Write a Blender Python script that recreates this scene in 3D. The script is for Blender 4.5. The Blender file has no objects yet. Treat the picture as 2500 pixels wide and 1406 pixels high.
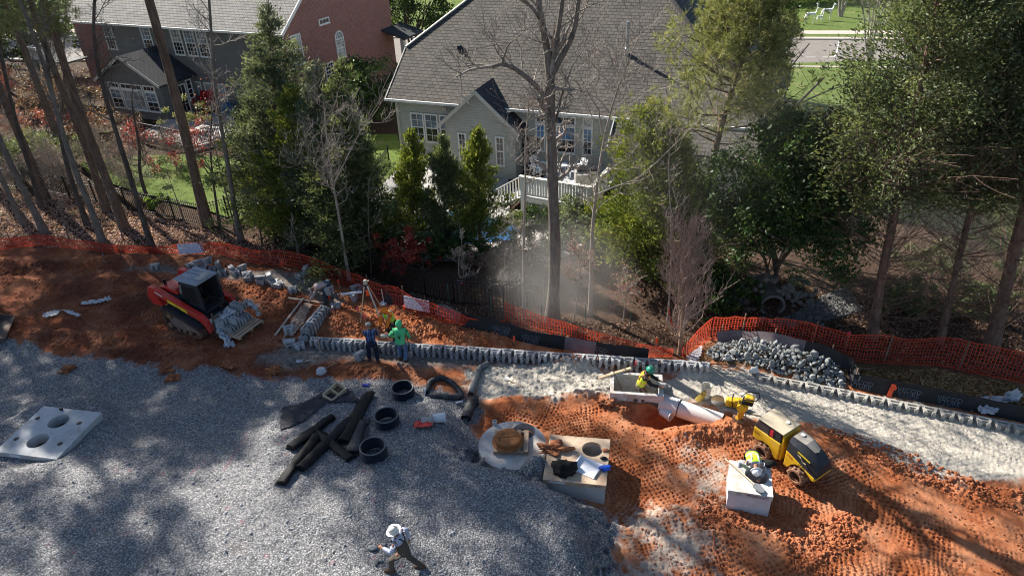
import bpy, bmesh, math, random
import numpy as np
from mathutils import Vector, Matrix, Euler

# ---------------------------------------------------------------- camera, sky, sun, exposure
SC = bpy.context.scene
COL = SC.collection
R_ = math.radians
CAM_H, PITCH, ROLL, FPX = 14.5, R_(31.5), R_(2.2), 1700.0
_F = np.array([0, math.cos(PITCH), -math.sin(PITCH)])
_R0 = np.array([1.0, 0, 0]); _U0 = np.array([0, math.sin(PITCH), math.cos(PITCH)])
_R = math.cos(ROLL) * _R0 - math.sin(ROLL) * _U0
_U = math.cos(ROLL) * _U0 + math.sin(ROLL) * _R0
_C = np.array([0, 0, CAM_H])
cam_d = bpy.data.cameras.new('camera')
cam_d.sensor_width = 36.0; cam_d.lens = FPX / 2500 * 36.0
cam_d.clip_start = 0.1; cam_d.clip_end = 2000
cam = bpy.data.objects.new('camera', cam_d); COL.objects.link(cam)
cam.matrix_world = Matrix(((_R[0], _U[0], -_F[0], 0), (_R[1], _U[1], -_F[1], 0), (_R[2], _U[2], -_F[2], CAM_H), (0, 0, 0, 1)))
SC.camera = cam

SUN_EL = R_(34)
SUN_H = Vector((-0.69, 0.724, 0)).normalized()          # horizontal direction towards the sun
SUN_V = (SUN_H * math.cos(SUN_EL) + Vector((0, 0, math.sin(SUN_EL)))).normalized()
w = bpy.data.worlds.new('World'); SC.world = w; w.use_nodes = True
nt = w.node_tree
bg = nt.nodes.get('Background') or nt.nodes.new('ShaderNodeBackground')
sky = nt.nodes.new('ShaderNodeTexSky'); sky.sky_type = 'NISHITA'; sky.sun_disc = False
sky.sun_elevation = SUN_EL
sky.sun_rotation = math.atan2(SUN_H.x, SUN_H.y)
sky.air_density = 1.0; sky.dust_density = 0.6; sky.ozone_density = 1.2
nt.links.new(sky.outputs[0], bg.inputs[0]); bg.inputs[1].default_value = 0.06
sun_d = bpy.data.lights.new('sun', 'SUN'); sun_d.energy = 5.0; sun_d.angle = R_(0.53); sun_d.color = (1.0, 0.93, 0.83)
sun = bpy.data.objects.new('sun', sun_d); COL.objects.link(sun)
sun.rotation_euler = SUN_V.to_track_quat('Z', 'Y').to_euler()
SC.view_settings.view_transform = 'Standard'; SC.view_settings.look = 'None'
SC.view_settings.gamma = 1.0; SC.view_settings.use_curve_mapping = False
SC.view_settings.exposure = 1.22
SC.render.engine = 'CYCLES'
SC.cycles.use_denoising = True; SC.cycles.pixel_filter_type = 'BLACKMAN_HARRIS'; SC.cycles.filter_width = 1.05
SC.cycles.max_bounces = 6; SC.cycles.diffuse_bounces = 3; SC.cycles.glossy_bounces = 2
SC.cycles.transmission_bounces = 3; SC.cycles.transparent_max_bounces = 8; SC.cycles.volume_bounces = 1
SC.cycles.caustics_reflective = False; SC.cycles.caustics_refractive = False
SC.cycles.sample_clamp_indirect = 4.0

# ---------------------------------------------------------------- where a ray of the photograph meets the place
def ray(x, y): return _F * FPX + _R * (x - 1250) - _U * (y - 703)
def P(x, y, z=0.0):
    d = ray(x, y); return _C + d * ((z - CAM_H) / d[2])
def PL(x, y, Y):
    d = ray(x, y); return _C + d * (Y / d[1])
def onplane(x, y, O, u):
    d = ray(x, y); n = np.array([-u[1], u[0], 0.0]); t = ((np.asarray(O) - _C) @ n) / (d @ n); p = _C + d * t
    return (p - O) @ np.asarray(u), p[2]

# ---------------------------------------------------------------- noise
def _hash(ix, iy, seed):
    h = (ix.astype(np.int64) * 374761393 + iy.astype(np.int64) * 668265263 + seed * 974634757) & 0xffffffff
    h = ((h ^ (h >> 13)) * 1274126177) & 0xffffffff
    return ((h ^ (h >> 16)) & 0xffff).astype(np.float32) / 65535.0
def vnoise(x, y, seed=0):
    fx = np.floor(x); fy = np.floor(y); ix = fx.astype(np.int64); iy = fy.astype(np.int64)
    tx = (x - fx).astype(np.float32); ty = (y - fy).astype(np.float32)
    tx = tx * tx * (3 - 2 * tx); ty = ty * ty * (3 - 2 * ty)
    a = _hash(ix, iy, seed); b = _hash(ix + 1, iy, seed); c = _hash(ix, iy + 1, seed); d = _hash(ix + 1, iy + 1, seed)
    return (a + (b - a) * tx) * (1 - ty) + (c + (d - c) * tx) * ty
def fbm(x, y, octv=4, seed=0):
    s = 0.0; a = 0.5; f = 1.0
    for o in range(octv):
        s = s + a * (vnoise(x * f, y * f, seed + o * 17) - 0.5); a *= 0.5; f *= 2.03
    return s * 2.0
def sstep(a, b, x):
    t = np.clip((x - a) / (b - a), 0, 1); return t * t * (3 - 2 * t)

# ---------------------------------------------------------------- mesh helpers
def mesh_np(name, v, f, mat, parent=None, smooth=False, loc=None):
    v = np.asarray(v, np.float32).reshape(-1, 3); f = np.asarray(f, np.int32); k = f.shape[1]
    me = bpy.data.meshes.new(name); me.vertices.add(len(v)); me.vertices.foreach_set('co', v.ravel())
    me.loops.add(f.size); me.loops.foreach_set('vertex_index', f.ravel())
    me.polygons.add(len(f)); me.polygons.foreach_set('loop_start', np.arange(0, f.size, k, dtype=np.int32))
    if smooth: me.polygons.foreach_set('use_smooth', np.ones(len(f), bool))
    me.update(calc_edges=True)
    if mat is not None: me.materials.append(mat)
    return link(name, me, parent, loc)
def compact(v, f):
    u, inv = np.unique(f, return_inverse=True); return np.asarray(v)[u], inv.reshape(np.asarray(f).shape)
def link(name, me, parent=None, loc=None):
    o = bpy.data.objects.new(name, me); COL.objects.link(o)
    if parent is not None: o.parent = parent
    if loc is not None: o.location = loc
    return o
def frame_of(d):
    d = Vector(d).normalized(); a = Vector((0, 0, 1)) if abs(d.z) < 0.95 else Vector((1, 0, 0))
    s = d.cross(a).normalized(); return d, s, s.cross(d).normalized()
class MB:
    """collects simple shapes into one mesh"""
    def __init__(s): s.v = []; s.f = []; s.mi = []; s.cur = 0
    def mat(s, i): s.cur = i; return s
    def add(s, vs, fs):
        b = len(s.v); s.v += [tuple(p) for p in vs]
        for q in fs: s.f.append([i + b for i in q]); s.mi.append(s.cur)
        return s
    def box(s, c, d, rz=0.0, rot=None, taper=1.0):
        m = rot if rot is not None else Matrix.Rotation(rz, 3, 'Z'); hx, hy, hz = d[0] / 2, d[1] / 2, d[2] / 2
        vs = []
        for z, t in ((-hz, 1.0), (hz, taper)):
            for x, y in ((-hx, -hy), (hx, -hy), (hx, hy), (-hx, hy)):
                vs.append(Vector(c) + m @ Vector((x * t, y * t, z)))
        return s.add(vs, [(3, 2, 1, 0), (4, 5, 6, 7), (0, 1, 5, 4), (1, 2, 6, 5), (2, 3, 7, 6), (3, 0, 4, 7)])
    def bar(s, a, b, w, h=None):
        a = Vector(a); b = Vector(b); d, q, u = frame_of(b - a); h = h or w
        vs = [p + q * (w / 2 * i) + u * (h / 2 * j) for p in (a, b) for i, j in ((-1, -1), (1, -1), (1, 1), (-1, 1))]
        return s.add(vs, [(0, 1, 2, 3), (7, 6, 5, 4), (0, 4, 5, 1), (1, 5, 6, 2), (2, 6, 7, 3), (3, 7, 4, 0)])
    def tube(s, pts, rad, n=8, cap=True):
        pts = [Vector(p) for p in pts]; m = len(pts)
        rad = [rad] * m if isinstance(rad, (int, float)) else list(rad)
        vs = []; ref = None
        for i, p in enumerate(pts):
            d = (pts[min(i + 1, m - 1)] - pts[max(i - 1, 0)])
            d = d.normalized() if d.length > 1e-9 else Vector((0, 0, 1))
            if ref is None: _, q, u = frame_of(d)
            else:
                q = (ref - d * ref.dot(d))
                q = q.normalized() if q.length > 1e-6 else frame_of(d)[1]
                u = d.cross(q)
            ref = q
            for k in range(n):
                a = 2 * math.pi * k / n; vs.append(p + (q * math.cos(a) + u * math.sin(a)) * rad[i])
        fs = [(i * n + k, i * n + (k + 1) % n, (i + 1) * n + (k + 1) % n, (i + 1) * n + k) for i in range(m - 1) for k in range(n)]
        if cap: fs += [tuple(range(n - 1, -1, -1)), tuple(range((m - 1) * n, m * n))]
        return s.add(vs, fs)
    def lathe(s, prof, n=24, c=(0, 0, 0), rot=None, closed=False, arc=1.0):
        vs = []; m = len(prof); full = arc >= 0.999; nn = n if full else n + 1
        for k in range(nn):
            a = 2 * math.pi * arc * k / n
            for r, z in prof:
                p = Vector((r * math.cos(a), r * math.sin(a), z)); vs.append(Vector(c) + (rot @ p if rot is not None else p))
        fs = []
        for k in range(n):
            k2 = (k + 1) % nn
            for i in range(m if closed else m - 1):
                i2 = (i + 1) % m; fs.append((k * m + i, k2 * m + i, k2 * m + i2, k * m + i2))
        return s.add(vs, fs)
    def prism(s, poly, z0, z1, tf=None):
        n = len(poly); tf = tf or (lambda x, y, z: (x, y, z))
        vs = [tf(x, y, z0) for x, y in poly] + [tf(x, y, z1) for x, y in poly]
        return s.add(vs, [tuple(range(n - 1, -1, -1)), tuple(range(n, 2 * n))] + [(i, (i + 1) % n, n + (i + 1) % n, n + i) for i in range(n)])
    def loft(s, rings, cap=True):
        n = len(rings[0]); vs = [p for r in rings for p in r]
        fs = [(i * n + k, i * n + (k + 1) % n, (i + 1) * n + (k + 1) % n, (i + 1) * n + k) for i in range(len(rings) - 1) for k in range(n)]
        if cap: fs += [tuple(range(n - 1, -1, -1)), tuple(range((len(rings) - 1) * n, len(rings) * n))]
        return s.add(vs, fs)
    def mesh(s, name, mats, smooth=False, bevel=0.0, seg=2):
        me = bpy.data.meshes.new(name); me.from_pydata([tuple(p) for p in s.v], [], s.f)
        for m in (mats if isinstance(mats, (list, tuple)) else [mats]): me.materials.append(m)
        if max(s.mi, default=0) > 0: me.polygons.foreach_set('material_index', s.mi)
        bm = bmesh.new(); bm.from_mesh(me)
        if bevel > 0:
            bmesh.ops.remove_doubles(bm, verts=bm.verts, dist=1e-5)
            ed = [e for e in bm.edges if len(e.link_faces) == 2 and e.calc_face_angle(0) > 0.5]
            bmesh.ops.bevel(bm, geom=ed, offset=bevel, segments=seg, profile=0.5, affect='EDGES', clamp_overlap=True)
        bmesh.ops.recalc_face_normals(bm, faces=bm.faces)
        bm.to_mesh(me); bm.free()
        if smooth:
            me.polygons.foreach_set('use_smooth', np.ones(len(me.polygons), bool))
            try: me.set_sharp_from_angle(angle=R_(40 if smooth is True else smooth))
            except Exception: pass
        me.update(); return me
    def build(s, name, mats, parent=None, loc=None, smooth=False, bevel=0.0, seg=2):
        return link(name, s.mesh(name, mats, smooth, bevel, seg), parent, loc)
def tag(o, label=None, cat=None, group=None, kind=None):
    for k, v in (('label', label), ('category', cat), ('group', group), ('kind', kind)):
        if v: o[k] = v
    return o
def thing(name, label, cat, loc=(0, 0, 0), rz=0.0, group=None):
    o = bpy.data.objects.new(name, None); COL.objects.link(o); o.empty_display_size = 0.2
    o.location = loc; o.rotation_euler = (0, 0, rz)
    return tag(o, label, cat, group)
def copy_tree(o, parent=None):
    c = o.copy(); COL.objects.link(c); c.parent = parent
    for ch in o.children: copy_tree(ch, c)
    return c
_TXT = {}
def _font_mesh(s, space):
    cu = bpy.data.curves.new('lettering', 'FONT'); cu.body = s; cu.size = 1.0; cu.extrude = 0.0; cu.align_x = 'CENTER'; cu.align_y = 'CENTER'; cu.space_character = space; cu.resolution_u = 2
    o = bpy.data.objects.new('lettering', cu); COL.objects.link(o); dg = bpy.context.evaluated_depsgraph_get(); me = bpy.data.meshes.new_from_object(o.evaluated_get(dg))
    bpy.data.objects.remove(o); bpy.data.curves.remove(cu); return me
for _s in ('TREE PROTECTION AREA', 'DO NOT ENTER', 'ZONA DE PROTECCION', 'PARA ARBOLES NO ENTRE', 'VECOD', 'VTURE', 'SVL', '97-2', 'BOMAG', 'JMS', 'MB', '8500', 'PROPOSED', 'PREMIER', 'RENTAL', '11', 'NTF', 'CB'):
    _TXT[_s] = _font_mesh(_s, 1.0)
def text(name, s, size, mat, parent, loc, rot, ext=0.002, align='CENTER', shear=0.0, space=1.0):
    me = _TXT[s].copy(); me.materials.clear(); me.materials.append(mat); o = bpy.data.objects.new(name, me); COL.objects.link(o); o.parent = parent
    o.location = loc; o.rotation_euler = rot; o.scale = (size * space, size, size); return o

# ---------------------------------------------------------------- materials
class NT:
    def __init__(s, name):
        s.m = bpy.data.materials.new(name); s.m.use_nodes = True; s.t = s.m.node_tree; s.t.nodes.clear()
        s.out = s.t.nodes.new('ShaderNodeOutputMaterial')
    def n(s, typ, **kw):
        nd = s.t.nodes.new('ShaderNode' + typ)
        for k, v in kw.items(): setattr(nd, k, v)
        return nd
    def l(s, a, b): s.t.links.new(a, b)
    def sv(s, sock, v):
        if isinstance(v, bpy.types.NodeSocket): s.l(v, sock)
        elif isinstance(v, (tuple, list)): sock.default_value = tuple(v) + ((1.0,) if len(v) == 3 and len(sock.default_value) == 4 else ())
        else: sock.default_value = v
    def mix(s, fac, a, b, blend='MIX'):
        nd = s.n('MixRGB', blend_type=blend); s.sv(nd.inputs[0], fac); s.sv(nd.inputs[1], a); s.sv(nd.inputs[2], b); return nd.outputs[0]
    def math(s, op, a, b=0.0, clamp=False):
        nd = s.n('Math', operation=op, use_clamp=clamp); s.sv(nd.inputs[0], a); s.sv(nd.inputs[1], b); return nd.outputs[0]
    def ramp(s, fac, *stops):
        nd = s.n('ValToRGB'); e = nd.color_ramp.elements
        while len(e) < len(stops): e.new(0.5)
        for i, (p, c) in enumerate(stops):
            e[i].position = p; c = c if isinstance(c, (tuple, list)) else (c, c, c); e[i].color = tuple(c) + (1.0,) * (4 - len(c))
        s.l(fac, nd.inputs[0]); return nd.outputs[0]
    def coord(s, which='Object', scale=None, rot=None):
        c = s.n('TexCoord').outputs[which]
        if scale is not None or rot is not None:
            mp = s.n('Mapping'); s.l(c, mp.inputs[0])
            if scale is not None: mp.inputs['Scale'].default_value = scale if isinstance(scale, (tuple, list)) else (scale,) * 3
            if rot is not None: mp.inputs['Rotation'].default_value = rot
            c = mp.outputs[0]
        return c
    def noise(s, vec, scale, detail=3, rough=0.55, dist=0.0):
        nd = s.n('TexNoise'); s.l(vec, nd.inputs['Vector']); nd.inputs['Scale'].default_value = scale
        nd.inputs['Detail'].default_value = detail; nd.inputs['Roughness'].default_value = rough; nd.inputs['Distortion'].default_value = dist
        return nd.outputs['Fac']
    def voro(s, vec, scale, feature='F1', out='Distance', rand=1.0):
        nd = s.n('TexVoronoi', feature=feature); s.l(vec, nd.inputs['Vector']); nd.inputs['Scale'].default_value = scale
        nd.inputs['Randomness'].default_value = rand; return nd.outputs[out]
    def attr(s, name, out='Color'):
        nd = s.n('Attribute'); nd.attribute_name = name; return nd.outputs[out]
    def bump(s, h, dist=0.02, strength=1.0, normal=None):
        nd = s.n('Bump'); s.l(h, nd.inputs['Height']); nd.inputs['Distance'].default_value = dist; nd.inputs['Strength'].default_value = strength
        if normal is not None: s.l(normal, nd.inputs['Normal'])
        return nd.outputs[0]
    def bsdf(s, col, rough=0.8, metal=0.0, spec=0.3, normal=None, alpha=None, trans=None):
        b = s.n('BsdfPrincipled'); s.sv(b.inputs['Base Color'], col); s.sv(b.inputs['Roughness'], rough); s.sv(b.inputs['Metallic'], metal)
        s.sv(b.inputs['Specular IOR Level'], spec)
        if normal is not None: s.l(normal, b.inputs['Normal'])
        if alpha is not None: s.sv(b.inputs['Alpha'], alpha)
        sh = b.outputs[0]
        if trans is not None:
            tr = s.n('BsdfTranslucent'); s.sv(tr.inputs[0], trans[0]); mx = s.n('MixShader'); s.sv(mx.inputs[0], trans[1])
            s.l(sh, mx.inputs[1]); s.l(tr.outputs[0], mx.inputs[2]); sh = mx.outputs[0]
        s.l(sh, s.out.inputs[0]); return s.m
_MC = {}
def mat(name, col, rough=0.75, metal=0.0, var=0.18, sc=3.0, bump=0.0, bsc=30.0, spec=0.3, dirt=None, damt=0.5, dsc=2.5, rnd=0.0, coords='Object'):
    """plain painted, cast or sawn surface: base colour with uneven tone, optional dust or mud in patches and fine relief"""
    if name in _MC: return _MC[name]
    t = NT(name); c = t.coord(coords)
    n1 = t.noise(c, sc, 5, 0.6); a = tuple(x * (1 - var) for x in col); b = tuple(min(1, x * (1 + var)) for x in col)
    k = t.mix(t.ramp(n1, (0.3, 0), (0.7, 1)), a, b)
    if rnd:
        r = t.n('ObjectInfo').outputs['Random']
        k = t.mix(1.0, k, t.ramp(r, (0, 1 - rnd), (1, 1 + rnd * 0.4)), 'MULTIPLY')
    ro = rough
    if dirt is not None:
        d = t.ramp(t.noise(c, dsc, 6, 0.65, 0.4), (0.62 - 0.35 * damt, 0), (0.85 - 0.25 * damt, 1))
        k = t.mix(t.math('MULTIPLY', d, min(1.0, 0.4 + damt)), k, dirt)
        ro = t.mix(d, (rough,) * 3, (0.9,) * 3)
    nm = t.bump(t.noise(c, bsc, 4, 0.6), bump) if bump else None
    _MC[name] = t.bsdf(k, ro, metal, spec, nm); return _MC[name]
def ev(seed): return random.Random(seed)
# ================================================================ GROUND OF THE SITE
def proj(p):
    q = np.asarray(p, float) - _C; wv = q @ _F
    return 1250 + FPX * (q @ _R) / wv, 703 - FPX * (q @ _U) / wv
_edge = np.array([P(*p, 0.35)[:2] for p in ((1172, 985), (1165, 1075), (1235, 1150), (1325, 1178), (1478, 1240), (1497, 1300), (1520, 1400), (1540, 1480))])
_edge = _edge[np.argsort(_edge[:, 1])]
_MOUNDS = [(900, 795, 1.5, .6, .34), (1060, 805, 1.4, .5, .34), (1010, 765, 1.3, .6, .26), (1180, 830, 1.2, .4, .2), (830, 790, .7, .6, .2),
           (1300, 985, 1.2, .3, .24), (1420, 968, .6, .28, .26), (1220, 1000, .7, .35, .18),
           (1690, 1062, .75, .33, .3), (1790, 1045, .6, .3, .2), (1400, 893, .85, .3, .42), (1690, 912, .7, .3, .22), (1640, 900, .5, .25, .2),
           (1870, 875, 1.5, .75, .42), (1990, 905, 1.0, .5, .34), (180, 820, 2.2, .35, .2), (600, 880, 2.4, .35, .18), (480, 890, 1.2, .3, .12),
           (1330, 940, 1.3, .3, .14), (1250, 962, .9, .22, .1), (1400, 950, .7, .25, .12), (310, 640, 2.4, .45, .34), (500, 642, 1.8, .45, .3), (700, 670, 1.6, .5, .2),
           (1890, 735, 1.6, .9, .75), (640, 800, .8, .5, .14), (250, 690, 1.0, .4, .12), (60, 690, 1.2, .5, .2), (2290, 1120, 2.2, .3, .12), (2080, 1085, 1.3, .22, .12),
           (1640, 1260, .7, .35, .12), (1800, 1300, .9, .35, .14), (2430, 1160, 1.2, .3, .14), (1312, 1172, .5, .42, .9), (1290, 1195, .55, .35, .16), (1400, 1225, .5, .3, .14), (1430, 1325, .5, .4, .34), (1400, 1400, .6, .4, .3), (1440, 1270, .4, .3, .2), (820, 905, 1.2, .3, .12), (1000, 905, 1.3, .3, .1)]
_MW = [(P(a, b)[0], P(a, b)[1], rx, ry, h) for a, b, rx, ry, h in _MOUNDS]
_PIT = [(P(1660, 1012), 1.05, .5, -.5), (P(1590, 1010), .7, .35, -.35)]
_FLAT = [(P(112, 1055, .5), .62, 1.35, 2.0), (P(1232, 1085, .3), .30, .55, 1.0)]
def macro(x, y):
    x = np.asarray(x, float); y = np.asarray(y, float)
    ex = np.interp(y, _edge[:, 1], _edge[:, 0])
    z = 1.12 * sstep(19.4, 11.2, y) * sstep(ex + .15, ex - 1.5, x)
    z = z - 0.25 * sstep(15.5, 10.0, y) * sstep(ex + 1.0, ex + 6.0, x)
    for cx, cy, rx, ry, h in _MW:
        d = ((x - cx) / rx) ** 2 + ((y - cy) / ry) ** 2
        z = z + h * np.exp(-d)
    for c, rx, ry, h in _PIT:
        d = np.sqrt(((x - c[0]) / rx) ** 2 + ((y - c[1]) / ry) ** 2)
        z = z + h * sstep(1.35, 0.7, d)
    z = z + 0.07 * fbm(x * .45, y * .45, 3, 5) * sstep(30, 26, y)
    for c, zf, r0, r1 in _FLAT:
        k = sstep(r1, r0, np.hypot(x - c[0], y - c[1])); z = z * (1 - k) + zf * k
    return z
def hz(x, y): return float(macro(x, y))
def G(px, py, dz=0.0):
    """the ground point under a pixel"""
    z = 0.0
    for _ in range(30):
        p = P(px, py, z); z += 0.5 * (hz(p[0], p[1]) - z)
    return Vector((p[0], p[1], hz(p[0], p[1]) + dz))
def GW(pts): return [tuple(G(a, b)[:2]) for a, b in pts]

FENCE_A = [(-120, 628), (0, 612), (110, 600), (260, 618), (380, 620), (480, 622), (600, 640), (700, 652), (780, 674), (850, 702), (930, 738), (1000, 765), (1070, 788), (1150, 800), (1235, 803)]
FENCE_B = [(1235, 803), (1330, 828), (1440, 852), (1550, 874), (1640, 872)]
FENCE_C = [(1665, 874), (1700, 852), (1735, 832), (1850, 828), (1960, 852), (2070, 884), (2150, 892), (2290, 897), (2400, 920), (2500, 942), (2620, 968), (2950, 1040)]
_site = GW([(-400, 650)] + FENCE_A[1:] + FENCE_B[1:] + FENCE_C[1:]) + [(24, 14.5), (24, 5), (-30, 5), (-30, 27)]
_gravel = GW([(-300, 820), (0, 832), (75, 836), (125, 868), (300, 880), (400, 902), (520, 905), (640, 925), (800, 925), (950, 930), (1080, 955), (1150, 972), (1175, 1000), (1163, 1075), (1225, 1150), (1290, 1150), (1318, 1115), (1335, 1120), (1335, 1175), (1478, 1240), (1500, 1300), (1482, 1345), (1520, 1406), (1540, 1480)]) + [(2, 6), (-30, 6)]
_dust = GW([(1120, 905), (1200, 890), (1330, 886), (1480, 905), (1500, 925), (1620, 925), (1740, 893), (1850, 908), (2100, 960), (2500, 1042), (2640, 1070), (2980, 1140), (2980, 1270), (2640, 1195), (2500, 1170), (2330, 1172), (2250, 1150), (2160, 1112), (2090, 1065), (1990, 1042), (1850, 1022), (1770, 1000), (1720, 985), (1640, 978), (1500, 966), (1440, 966), (1330, 978), (1240, 968), (1180, 978), (1150, 960)])
_dust2 = GW([(1560, 1280), (1640, 1262), (1690, 1300), (1700, 1406), (1560, 1406), (1600, 1340)])
_dust3 = GW([(1680, 1130), (1770, 1125), (1780, 1200), (1740, 1215), (1690, 1170)])
_grey = GW([(640, 880), (700, 830), (760, 840), (1000, 850), (1300, 885), (1700, 905), (1720, 925), (1500, 905), (1330, 890), (1150, 905), (1000, 890), (820, 880), (700, 905)])
_greys = GW([(290, 648), (420, 655), (600, 662), (720, 668), (790, 690), (840, 735), (800, 745), (740, 715), (640, 690), (480, 672), (300, 660)])
_straw = GW([(1650, 890), (1740, 835), (1960, 855), (2290, 897), (2640, 970), (2950, 1040), (2960, 1130), (2640, 1062), (2500, 1035), (2100, 952), (1850, 900), (1730, 885)])
_trackL = GW([(-200, 660), (0, 660), (200, 670), (420, 690), (620, 690), (720, 740), (700, 800), (560, 850), (300, 830), (0, 800), (-200, 800)])
_lump = [GW([(790, 760), (860, 745), (960, 745), (1100, 780), (1260, 830), (1250, 852), (1000, 830), (800, 815)]),
         GW([(640, 895), (760, 890), (900, 885), (1100, 920), (1100, 940), (900, 925), (660, 920)]),
         GW([(1640, 1020), (1720, 1010), (1830, 1050), (1830, 1075), (1700, 1085), (1620, 1050)]),
         GW([(1700, 1200), (1760, 1210), (1900, 1290), (2080, 1250), (2100, 1330), (1950, 1406), (1880, 1300), (1700, 1290)]),
         GW([(2010, 1040), (2200, 1100), (2420, 1190), (2500, 1200), (2500, 1260), (2300, 1200), (2050, 1095)]),
         GW([(-100, 630), (300, 632), (560, 650), (560, 668), (300, 660), (-100, 680)]),
         GW([(540, 690), (700, 695), (800, 760), (720, 800), (600, 740)]),
         GW([(0, 800), (560, 850), (660, 890), (600, 915), (300, 880), (120, 865), (60, 835), (0, 830)])]
_pads = GW([(1160, 990), (1480, 985), (1600, 1030), (1850, 1075), (2080, 1100), (2500, 1290), (2980, 1480), (2980, 1700), (1500, 1500), (1480, 1245), (1340, 1060), (1170, 1080)])

def signed(poly, X, Y):
    """distance to a polygon's outline, negative inside"""
    n = len(poly); d2 = np.full(X.shape, 1e9); ins = np.zeros(X.shape, bool)
    for i in range(n):
        x0, y0 = poly[i]; x1, y1 = poly[(i + 1) % n]; ex, ey = x1 - x0, y1 - y0
        t = np.clip(((X - x0) * ex + (Y - y0) * ey) / (ex * ex + ey * ey + 1e-9), 0, 1)
        d2 = np.minimum(d2, (X - x0 - t * ex) ** 2 + (Y - y0 - t * ey) ** 2)
        if y0 != y1: ins ^= ((y0 > Y) != (y1 > Y)) & (X < (x1 - x0) * (Y - y0) / (y1 - y0) + x0)
    return np.where(ins, -1, 1) * np.sqrt(d2)

GX0, GX1, GY0, GY1, ST = -25.0, 22.0, 8.5, 30.5, 0.025
NX = int(round((GX1 - GX0) / ST)) + 1; NY = int(round((GY1 - GY0) / ST)) + 1
xs = GX0 + np.arange(NX) * ST; ys = GY0 + np.arange(NY) * ST
cx_ = GX0 + np.arange(0, NX + 7, 8) * ST; cy_ = GY0 + np.arange(0, NY + 7, 8) * ST
CXX, CYY = np.meshgrid(cx_, cy_)
_ix = np.arange(NX) / 8.0; _ii = np.minimum(_ix.astype(int), len(cx_) - 2); _fx = (_ix - _ii).astype(np.float32)
_iy = np.arange(NY) / 8.0; _jj = np.minimum(_iy.astype(int), len(cy_) - 2); _fy = (_iy - _jj).astype(np.float32)[:, None]
def up(A):
    A = A.astype(np.float32); B = A[:, _ii] * (1 - _fx) + A[:, _ii + 1] * _fx
    return B[_jj] * (1 - _fy) + B[_jj + 1] * _fy
XX, YY = np.meshgrid(xs, ys)
N1 = fbm(XX * 1.6, YY * 1.6, 4, 3); N2 = fbm(XX * 7, YY * 7, 3, 9)
def mask(polys, wd=.12, amp=.25, amp2=.1):
    if isinstance(polys[0], tuple): polys = [polys]
    m = None
    for pl in polys:
        k = sstep(wd, -wd, up(signed(pl, CXX, CYY)) + amp * N1 + amp2 * N2); m = k if m is None else np.maximum(m, k)
    return m.astype(np.float32)
mS = mask(_site, .25, .3); mG = mask(_gravel, .12, .35, .2); mD = mask([_dust], .14, .3, .25)
_hp = P(1312, 1172); mG = np.maximum(mG, sstep(.85, .6, np.hypot((XX - _hp[0]), (YY - _hp[1])) + .25 * N1)).astype(np.float32)
mD = np.maximum(mD, .75 * mask([_dust2, _dust3], .5, .9, .8)); mY = np.maximum(mask([_grey], .35, .4), mask([_greys], .2, .3)); mR = mask([_straw], .2, .3)
mLump = mask(_lump, .3, .5); mTr = mask([_trackL], .3, .4); mPad = mask([_pads], .2, .4)
mL = 1 - mS
Z = up(macro(CXX, CYY))
n3 = fbm(XX * 4.2, YY * 4.2, 4, 21); n4 = fbm(XX * 13, YY * 13, 3, 33); n5 = fbm(XX * .9, YY * .9, 3, 41)
clods = np.maximum(0, .55 - np.abs(n3) * 2.2) * .10 + np.abs(n4) * .075 + np.maximum(0, n3) * .10
clay = mS * (1 - mG) * (1 - mD) * (1 - mY) * (1 - mR)
Z += mLump * (1 - mD * .7) * (1 - mG * .6) * clods * 1.25
Z += clay * (1 - mLump) * (n3 * .012 + n4 * .010)
# drum pads of the trench roller pressed into the clay and, more faintly, into the stone dust
wx = XX + .38 * n5 + .02 * N1; wy = YY + .38 * fbm(XX * .5 + 9, YY * .5, 2, 57) + .02 * N1
def pads(ang, pitch=.172):
    c, s = math.cos(ang), math.sin(ang); u = (wx * c + wy * s) * (2 * math.pi / pitch); v = (-wx * s + wy * c) * (2 * math.pi / pitch)
    return sstep(.12, .75, np.cos(u) * np.cos(v))
sel = sstep(-.1, .1, fbm(XX * .35, YY * .35, 2, 71))
pp = pads(.35) * sel + pads(-.5) * (1 - sel)
fade = sstep(-.22, .12, fbm(XX * .9, YY * .9, 4, 77) + .06)
Z -= mPad * clay * (1 - mLump) * pp * .050 * (.15 + .85 * fade)
Z -= mD * sstep(.2, .8, fbm(XX * .5, YY * .5, 2, 81) + .5) * pp * .016 * (XX > 4.5)
# grouser marks of the track loader, in lanes
un = (XX * .985 - YY * .17 + .35 * n5); vn = XX * .17 + YY * .985 + .3 * n5
lane = sstep(.25, .4, vnoise(vn * 1.9, un * .25, 91))
Z += mTr * clay * (1 - mLump * .7) * lane * np.maximum(-.2, np.sin(un * (2 * math.pi / .13) + 1.3 * np.sin(vn * 5))) * .030
rut = sstep(.55, .75, vnoise(vn * 1.4 + 3, un * .12, 97)); Z -= mTr * clay * rut * .05; Z += mTr * clay * (np.abs(n4) * .05 * sstep(.35, .6, vnoise(XX * .7, YY * .7, 203)) + n3 * .02)
mTr2 = mask([GW([(1690, 1290), (1790, 1290), (1830, 1406), (1700, 1406)])], .3, .4)
Z += mTr2 * clay * np.sin((XX * .3 + YY) * (2 * math.pi / .16)) * .022
Z += mG * (n4 * .022 + n3 * .03 + .05 * n5 * sstep(.0, .25, n5 + .1))
bank = mG * sstep(.9, .1, np.abs(XX - np.interp(YY, _edge[:, 1], _edge[:, 0]) + .5)) * (YY < 14.5)
Z += bank * (n3 * .36 + n5 * .2 + n4 * .10)
heap = np.exp(-(((XX - P(1400, 893)[0]) / 1.1) ** 2 + ((YY - P(1400, 893)[1]) / .4) ** 2)); Z += heap * np.abs(n4) * .12
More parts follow.
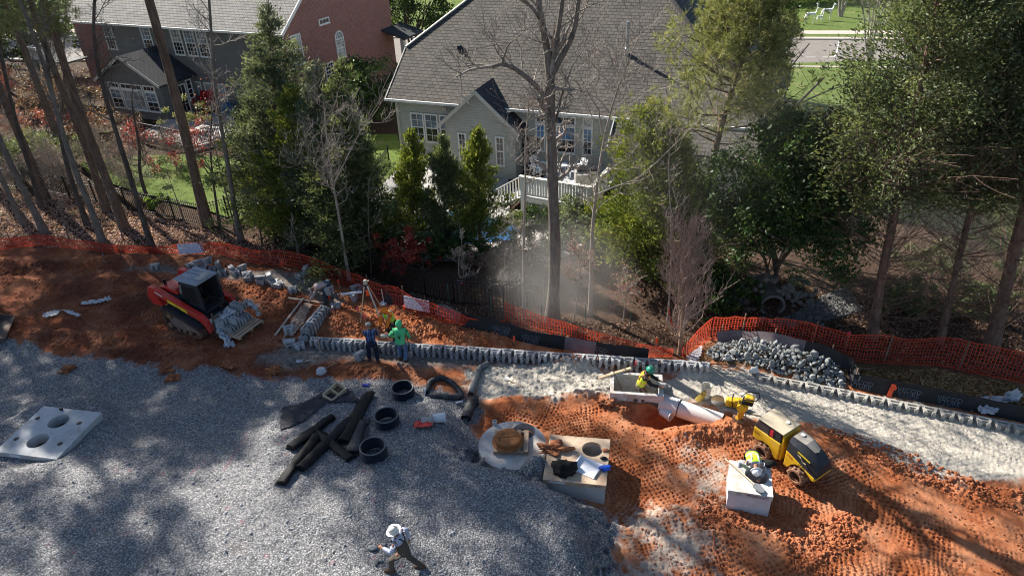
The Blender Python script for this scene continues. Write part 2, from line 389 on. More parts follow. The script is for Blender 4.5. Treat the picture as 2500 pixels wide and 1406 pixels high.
Z += mD * (np.abs(n3) * .05 + n4 * .012) * (1 + 1.6 * (XX < 4.2)); Z += mY * (n3 * .03 + np.abs(n4) * .03); Z += mR * (np.abs(n3) * .06 + np.abs(n4) * .04); Z += mL * (n3 * .04 + np.abs(n4) * .03)
# the catch basin is dug in: its inside lies below the yard
_zb = .30; _b4 = [P(*p, _zb) for p in ((1490, 957), (1620, 970), (1618, 912), (1490, 908))]; _bc = sum(_b4) / 4; _bu = (_b4[1] - _b4[0] + _b4[2] - _b4[3])[:2] / 2; _bw = np.hypot(*_bu); _bu = _bu / _bw; _bv = (_b4[3] - _b4[0] + _b4[2] - _b4[1])[:2] / 2; _bl = np.hypot(*_bv)
_lu = (XX - _bc[0]) * _bu[0] + (YY - _bc[1]) * _bu[1]; _lv = -(XX - _bc[0]) * _bu[1] + (YY - _bc[1]) * _bu[0]
Z = np.where((np.abs(_lu) < _bw / 2 - .05) & (np.abs(_lv) < _bl / 2 - .05), -1.0, Z)
for _q, _r in ((P(141, 1025, .86), .34), (P(91, 1072, .86), .34), (P(1279, 1052, .46), .36), (P(1446, 1096, .72), .34), (P(1848, 1160, .62), .36)):
    Z = np.where(np.hypot(XX - _q[0], YY - _q[1]) < _r, -.55, Z)        # ground sunk under the round holes, added to darken them
Z = Z.astype(np.float32)
def zat(x, y):
    """height of the built ground surface"""
    i = int(np.clip(round((x - GX0) / ST), 0, NX - 1)); j = int(np.clip(round((y - GY0) / ST), 0, NY - 1))
    if x < GX0 or x > GX1 or y < GY0 or y > GY1: return 0.0
    return float(Z[j, i])
def zmin(x, y, r=.1):
    return min(zat(x + a * r, y + b * r) for a, b in ((0, 0), (1, 0), (-1, 0), (0, 1), (0, -1)))
def GZ(px, py, dz=0.0):
    g = G(px, py); return Vector((g.x, g.y, zat(g.x, g.y) + dz))
# spray-paint dots and a dashed line on the gravel
paint = np.zeros_like(Z)
_dots = [(205, 1118), (281, 1146), (397, 1155), (498, 1124), (470, 1153), (318, 1147), (33, 952), (30, 1014), (215, 905), (192, 892), (590, 1275), (555, 1240), (650, 1358), (120, 1328), (180, 1345), (35, 900), (540, 970), (412, 1028), (600, 1062), (912, 1220), (812, 1372), (912, 1362), (980, 1380), (310, 1300), (232, 1290), (700, 1110), (890, 1150), (345, 1250), (430, 955)]
for a, b in _dots:
    g = G(a, b); paint = np.maximum(paint, np.exp(-(((XX - g.x) / .035) ** 2 + ((YY - g.y) / .045) ** 2)))
for (a, b), (c, d) in (((548, 1148), (604, 1062)), ((468, 1153), (500, 1122)), ((680, 1085), (705, 1055))):
    p0, p1 = G(a, b), G(c, d); ex, ey = p1.x - p0.x, p1.y - p0.y
    t = np.clip(((XX - p0.x) * ex + (YY - p0.y) * ey) / (ex * ex + ey * ey), 0, 1)
    paint = np.maximum(paint, .85 * np.exp(-(((XX - p0.x - t * ex) ** 2 + (YY - p0.y - t * ey) ** 2) / .022 ** 2)))
paint *= mG

wet_shade = np.clip(sstep(-5.5, -8.0, XX + 2.2 * N1) * .9 + sstep(-1.5, -4.5, XX + 1.5 * N1) * sstep(19.4, 18.6, YY + N1) * .8, 0, 1) * (.55 + .45 * sstep(-.3, .3, fbm(XX * .6, YY * .6, 3, 131)))  # yard shade painted into the clay colour together with its wetness
def ground_material():
    t = NT('site_ground'); c = t.coord('Object'); ms = t.attr('mask'); sep = t.n('SeparateColor'); t.l(ms, sep.inputs[0])
    gR, gG, gB = sep.outputs[0], sep.outputs[1], sep.outputs[2]; gA = t.attr('mask', 'Alpha')
    nlow = t.noise(c, 1.1, 4, .6); nmid = t.noise(c, 6, 5, .65); nfine = t.noise(c, 38, 3, .6)
    cl = t.mix(t.ramp(nmid, (.3, 0), (.7, 1)), (.300, .082, .028), (.49, .165, .066))
    cl = t.mix(t.ramp(nlow, (.42, 0), (.68, 1)), cl, (.58, .265, .14))
    cl = t.mix(t.ramp(t.noise(c, 2.6, 5, .6), (.52, 0), (.70, .6)), cl, (.17, .042, .018))
    cl = t.mix(t.math('MULTIPLY', t.ramp(nfine, (.45, 0), (.75, 1)), .35), cl, (.48, .22, .13))
    cl = t.mix(t.math('MULTIPLY', t.attr('wet_shade', 'Fac'), .88), cl, t.mix(t.ramp(nmid, (.3, 0), (.72, 1)), (.058, .019, .014), (.175, .066, .046)))
    # gravel: one tone per stone
    vn = t.n('TexVoronoi'); t.l(c, vn.inputs['Vector']); vn.inputs['Scale'].default_value = 27
    s2 = t.n('SeparateColor'); t.l(vn.outputs['Color'], s2.inputs[0])
    gr = t.ramp(s2.outputs[0], (0, (.17, .173, .183)), (.45, (.28, .283, .292)), (.8, (.39, .39, .395)), (1, (.57, .56, .55)))
    gr = t.mix(t.ramp(vn.outputs['Distance'], (.35, 0), (.75, .75)), gr, (.05, .052, .06))
    gr = t.mix(t.ramp(nlow, (.55, 0), (.8, .25)), gr, (.33, .26, .21))
    pk = t.attr('paint', 'Fac'); gr = t.mix(t.math('MULTIPLY', pk, t.ramp(t.noise(c, 30, 2), (.38, .0), (.66, .85)), True), gr, (.62, .07, .15))
    du = t.mix(t.ramp(nmid, (.3, 0), (.72, 1)), (.43, .39, .33), (.62, .585, .52))
    du = t.mix(t.ramp(t.noise(c, 14, 4, .7), (.56, 0), (.72, .6)), du, (.28, .25, .21))
    gy = t.mix(t.ramp(nmid, (.35, 0), (.65, 1)), (.13, .10, .085), (.28, .25, .225)); gy = t.mix(t.ramp(s2.outputs[1], (.6, 0), (.9, .5)), gy, (.38, .36, .34))
    st = t.mix(t.ramp(t.noise(c, 22, 4, .7), (.35, 0), (.7, 1)), (.07, .04, .025), (.26, .17, .085)); st = t.mix(t.ramp(nmid, (.5, 0), (.7, .6)), st, (.14, .06, .035))
    li = t.mix(t.ramp(t.noise(c, 12, 4, .7), (.35, 0), (.7, 1)), (.040, .025, .018), (.135, .085, .06))
    k = t.mix(gR, cl, gr); k = t.mix(gG, k, du); k = t.mix(t.attr('mask2', 'Fac'), k, gy); k = t.mix(gB, k, st); k = t.mix(gA, k, li)
    hg = t.math('MULTIPLY', t.ramp(vn.outputs['Distance'], (0, 1), (.7, 0)), t.math('ADD', t.math('MULTIPLY', s2.outputs[2], .9), .25))
    b1 = t.bump(t.math('MULTIPLY', hg, gR), .035, 1.0)
    b2 = t.bump(t.math('MULTIPLY', t.math('ADD', nfine, t.noise(c, 90, 2)), t.math('SUBTRACT', 1.0, gR)), .022, 1.0, b1)
    return t.bsdf(k, .95, 0, .12, b2)
M_GROUND = ground_material()

tile = 20
ntx, nty = (NX - 1) // tile, (NY - 1) // tile
TX, TY = np.meshgrid(np.arange(ntx), np.arange(nty))
tcx = GX0 + (TX + .5) * tile * ST; tcy = GY0 + (TY + .5) * tile * ST
tpx, tpy = proj(np.stack([tcx, tcy, np.zeros_like(tcx) + .2], -1))
keep = (tpx > -1100) & (tpx < 3700) & (tpy < 2300)
near = (tpx > -60) & (tpx < 2560) & (tpy < 1470)
mid = lambda A: A[tile // 2::tile, tile // 2::tile][:nty, :ntx]
fine = near & ((mid(clay) > .35) | (mid(mLump) > .3) | ((mid(mD) > .4)))
# odd points on tile borders follow the coarse edges, so fine and coarse tiles meet without gaps
for stp in (2, 1):
    k = np.arange(0, NX - 1, 2 * stp)[:(NX - 1) // (2 * stp)]; 
    for j in range(0, NY, tile): Z[j, k + stp] = .5 * (Z[j, k] + Z[j, k + 2 * stp])
    k = np.arange(0, NY - 1, 2 * stp)[:(NY - 1) // (2 * stp)]
    for i in range(0, NX, tile): Z[k + stp, i] = .5 * (Z[k, i] + Z[k + 2 * stp, i])
REG = np.argmax(np.stack([clay + .02, mG * (1 - mD), mD, mY * (1 - mG) * (1 - mD), mR * (1 - mD) * (1 - mG), mL]), 0)
mk2 = (mY * (1 - mG) * (1 - mD)).astype(np.float32)
quads = []
broad = ~fine & ((mid(mL) > .9) | ~near)
for stp, selt in ((1, keep & fine), (2, keep & ~fine & ~broad), (4, keep & broad)):
    tj, ti = np.nonzero(selt); a = np.arange(0, tile, stp); bj, bi = np.meshgrid(a, a, indexing='ij')
    J = (tj[:, None] * tile + bj.ravel()[None]).ravel(); I = (ti[:, None] * tile + bi.ravel()[None]).ravel()
    quads.append(np.stack([J * NX + I, J * NX + I + stp, (J + stp) * NX + I + stp, (J + stp) * NX + I], 1))
quads = np.concatenate(quads)
qreg = REG.ravel()[quads[:, 0]]
NAMES = ['clay_ground', 'gravel_pad', 'stone_dust_path', 'soil_strip', 'straw_ground', 'forest_floor']
VALL = np.stack([XX.ravel(), YY.ravel(), Z.ravel()], 1).astype(np.float32)
MASK = np.stack([mG.ravel(), (mD * 1).ravel(), (mR * (1 - mD) * (1 - mG)).ravel(), mL.ravel()], 1).astype(np.float32)
for r, nm in enumerate(NAMES):
    q = quads[qreg == r]
    if not len(q): continue
    uq, inv = np.unique(q, return_inverse=True)
    o = mesh_np(nm, VALL[uq], inv.reshape(-1, 4), M_GROUND, smooth=True); o['kind'] = 'structure'
    at = o.data.attributes.new('mask', 'FLOAT_COLOR', 'POINT'); at.data.foreach_set('color', MASK[uq].ravel())
    at = o.data.attributes.new('mask2', 'FLOAT', 'POINT'); at.data.foreach_set('value', mk2.ravel()[uq])
    at = o.data.attributes.new('wet_shade', 'FLOAT', 'POINT'); at.data.foreach_set('value', wet_shade.ravel()[uq].astype(np.float32))
    at = o.data.attributes.new('paint', 'FLOAT', 'POINT'); at.data.foreach_set('value', paint.ravel()[uq].astype(np.float32))
del VALL, quads, wx, wy, n3, n4, n5, pp, clods, heap, bank

# the land around: woods and yards out to the horizon
def land_material():
    t = NT('wood_floor'); c = t.coord('Object')
    k = t.mix(t.ramp(t.noise(c, 9, 5, .7), (.35, 0), (.7, 1)), (.035, .023, .017), (.11, .072, .05))
    k = t.mix(t.ramp(t.noise(c, .6, 4, .6), (.55, 0), (.68, .7)), k, (.045, .075, .02))
    return t.bsdf(k, .95, 0, .1, t.bump(t.noise(c, 14, 4, .7), .05))
M_LAND = land_material()
gx = np.concatenate([np.linspace(-900, -60, 12), np.linspace(-55, 75, 131), np.linspace(80, 900, 12)]); gy = np.concatenate([np.linspace(-200, 8, 6), np.linspace(9, 100, 92), np.linspace(110, 1500, 14)])
AX, AY = np.meshgrid(gx, gy)
inn = sstep(0, 1.2, np.minimum(np.minimum(AX - GX0, GX1 - AX), np.minimum(AY - GY0, GY1 - AY)))
AZ = -.02 - .9 * inn + .05 * fbm(AX * .3, AY * .3, 3, 11) * (np.abs(AX) < 80)
nx = len(gx); jj, ii = np.meshgrid(np.arange(len(gy) - 1), np.arange(nx - 1), indexing='ij'); b0 = (jj * nx + ii).ravel()
tag(mesh_np('ground', np.stack([AX, AY, AZ], -1), np.stack([b0, b0 + 1, b0 + nx + 1, b0 + nx], 1), M_LAND, smooth=True), kind='structure')
# ================================================================ HOUSES AND YARDS
def siding(name, col):
    t = NT(name); c = t.coord('Object'); sp = t.n('SeparateXYZ'); t.l(c, sp.inputs[0])
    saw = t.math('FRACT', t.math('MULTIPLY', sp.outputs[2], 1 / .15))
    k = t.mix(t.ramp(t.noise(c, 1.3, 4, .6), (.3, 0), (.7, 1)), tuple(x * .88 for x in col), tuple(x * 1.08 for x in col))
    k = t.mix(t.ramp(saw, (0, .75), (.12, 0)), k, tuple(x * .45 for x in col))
    return t.bsdf(k, .7, 0, .3, t.bump(t.math('SUBTRACT', 1.0, saw), .03, .8))
def shingle(name, c1, c2, swap=False, pitch=36):
    t = NT(name); c = t.coord('Object'); sp = t.n('SeparateXYZ'); t.l(c, sp.inputs[0]); cb = t.n('CombineXYZ')
    a, b = (1, 0) if swap else (0, 1)
    t.l(sp.outputs[a], cb.inputs[0]); sl = t.math('MULTIPLY', sp.outputs[b], 1 / math.cos(R_(pitch))); t.l(sl, cb.inputs[1])
    br = t.n('TexBrick'); t.l(cb.outputs[0], br.inputs['Vector']); br.offset = .5; br.offset_frequency = 2
    for k, v in (('Scale', 1.0), ('Mortar Size', .016), ('Mortar Smooth', .2), ('Bias', 0.0), ('Brick Width', .34), ('Row Height', .22)): br.inputs[k].default_value = v
    br.inputs['Color1'].default_value = c1 + (1,); br.inputs['Color2'].default_value = c2 + (1,); br.inputs['Mortar'].default_value = tuple(x * .25 for x in c1) + (1,)
    saw = t.math('FRACT', t.math('MULTIPLY', sl, 1 / .22))
    k = t.mix(t.ramp(t.noise(c, .7, 4, .6), (.3, 0), (.75, .35)), br.outputs[0], tuple(x * 1.5 for x in c2)); k = t.mix(t.ramp(t.noise(c, 60, 2), (.3, .0), (.7, .3)), k, tuple(x * .6 for x in c1))
    h = t.math('ADD', t.math('MULTIPLY', t.math('SUBTRACT', 1.0, saw), .8), t.math('MULTIPLY', t.math('SUBTRACT', 1.0, br.outputs['Fac']), .5))
    return t.bsdf(k, .92, 0, .2, t.bump(h, .09, 1.0))
def brickwall(name):
    t = NT(name); c = t.coord('Object'); sp = t.n('SeparateXYZ'); t.l(c, sp.inputs[0]); cb = t.n('CombineXYZ')
    t.l(t.math('ADD', sp.outputs[0], sp.outputs[1]), cb.inputs[0]); t.l(sp.outputs[2], cb.inputs[1])
    br = t.n('TexBrick'); t.l(cb.outputs[0], br.inputs['Vector'])
    for k, v in (('Scale', 1.0), ('Mortar Size', .010), ('Bias', -.1), ('Brick Width', .21), ('Row Height', .075)): br.inputs[k].default_value = v
    br.inputs['Color1'].default_value = (.37, .155, .13, 1); br.inputs['Color2'].default_value = (.25, .09, .08, 1); br.inputs['Mortar'].default_value = (.36, .30, .27, 1)
    k = t.mix(t.ramp(t.noise(c, .9, 4), (.35, 0), (.7, .4)), br.outputs[0], (.38, .17, .14)); k = t.mix(t.ramp(t.noise(c, 9, 3, .7), (.55, 0), (.7, .7)), k, (.10, .035, .03))
    return t.bsdf(k, .9, 0, .2, t.bump(br.outputs['Fac'], -.012))
M_SID_T = siding('siding_sage', (.46, .465, .42)); M_SID_G = siding('siding_grey', (.17, .165, .16))
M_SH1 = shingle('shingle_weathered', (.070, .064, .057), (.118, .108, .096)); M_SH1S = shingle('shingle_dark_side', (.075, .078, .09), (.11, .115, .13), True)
M_SH2 = shingle('shingle_light', (.17, .167, .163), (.24, .236, .23)); M_SH3 = shingle('shingle_black', (.05, .054, .064), (.08, .084, .095))
M_BRICK = brickwall('red_brick')
M_TRIM = mat('white_trim', (.74, .74, .72), .55, var=.06); M_TRIMT = mat('tan_trim', (.52, .50, .45), .6, var=.08)
def glass(name, col, rough=.06):
    t = NT(name); c = t.coord('Object'); k = t.mix(t.ramp(t.noise(c, 1.7, 2), (.4, 0), (.6, 1)), tuple(x * .5 for x in col), col)
    return t.bsdf(k, rough, 0, .8)
M_GLASS = glass('window_glass', (.018, .022, .03)); M_GLASSB = glass('blinds_behind_glass', (.22, .30, .37), .12); M_GLASSC = glass('curtain_behind_glass', (.40, .45, .47), .12)
M_BLUE = glass('blue_blind', (.03, .19, .42), .2); M_CONC = mat('concrete_slab', (.40, .39, .375), .85, var=.2, sc=2.0, bump=.006, dirt=(.20, .17, .14), damt=.4, dsc=1.2)
M_BLACK = mat('black_metal', (.012, .012, .013), .45, var=.2)
def window(par, x, z, w_, h, y, nx=2, ny=2, upper=None, lower=None, axis='x', mid=True, name='window'):
    """a sash window on a wall plane: frame, muntins, two panes. x,z = lower corner; axis y = wall along local y facing +x"""
    def tf(a, b, d):      # along wall, up, out of the wall
        return (x + a, y - d, z + b) if axis == 'x' else (y + d, x + a, z + b)
    m = MB(); fw = .075
    def rb(a0, b0, a1, b1, d0, d1):
        ps = [tf(a, b, d) for d in (d0, d1) for a, b in ((a0, b0), (a1, b0), (a1, b1), (a0, b1))]
        m.add(ps, [(3, 2, 1, 0), (4, 5, 6, 7), (0, 1, 5, 4), (1, 2, 6, 5), (2, 3, 7, 6), (3, 0, 4, 7)])
    rb(0, 0, fw, h, .002, .06); rb(w_ - fw, 0, w_, h, .002, .06); rb(fw, h - fw, w_ - fw, h, .002, .06); rb(-.03, -.05, w_ + .03, 0, .002, .09); rb(fw, 0, w_ - fw, fw * .8, .002, .055)
    hm = h * .5
    if mid: rb(fw, hm - .03, w_ - fw, hm + .03, .002, .055)
    for i in range(1, nx): rb(w_ * i / nx - .012, fw, w_ * i / nx + .012, h - fw, .026, .045)
    for b0, b1, n in (((hm, h, ny), (0, hm, ny)) if mid else ((0, h, ny),)):
        for j in range(1, n): rb(fw, b0 + (b1 - b0) * j / n - .012, w_ - fw, b0 + (b1 - b0) * j / n + .012, .028, .046)
    o = m.build(name, M_TRIM, par)
    for b0, b1, mt in (((hm, h - fw, upper), (fw * .8, hm, lower)) if mid else ((fw * .8, h - fw, upper),)):
        q = MB(); q.add([tf(fw, b0, .02), tf(w_ - fw, b0, .02), tf(w_ - fw, b1, .02), tf(fw, b1, .02)], [(0, 1, 2, 3)]); q.build('pane', mt or M_GLASS, o)
    return o
def roof_poly(m, poly, th, fn):
    """a slab of roofing: polygon in plan, top from fn"""
    n = len(poly); top = [(x, y, fn(x, y)) for x, y in poly]; bot = [(x, y, fn(x, y) - th) for x, y in poly]
    m.add(top + bot, [tuple(range(n)), tuple(range(2 * n - 1, n - 1, -1))] + [(i, (i + 1) % n, n + (i + 1) % n, n + i)[::-1] for i in range(n)])

# ---- the sage-grey single-storey house in the middle
OM = np.array([-6.02, 38.42, 0.0]); UM = np.array([.93, -.37, 0]) / np.hypot(.93, .37); RZM = math.atan2(UM[1], UM[0]); VM = np.array([-UM[1], UM[0], 0])
hm_ = thing('house', 'sage sided single storey house with a broad weathered shingle roof and white deck', 'house', tuple(OM), RZM)
PT = math.tan(R_(36)); fr = lambda x, y: 3.62 + PT * (y + .35)
m = MB(); m.box((9.5, 9, 1.78), (19, 18, 3.56)); m.build('wall', M_SID_T, hm_)
m = MB(); m.add([(.0, 0, 3.5), (.0, 2.6, 3.62 + PT * 2.7), (.0, 15.4, 3.62 + PT * 2.7), (.0, 18, 3.5), (.25, 0, 3.5), (.25, 2.6, 3.62 + PT * 2.7), (.25, 15.4, 3.62 + PT * 2.7), (.25, 18, 3.5)], [(3, 2, 1, 0), (4, 5, 6, 7), (0, 1, 5, 4), (1, 2, 6, 5), (2, 3, 7, 6)]); m.build('wall', M_SID_T, hm_)
rf = MB(); roof_poly(rf, [(-.4, -.4), (19.3, -.4), (10.8, 9), (5.6, 9), (-.4, 2.5)], .14, fr); rf = rf.build('roof', M_SH1, hm_)
m = MB(); roof_poly(m, [(19.3, -.4), (19.3, 18.4), (10.8, 9)], .14, lambda x, y: fr(0, -.4) + (19.3 - x) * (fr(0, 9) - fr(0, -.4)) / 8.5); ro2 = m.build('roof', M_SH1S, hm_)
m = MB(); roof_poly(m, [(-.4, 2.5), (5.6, 9), (-.4, 15.5)], .14, lambda x, y: fr(0, 2.5) + (x + .4) * (fr(0, 9) - fr(0, 2.5)) / 6.0); m.build('roof', M_SH1S, hm_)
m = MB(); roof_poly(m, [(-.4, 15.5), (5.6, 9), (10.8, 9), (19.3, 18.4), (-.4, 18.4)], .14, lambda x, y: fr(0, 18 - y)); m.build('roof', M_SH1, hm_)
m = MB(); m.box((9.45, -.44, 3.54), (19.8, .10, .13)); m.build('gutter', M_TRIM, hm_)
m = MB(); m.bar((-.44, -.4, fr(0, -.4) - .09), (-.44, 2.5, fr(0, 2.5) - .09), .06, .2); m.bar((-.42, 2.5, fr(0, 2.5) + .03), (5.58, 9, fr(0, 9) + .03), .14, .07); m.build('rake_trim', M_TRIMT, hm_)
m = MB(); m.bar((19.3, -.4, fr(0, -.4) + .03), (10.8, 9, fr(0, 9) + .03), .28, .05); m.build('hip_cap', M_SH1, hm_)
m = MB(); m.box((.03, -.03, 1.78), (.14, .1, 3.5)); m.build('corner_board', M_TRIMT, hm_)
# lower roof stepping forward at the far end of the front
m = MB(); roof_poly(m, [(12.45, -1.75), (19.6, -1.75), (19.6, -.38), (12.45, -.38)], .12, lambda x, y: fr(x, y) - .012); m.build('roof', M_SH1, hm_)
m = MB(); m.box((16, -.78, 1.35), (6.6, 1.5, 2.5)); m.build('wall', M_SID_T, hm_)
m = MB(); m.bar((12.42, -1.78, fr(0, -1.78) - .07), (12.42, -.36, fr(0, -.36) - .07), .05, .2); m.build('rake_trim', M_TRIM, hm_)
# small cross gable
gy = -1.1
gl_, gz0 = onplane(1070, 290, OM + VM * gy, UM); gr_, _ = onplane(1272, 312, OM + VM * gy, UM); ga, gza = onplane(1163, 222, OM + VM * (gy - .3), UM)
gx0, gx1, gxa = gl_ + .35, gr_ - .35, (gl_ + gr_) / 2
zg0 = 2.95; gp = (gza - 2.62) / (gxa - gl_); zg = lambda x: gza - gp * abs(x - gxa)
m = MB(); m.add([(gx0, gy, 0), (gx1, gy, 0), (gx1, gy, zg(gx1) - .1), (gxa, gy, gza - .12), (gx0, gy, zg(gx0) - .1), (gx0, .1, 0), (gx1, .1, 0), (gx1, .1, zg(gx1) - .1), (gxa, .1, gza - .12), (gx0, .1, zg(gx0) - .1)],
                [(0, 1, 2, 3, 4), (9, 8, 7, 6, 5), (1, 6, 7, 2), (0, 4, 9, 5)]); m.build('wall', M_SID_T, hm_)
for a, b in ((gl_, gxa), (gxa, gr_)):
    m = MB(); roof_poly(m, [(a, gy - .32), (b, gy - .32), (b, 2.6), (a, 1.4)] if a == gl_ else [(a, gy - .32), (b, gy - .32), (b, 1.4), (a, 2.6)], .1, lambda x, y: zg(x)); m.build('roof', M_SH3, hm_)
m = MB(); m.bar((gl_, gy - .35, zg(gl_) - .06), (gxa, gy - .35, gza - .06), .05, .18); m.bar((gxa, gy - .35, gza - .06), (gr_, gy - .35, zg(gr_) - .06), .05, .18); m.build('rake_trim', M_TRIMT, hm_)
for (a, b), (c, d), up_ in (((997, 273), (1025, 337), M_GLASSB), ((1031, 276), (1061, 343), M_GLASSB), ((1068, 280), (1090, 346), M_GLASSB)):
    x0, z1 = onplane(a, b, OM, UM); x1, z0 = onplane(c, d, OM, UM); window(hm_, x0 + .1, 1.2, .82, 1.62, 0, 2, 2, up_)
for (a, b), (c, d) in (((1111, 303), (1140, 373)), ((1150, 308), (1192, 380)), ((1203, 313), (1232, 385))):
    x0, z1 = onplane(a, b, OM + VM * gy, UM); x1, z0 = onplane(c, d, OM + VM * gy, UM); window(hm_, x0 + .12, .72, x1 - x0 - .1, 1.6, gy, 2, 2, None)
for (a, b), (c, d), t_ in (((1303, 279), (1333, 366), 1), ((1352, 284), (1406, 372), 1), ((1419, 290), (1447, 380), 1)):
    x0, z1 = onplane(a, b, OM, UM); x1, z0 = onplane(c, d, OM, UM); wd = x1 - x0
    window(hm_, x0 + .1, 1.35, wd - .12, 1.45, 0, 2, 2, M_BLUE); window(hm_, x0 + .1, 2.86, wd - .12, .45, 0, 2, 1, M_GLASSC if a > 1400 else None, mid=False)
window(hm_, 13.3, 1.0, .8, 1.4, -1.53, 2, 2, M_GLASSB)
m = MB(); m.box((7.75, -.05, 1.05), (1.0, .06, 2.1)); m.build('door', M_GLASS, hm_)
# roof vents
vx, vy = 12.18, 2.75
m = MB(); zb = fr(0, vy); m.lathe([(.11, -.1), (.11, .3), (.075, .34), (.075, 1.35), (.11, 1.37), (.11, 1.6), (.0, 1.63)], 14, (vx, vy, zb)); m.build('vent_pipe', mat('galvanised_steel', (.55, .56, .57), .35, .8, var=.1), hm_, smooth=True)
m = MB(); m.box((2.9, 2.55, fr(0, 2.55) + .08), (.16, .3, .26)); m.build('roof_vent', mat('black_vent', (.03, .04, .045), .6), hm_)
for k in (0, 1):
    x, y = 15.9 + k * .8, 6.0 + k * .35; m = MB(); m.box((x, y, fr(0, -.4) + (19.3 - x) * (fr(0, 9) - fr(0, -.4)) / 8.5 + .12), (.18, .25, .35)); m.build('roof_vent', M_TRIM if k else _MC['black_vent'], hm_)
m = MB(); m.box((2.95, -.03, 3.18), (.26, .06, .22)); m.build('wall_vent', M_TRIMT, hm_)

# ---- the grey two-storey house with the brick gable end
_a = P(190, 45, 5.8); _b = P(696, 77, 5.8); UL = (_b - _a) / np.linalg.norm(_b - _a); VL = np.array([-UL[1], UL[0], 0]); OL = np.array([_a[0], _a[1], 0]); RZL = math.atan2(UL[1], UL[0]); LL = float(np.linalg.norm(_b - _a))
hl = thing('house', 'grey sided two storey house with a red brick gable end and pale roof', 'house', tuple(OL), RZL)
DL = 12.6; PTL = math.tan(R_(36)); frl = lambda x, y: 5.72 + PTL * (min(y, DL - y) + .35)
m = MB(); m.box(((LL - .36) / 2 + 1.0, DL / 2, 2.85), (LL - 2.7, DL, 5.7)); m.build('wall', M_SID_G, hl)
m = MB(); m.box((-1.4, DL / 2 + .8, 2.6), (3.2, DL - 1.6, 5.2)); m.build('wall', M_BRICK, hl)
m = MB(); xg = LL - .17; m.add([(xg - .3, -.02, 0), (xg - .3, DL, 0), (xg - .3, DL, 5.75), (xg - .3, DL / 2, 5.72 + PTL * (DL / 2)), (xg - .3, -.02, 5.75)] + [(xg, -.02, 0), (xg, DL, 0), (xg, DL, 5.75), (xg, DL / 2, 5.72 + PTL * (DL / 2)), (xg, -.02, 5.75)],
                               [(4, 3, 2, 1, 0), (5, 6, 7, 8, 9), (0, 1, 6, 5), (1, 2, 7, 6), (4, 0, 5, 9)]); m.build('wall', M_BRICK, hl)
m = MB(); roof_poly(m, [(-1.6, -.4), (LL, -.4), (LL, DL / 2), (-1.6, DL / 2)], .14, frl); m.build('roof', M_SH2, hl)
m = MB(); roof_poly(m, [(-1.6, DL / 2), (LL, DL / 2), (LL, DL + .4), (-1.6, DL + .4)], .14, frl); m.build('roof', M_SH2, hl)
m = MB(); m.box((LL / 2 - .8, -.44, 5.62), (LL + 1.6, .1, .13)); m.build('gutter', M_TRIM, hl)
m = MB(); m.bar((LL + .03, -.4, frl(0, -.4) - .08), (LL + .03, DL / 2, frl(0, DL / 2) - .08), .06, .2); m.bar((LL + .03, DL + .4, frl(0, -.4) - .08), (LL + .03, DL / 2, frl(0, DL / 2) - .08), .06, .2); m.build('rake_trim', M_TRIM, hl)
for (a, b), (c, d), nx_, up_ in (((247, 57), (292, 123), 1, M_GLASSB), ((340, 65), (383, 133), 1, M_GLASSB), ((413, 71), (453, 128), 1, M_GLASSC), ((445, 73), (484, 131), 1, M_GLASSB), ((476, 76), (514, 133), 1, M_GLASSB)):
    x0, _ = onplane(a, b, OL, UL); window(hl, x0, 3.78, .92, 1.72, 0, 3, 3, up_)
# bay with its own small gable roof
by = -3.0; bx0, _ = onplane(258, 220, OL + VL * by, UL); bx1, _ = onplane(400, 245, OL + VL * by, UL); bxa = (bx0 + bx1) / 2
ba, bza = onplane(284, 134, OL + VL * by, UL); zb_ = lambda x: bza - .62 * abs(x - ba - .1) if False else bza - (bza - 2.55) / (bx1 - bxa + .35) * abs(x - bxa)
m = MB(); m.add([(bx0, by, 0), (bx1, by, 0), (bx1, by, zb_(bx1) - .1), (bxa, by, bza - .1), (bx0, by, zb_(bx0) - .1), (bx0, 0, 0), (bx1, 0, 0), (bx1, 0, zb_(bx1) - .1), (bxa, 0, bza - .1), (bx0, 0, zb_(bx0) - .1)], [(0, 1, 2, 3, 4), (1, 6, 7, 2), (0, 4, 9, 5)]); m.build('wall', M_SID_G, hl)
for a, b in ((bx0 - .35, bxa), (bxa, bx1 + .35)):
    m = MB(); roof_poly(m, [(a, by - .35), (b, by - .35), (b, .02), (a, .02)], .1, lambda x, y: zb_(x)); m.build('roof', M_SH3, hl)
m = MB(); m.bar((bx0 - .35, by - .38, zb_(bx0 - .35) - .06), (bxa, by - .38, bza - .06), .05, .18); m.bar((bxa, by - .38, bza - .06), (bx1 + .35, by - .38, zb_(bx1 + .35) - .06), .05, .18); m.build('rake_trim', M_TRIMT, hl)
bw = bx1 - bx0
for k, (s, wd) in enumerate(((.08, .2), (.3, .38), (.7, .2))):
    window(hl, bx0 + bw * s, .62, bw * wd, 1.35, by, 2 if k != 1 else 4, 2, M_GLASSC if k == 1 else M_GLASSB, M_GLASSC if k == 1 else None, mid=k != 1)
    window(hl, bx0 + bw * s, 2.02, bw * wd, .38, by, 3 if k != 1 else 4, 1, None, mid=False)
window(hl, by + .9, .15, 1.1, 2.0, bx1, 3, 3, None, axis='y', mid=False, name='glass_door')
window(hl, by + 2.1, 1.0, .5, 1.3, bx1, 1, 2, None, axis='y')
for (a, b), wd in (((468, 215), 1.0), ((500, 215), 1.9)):
    x0, _ = onplane(a, b, OL, UL); window(hl, x0, .1, wd, 1.9, 0, 1, 1, M_GLASSC, mid=False, name='sliding_door')
m = MB(); xs_, _ = onplane(436, 195, OL, UL); m.box((xs_ + .3, -.12, 2.35), (.35, .22, .35)); m.build('wall_lamp', M_BLACK, hl)
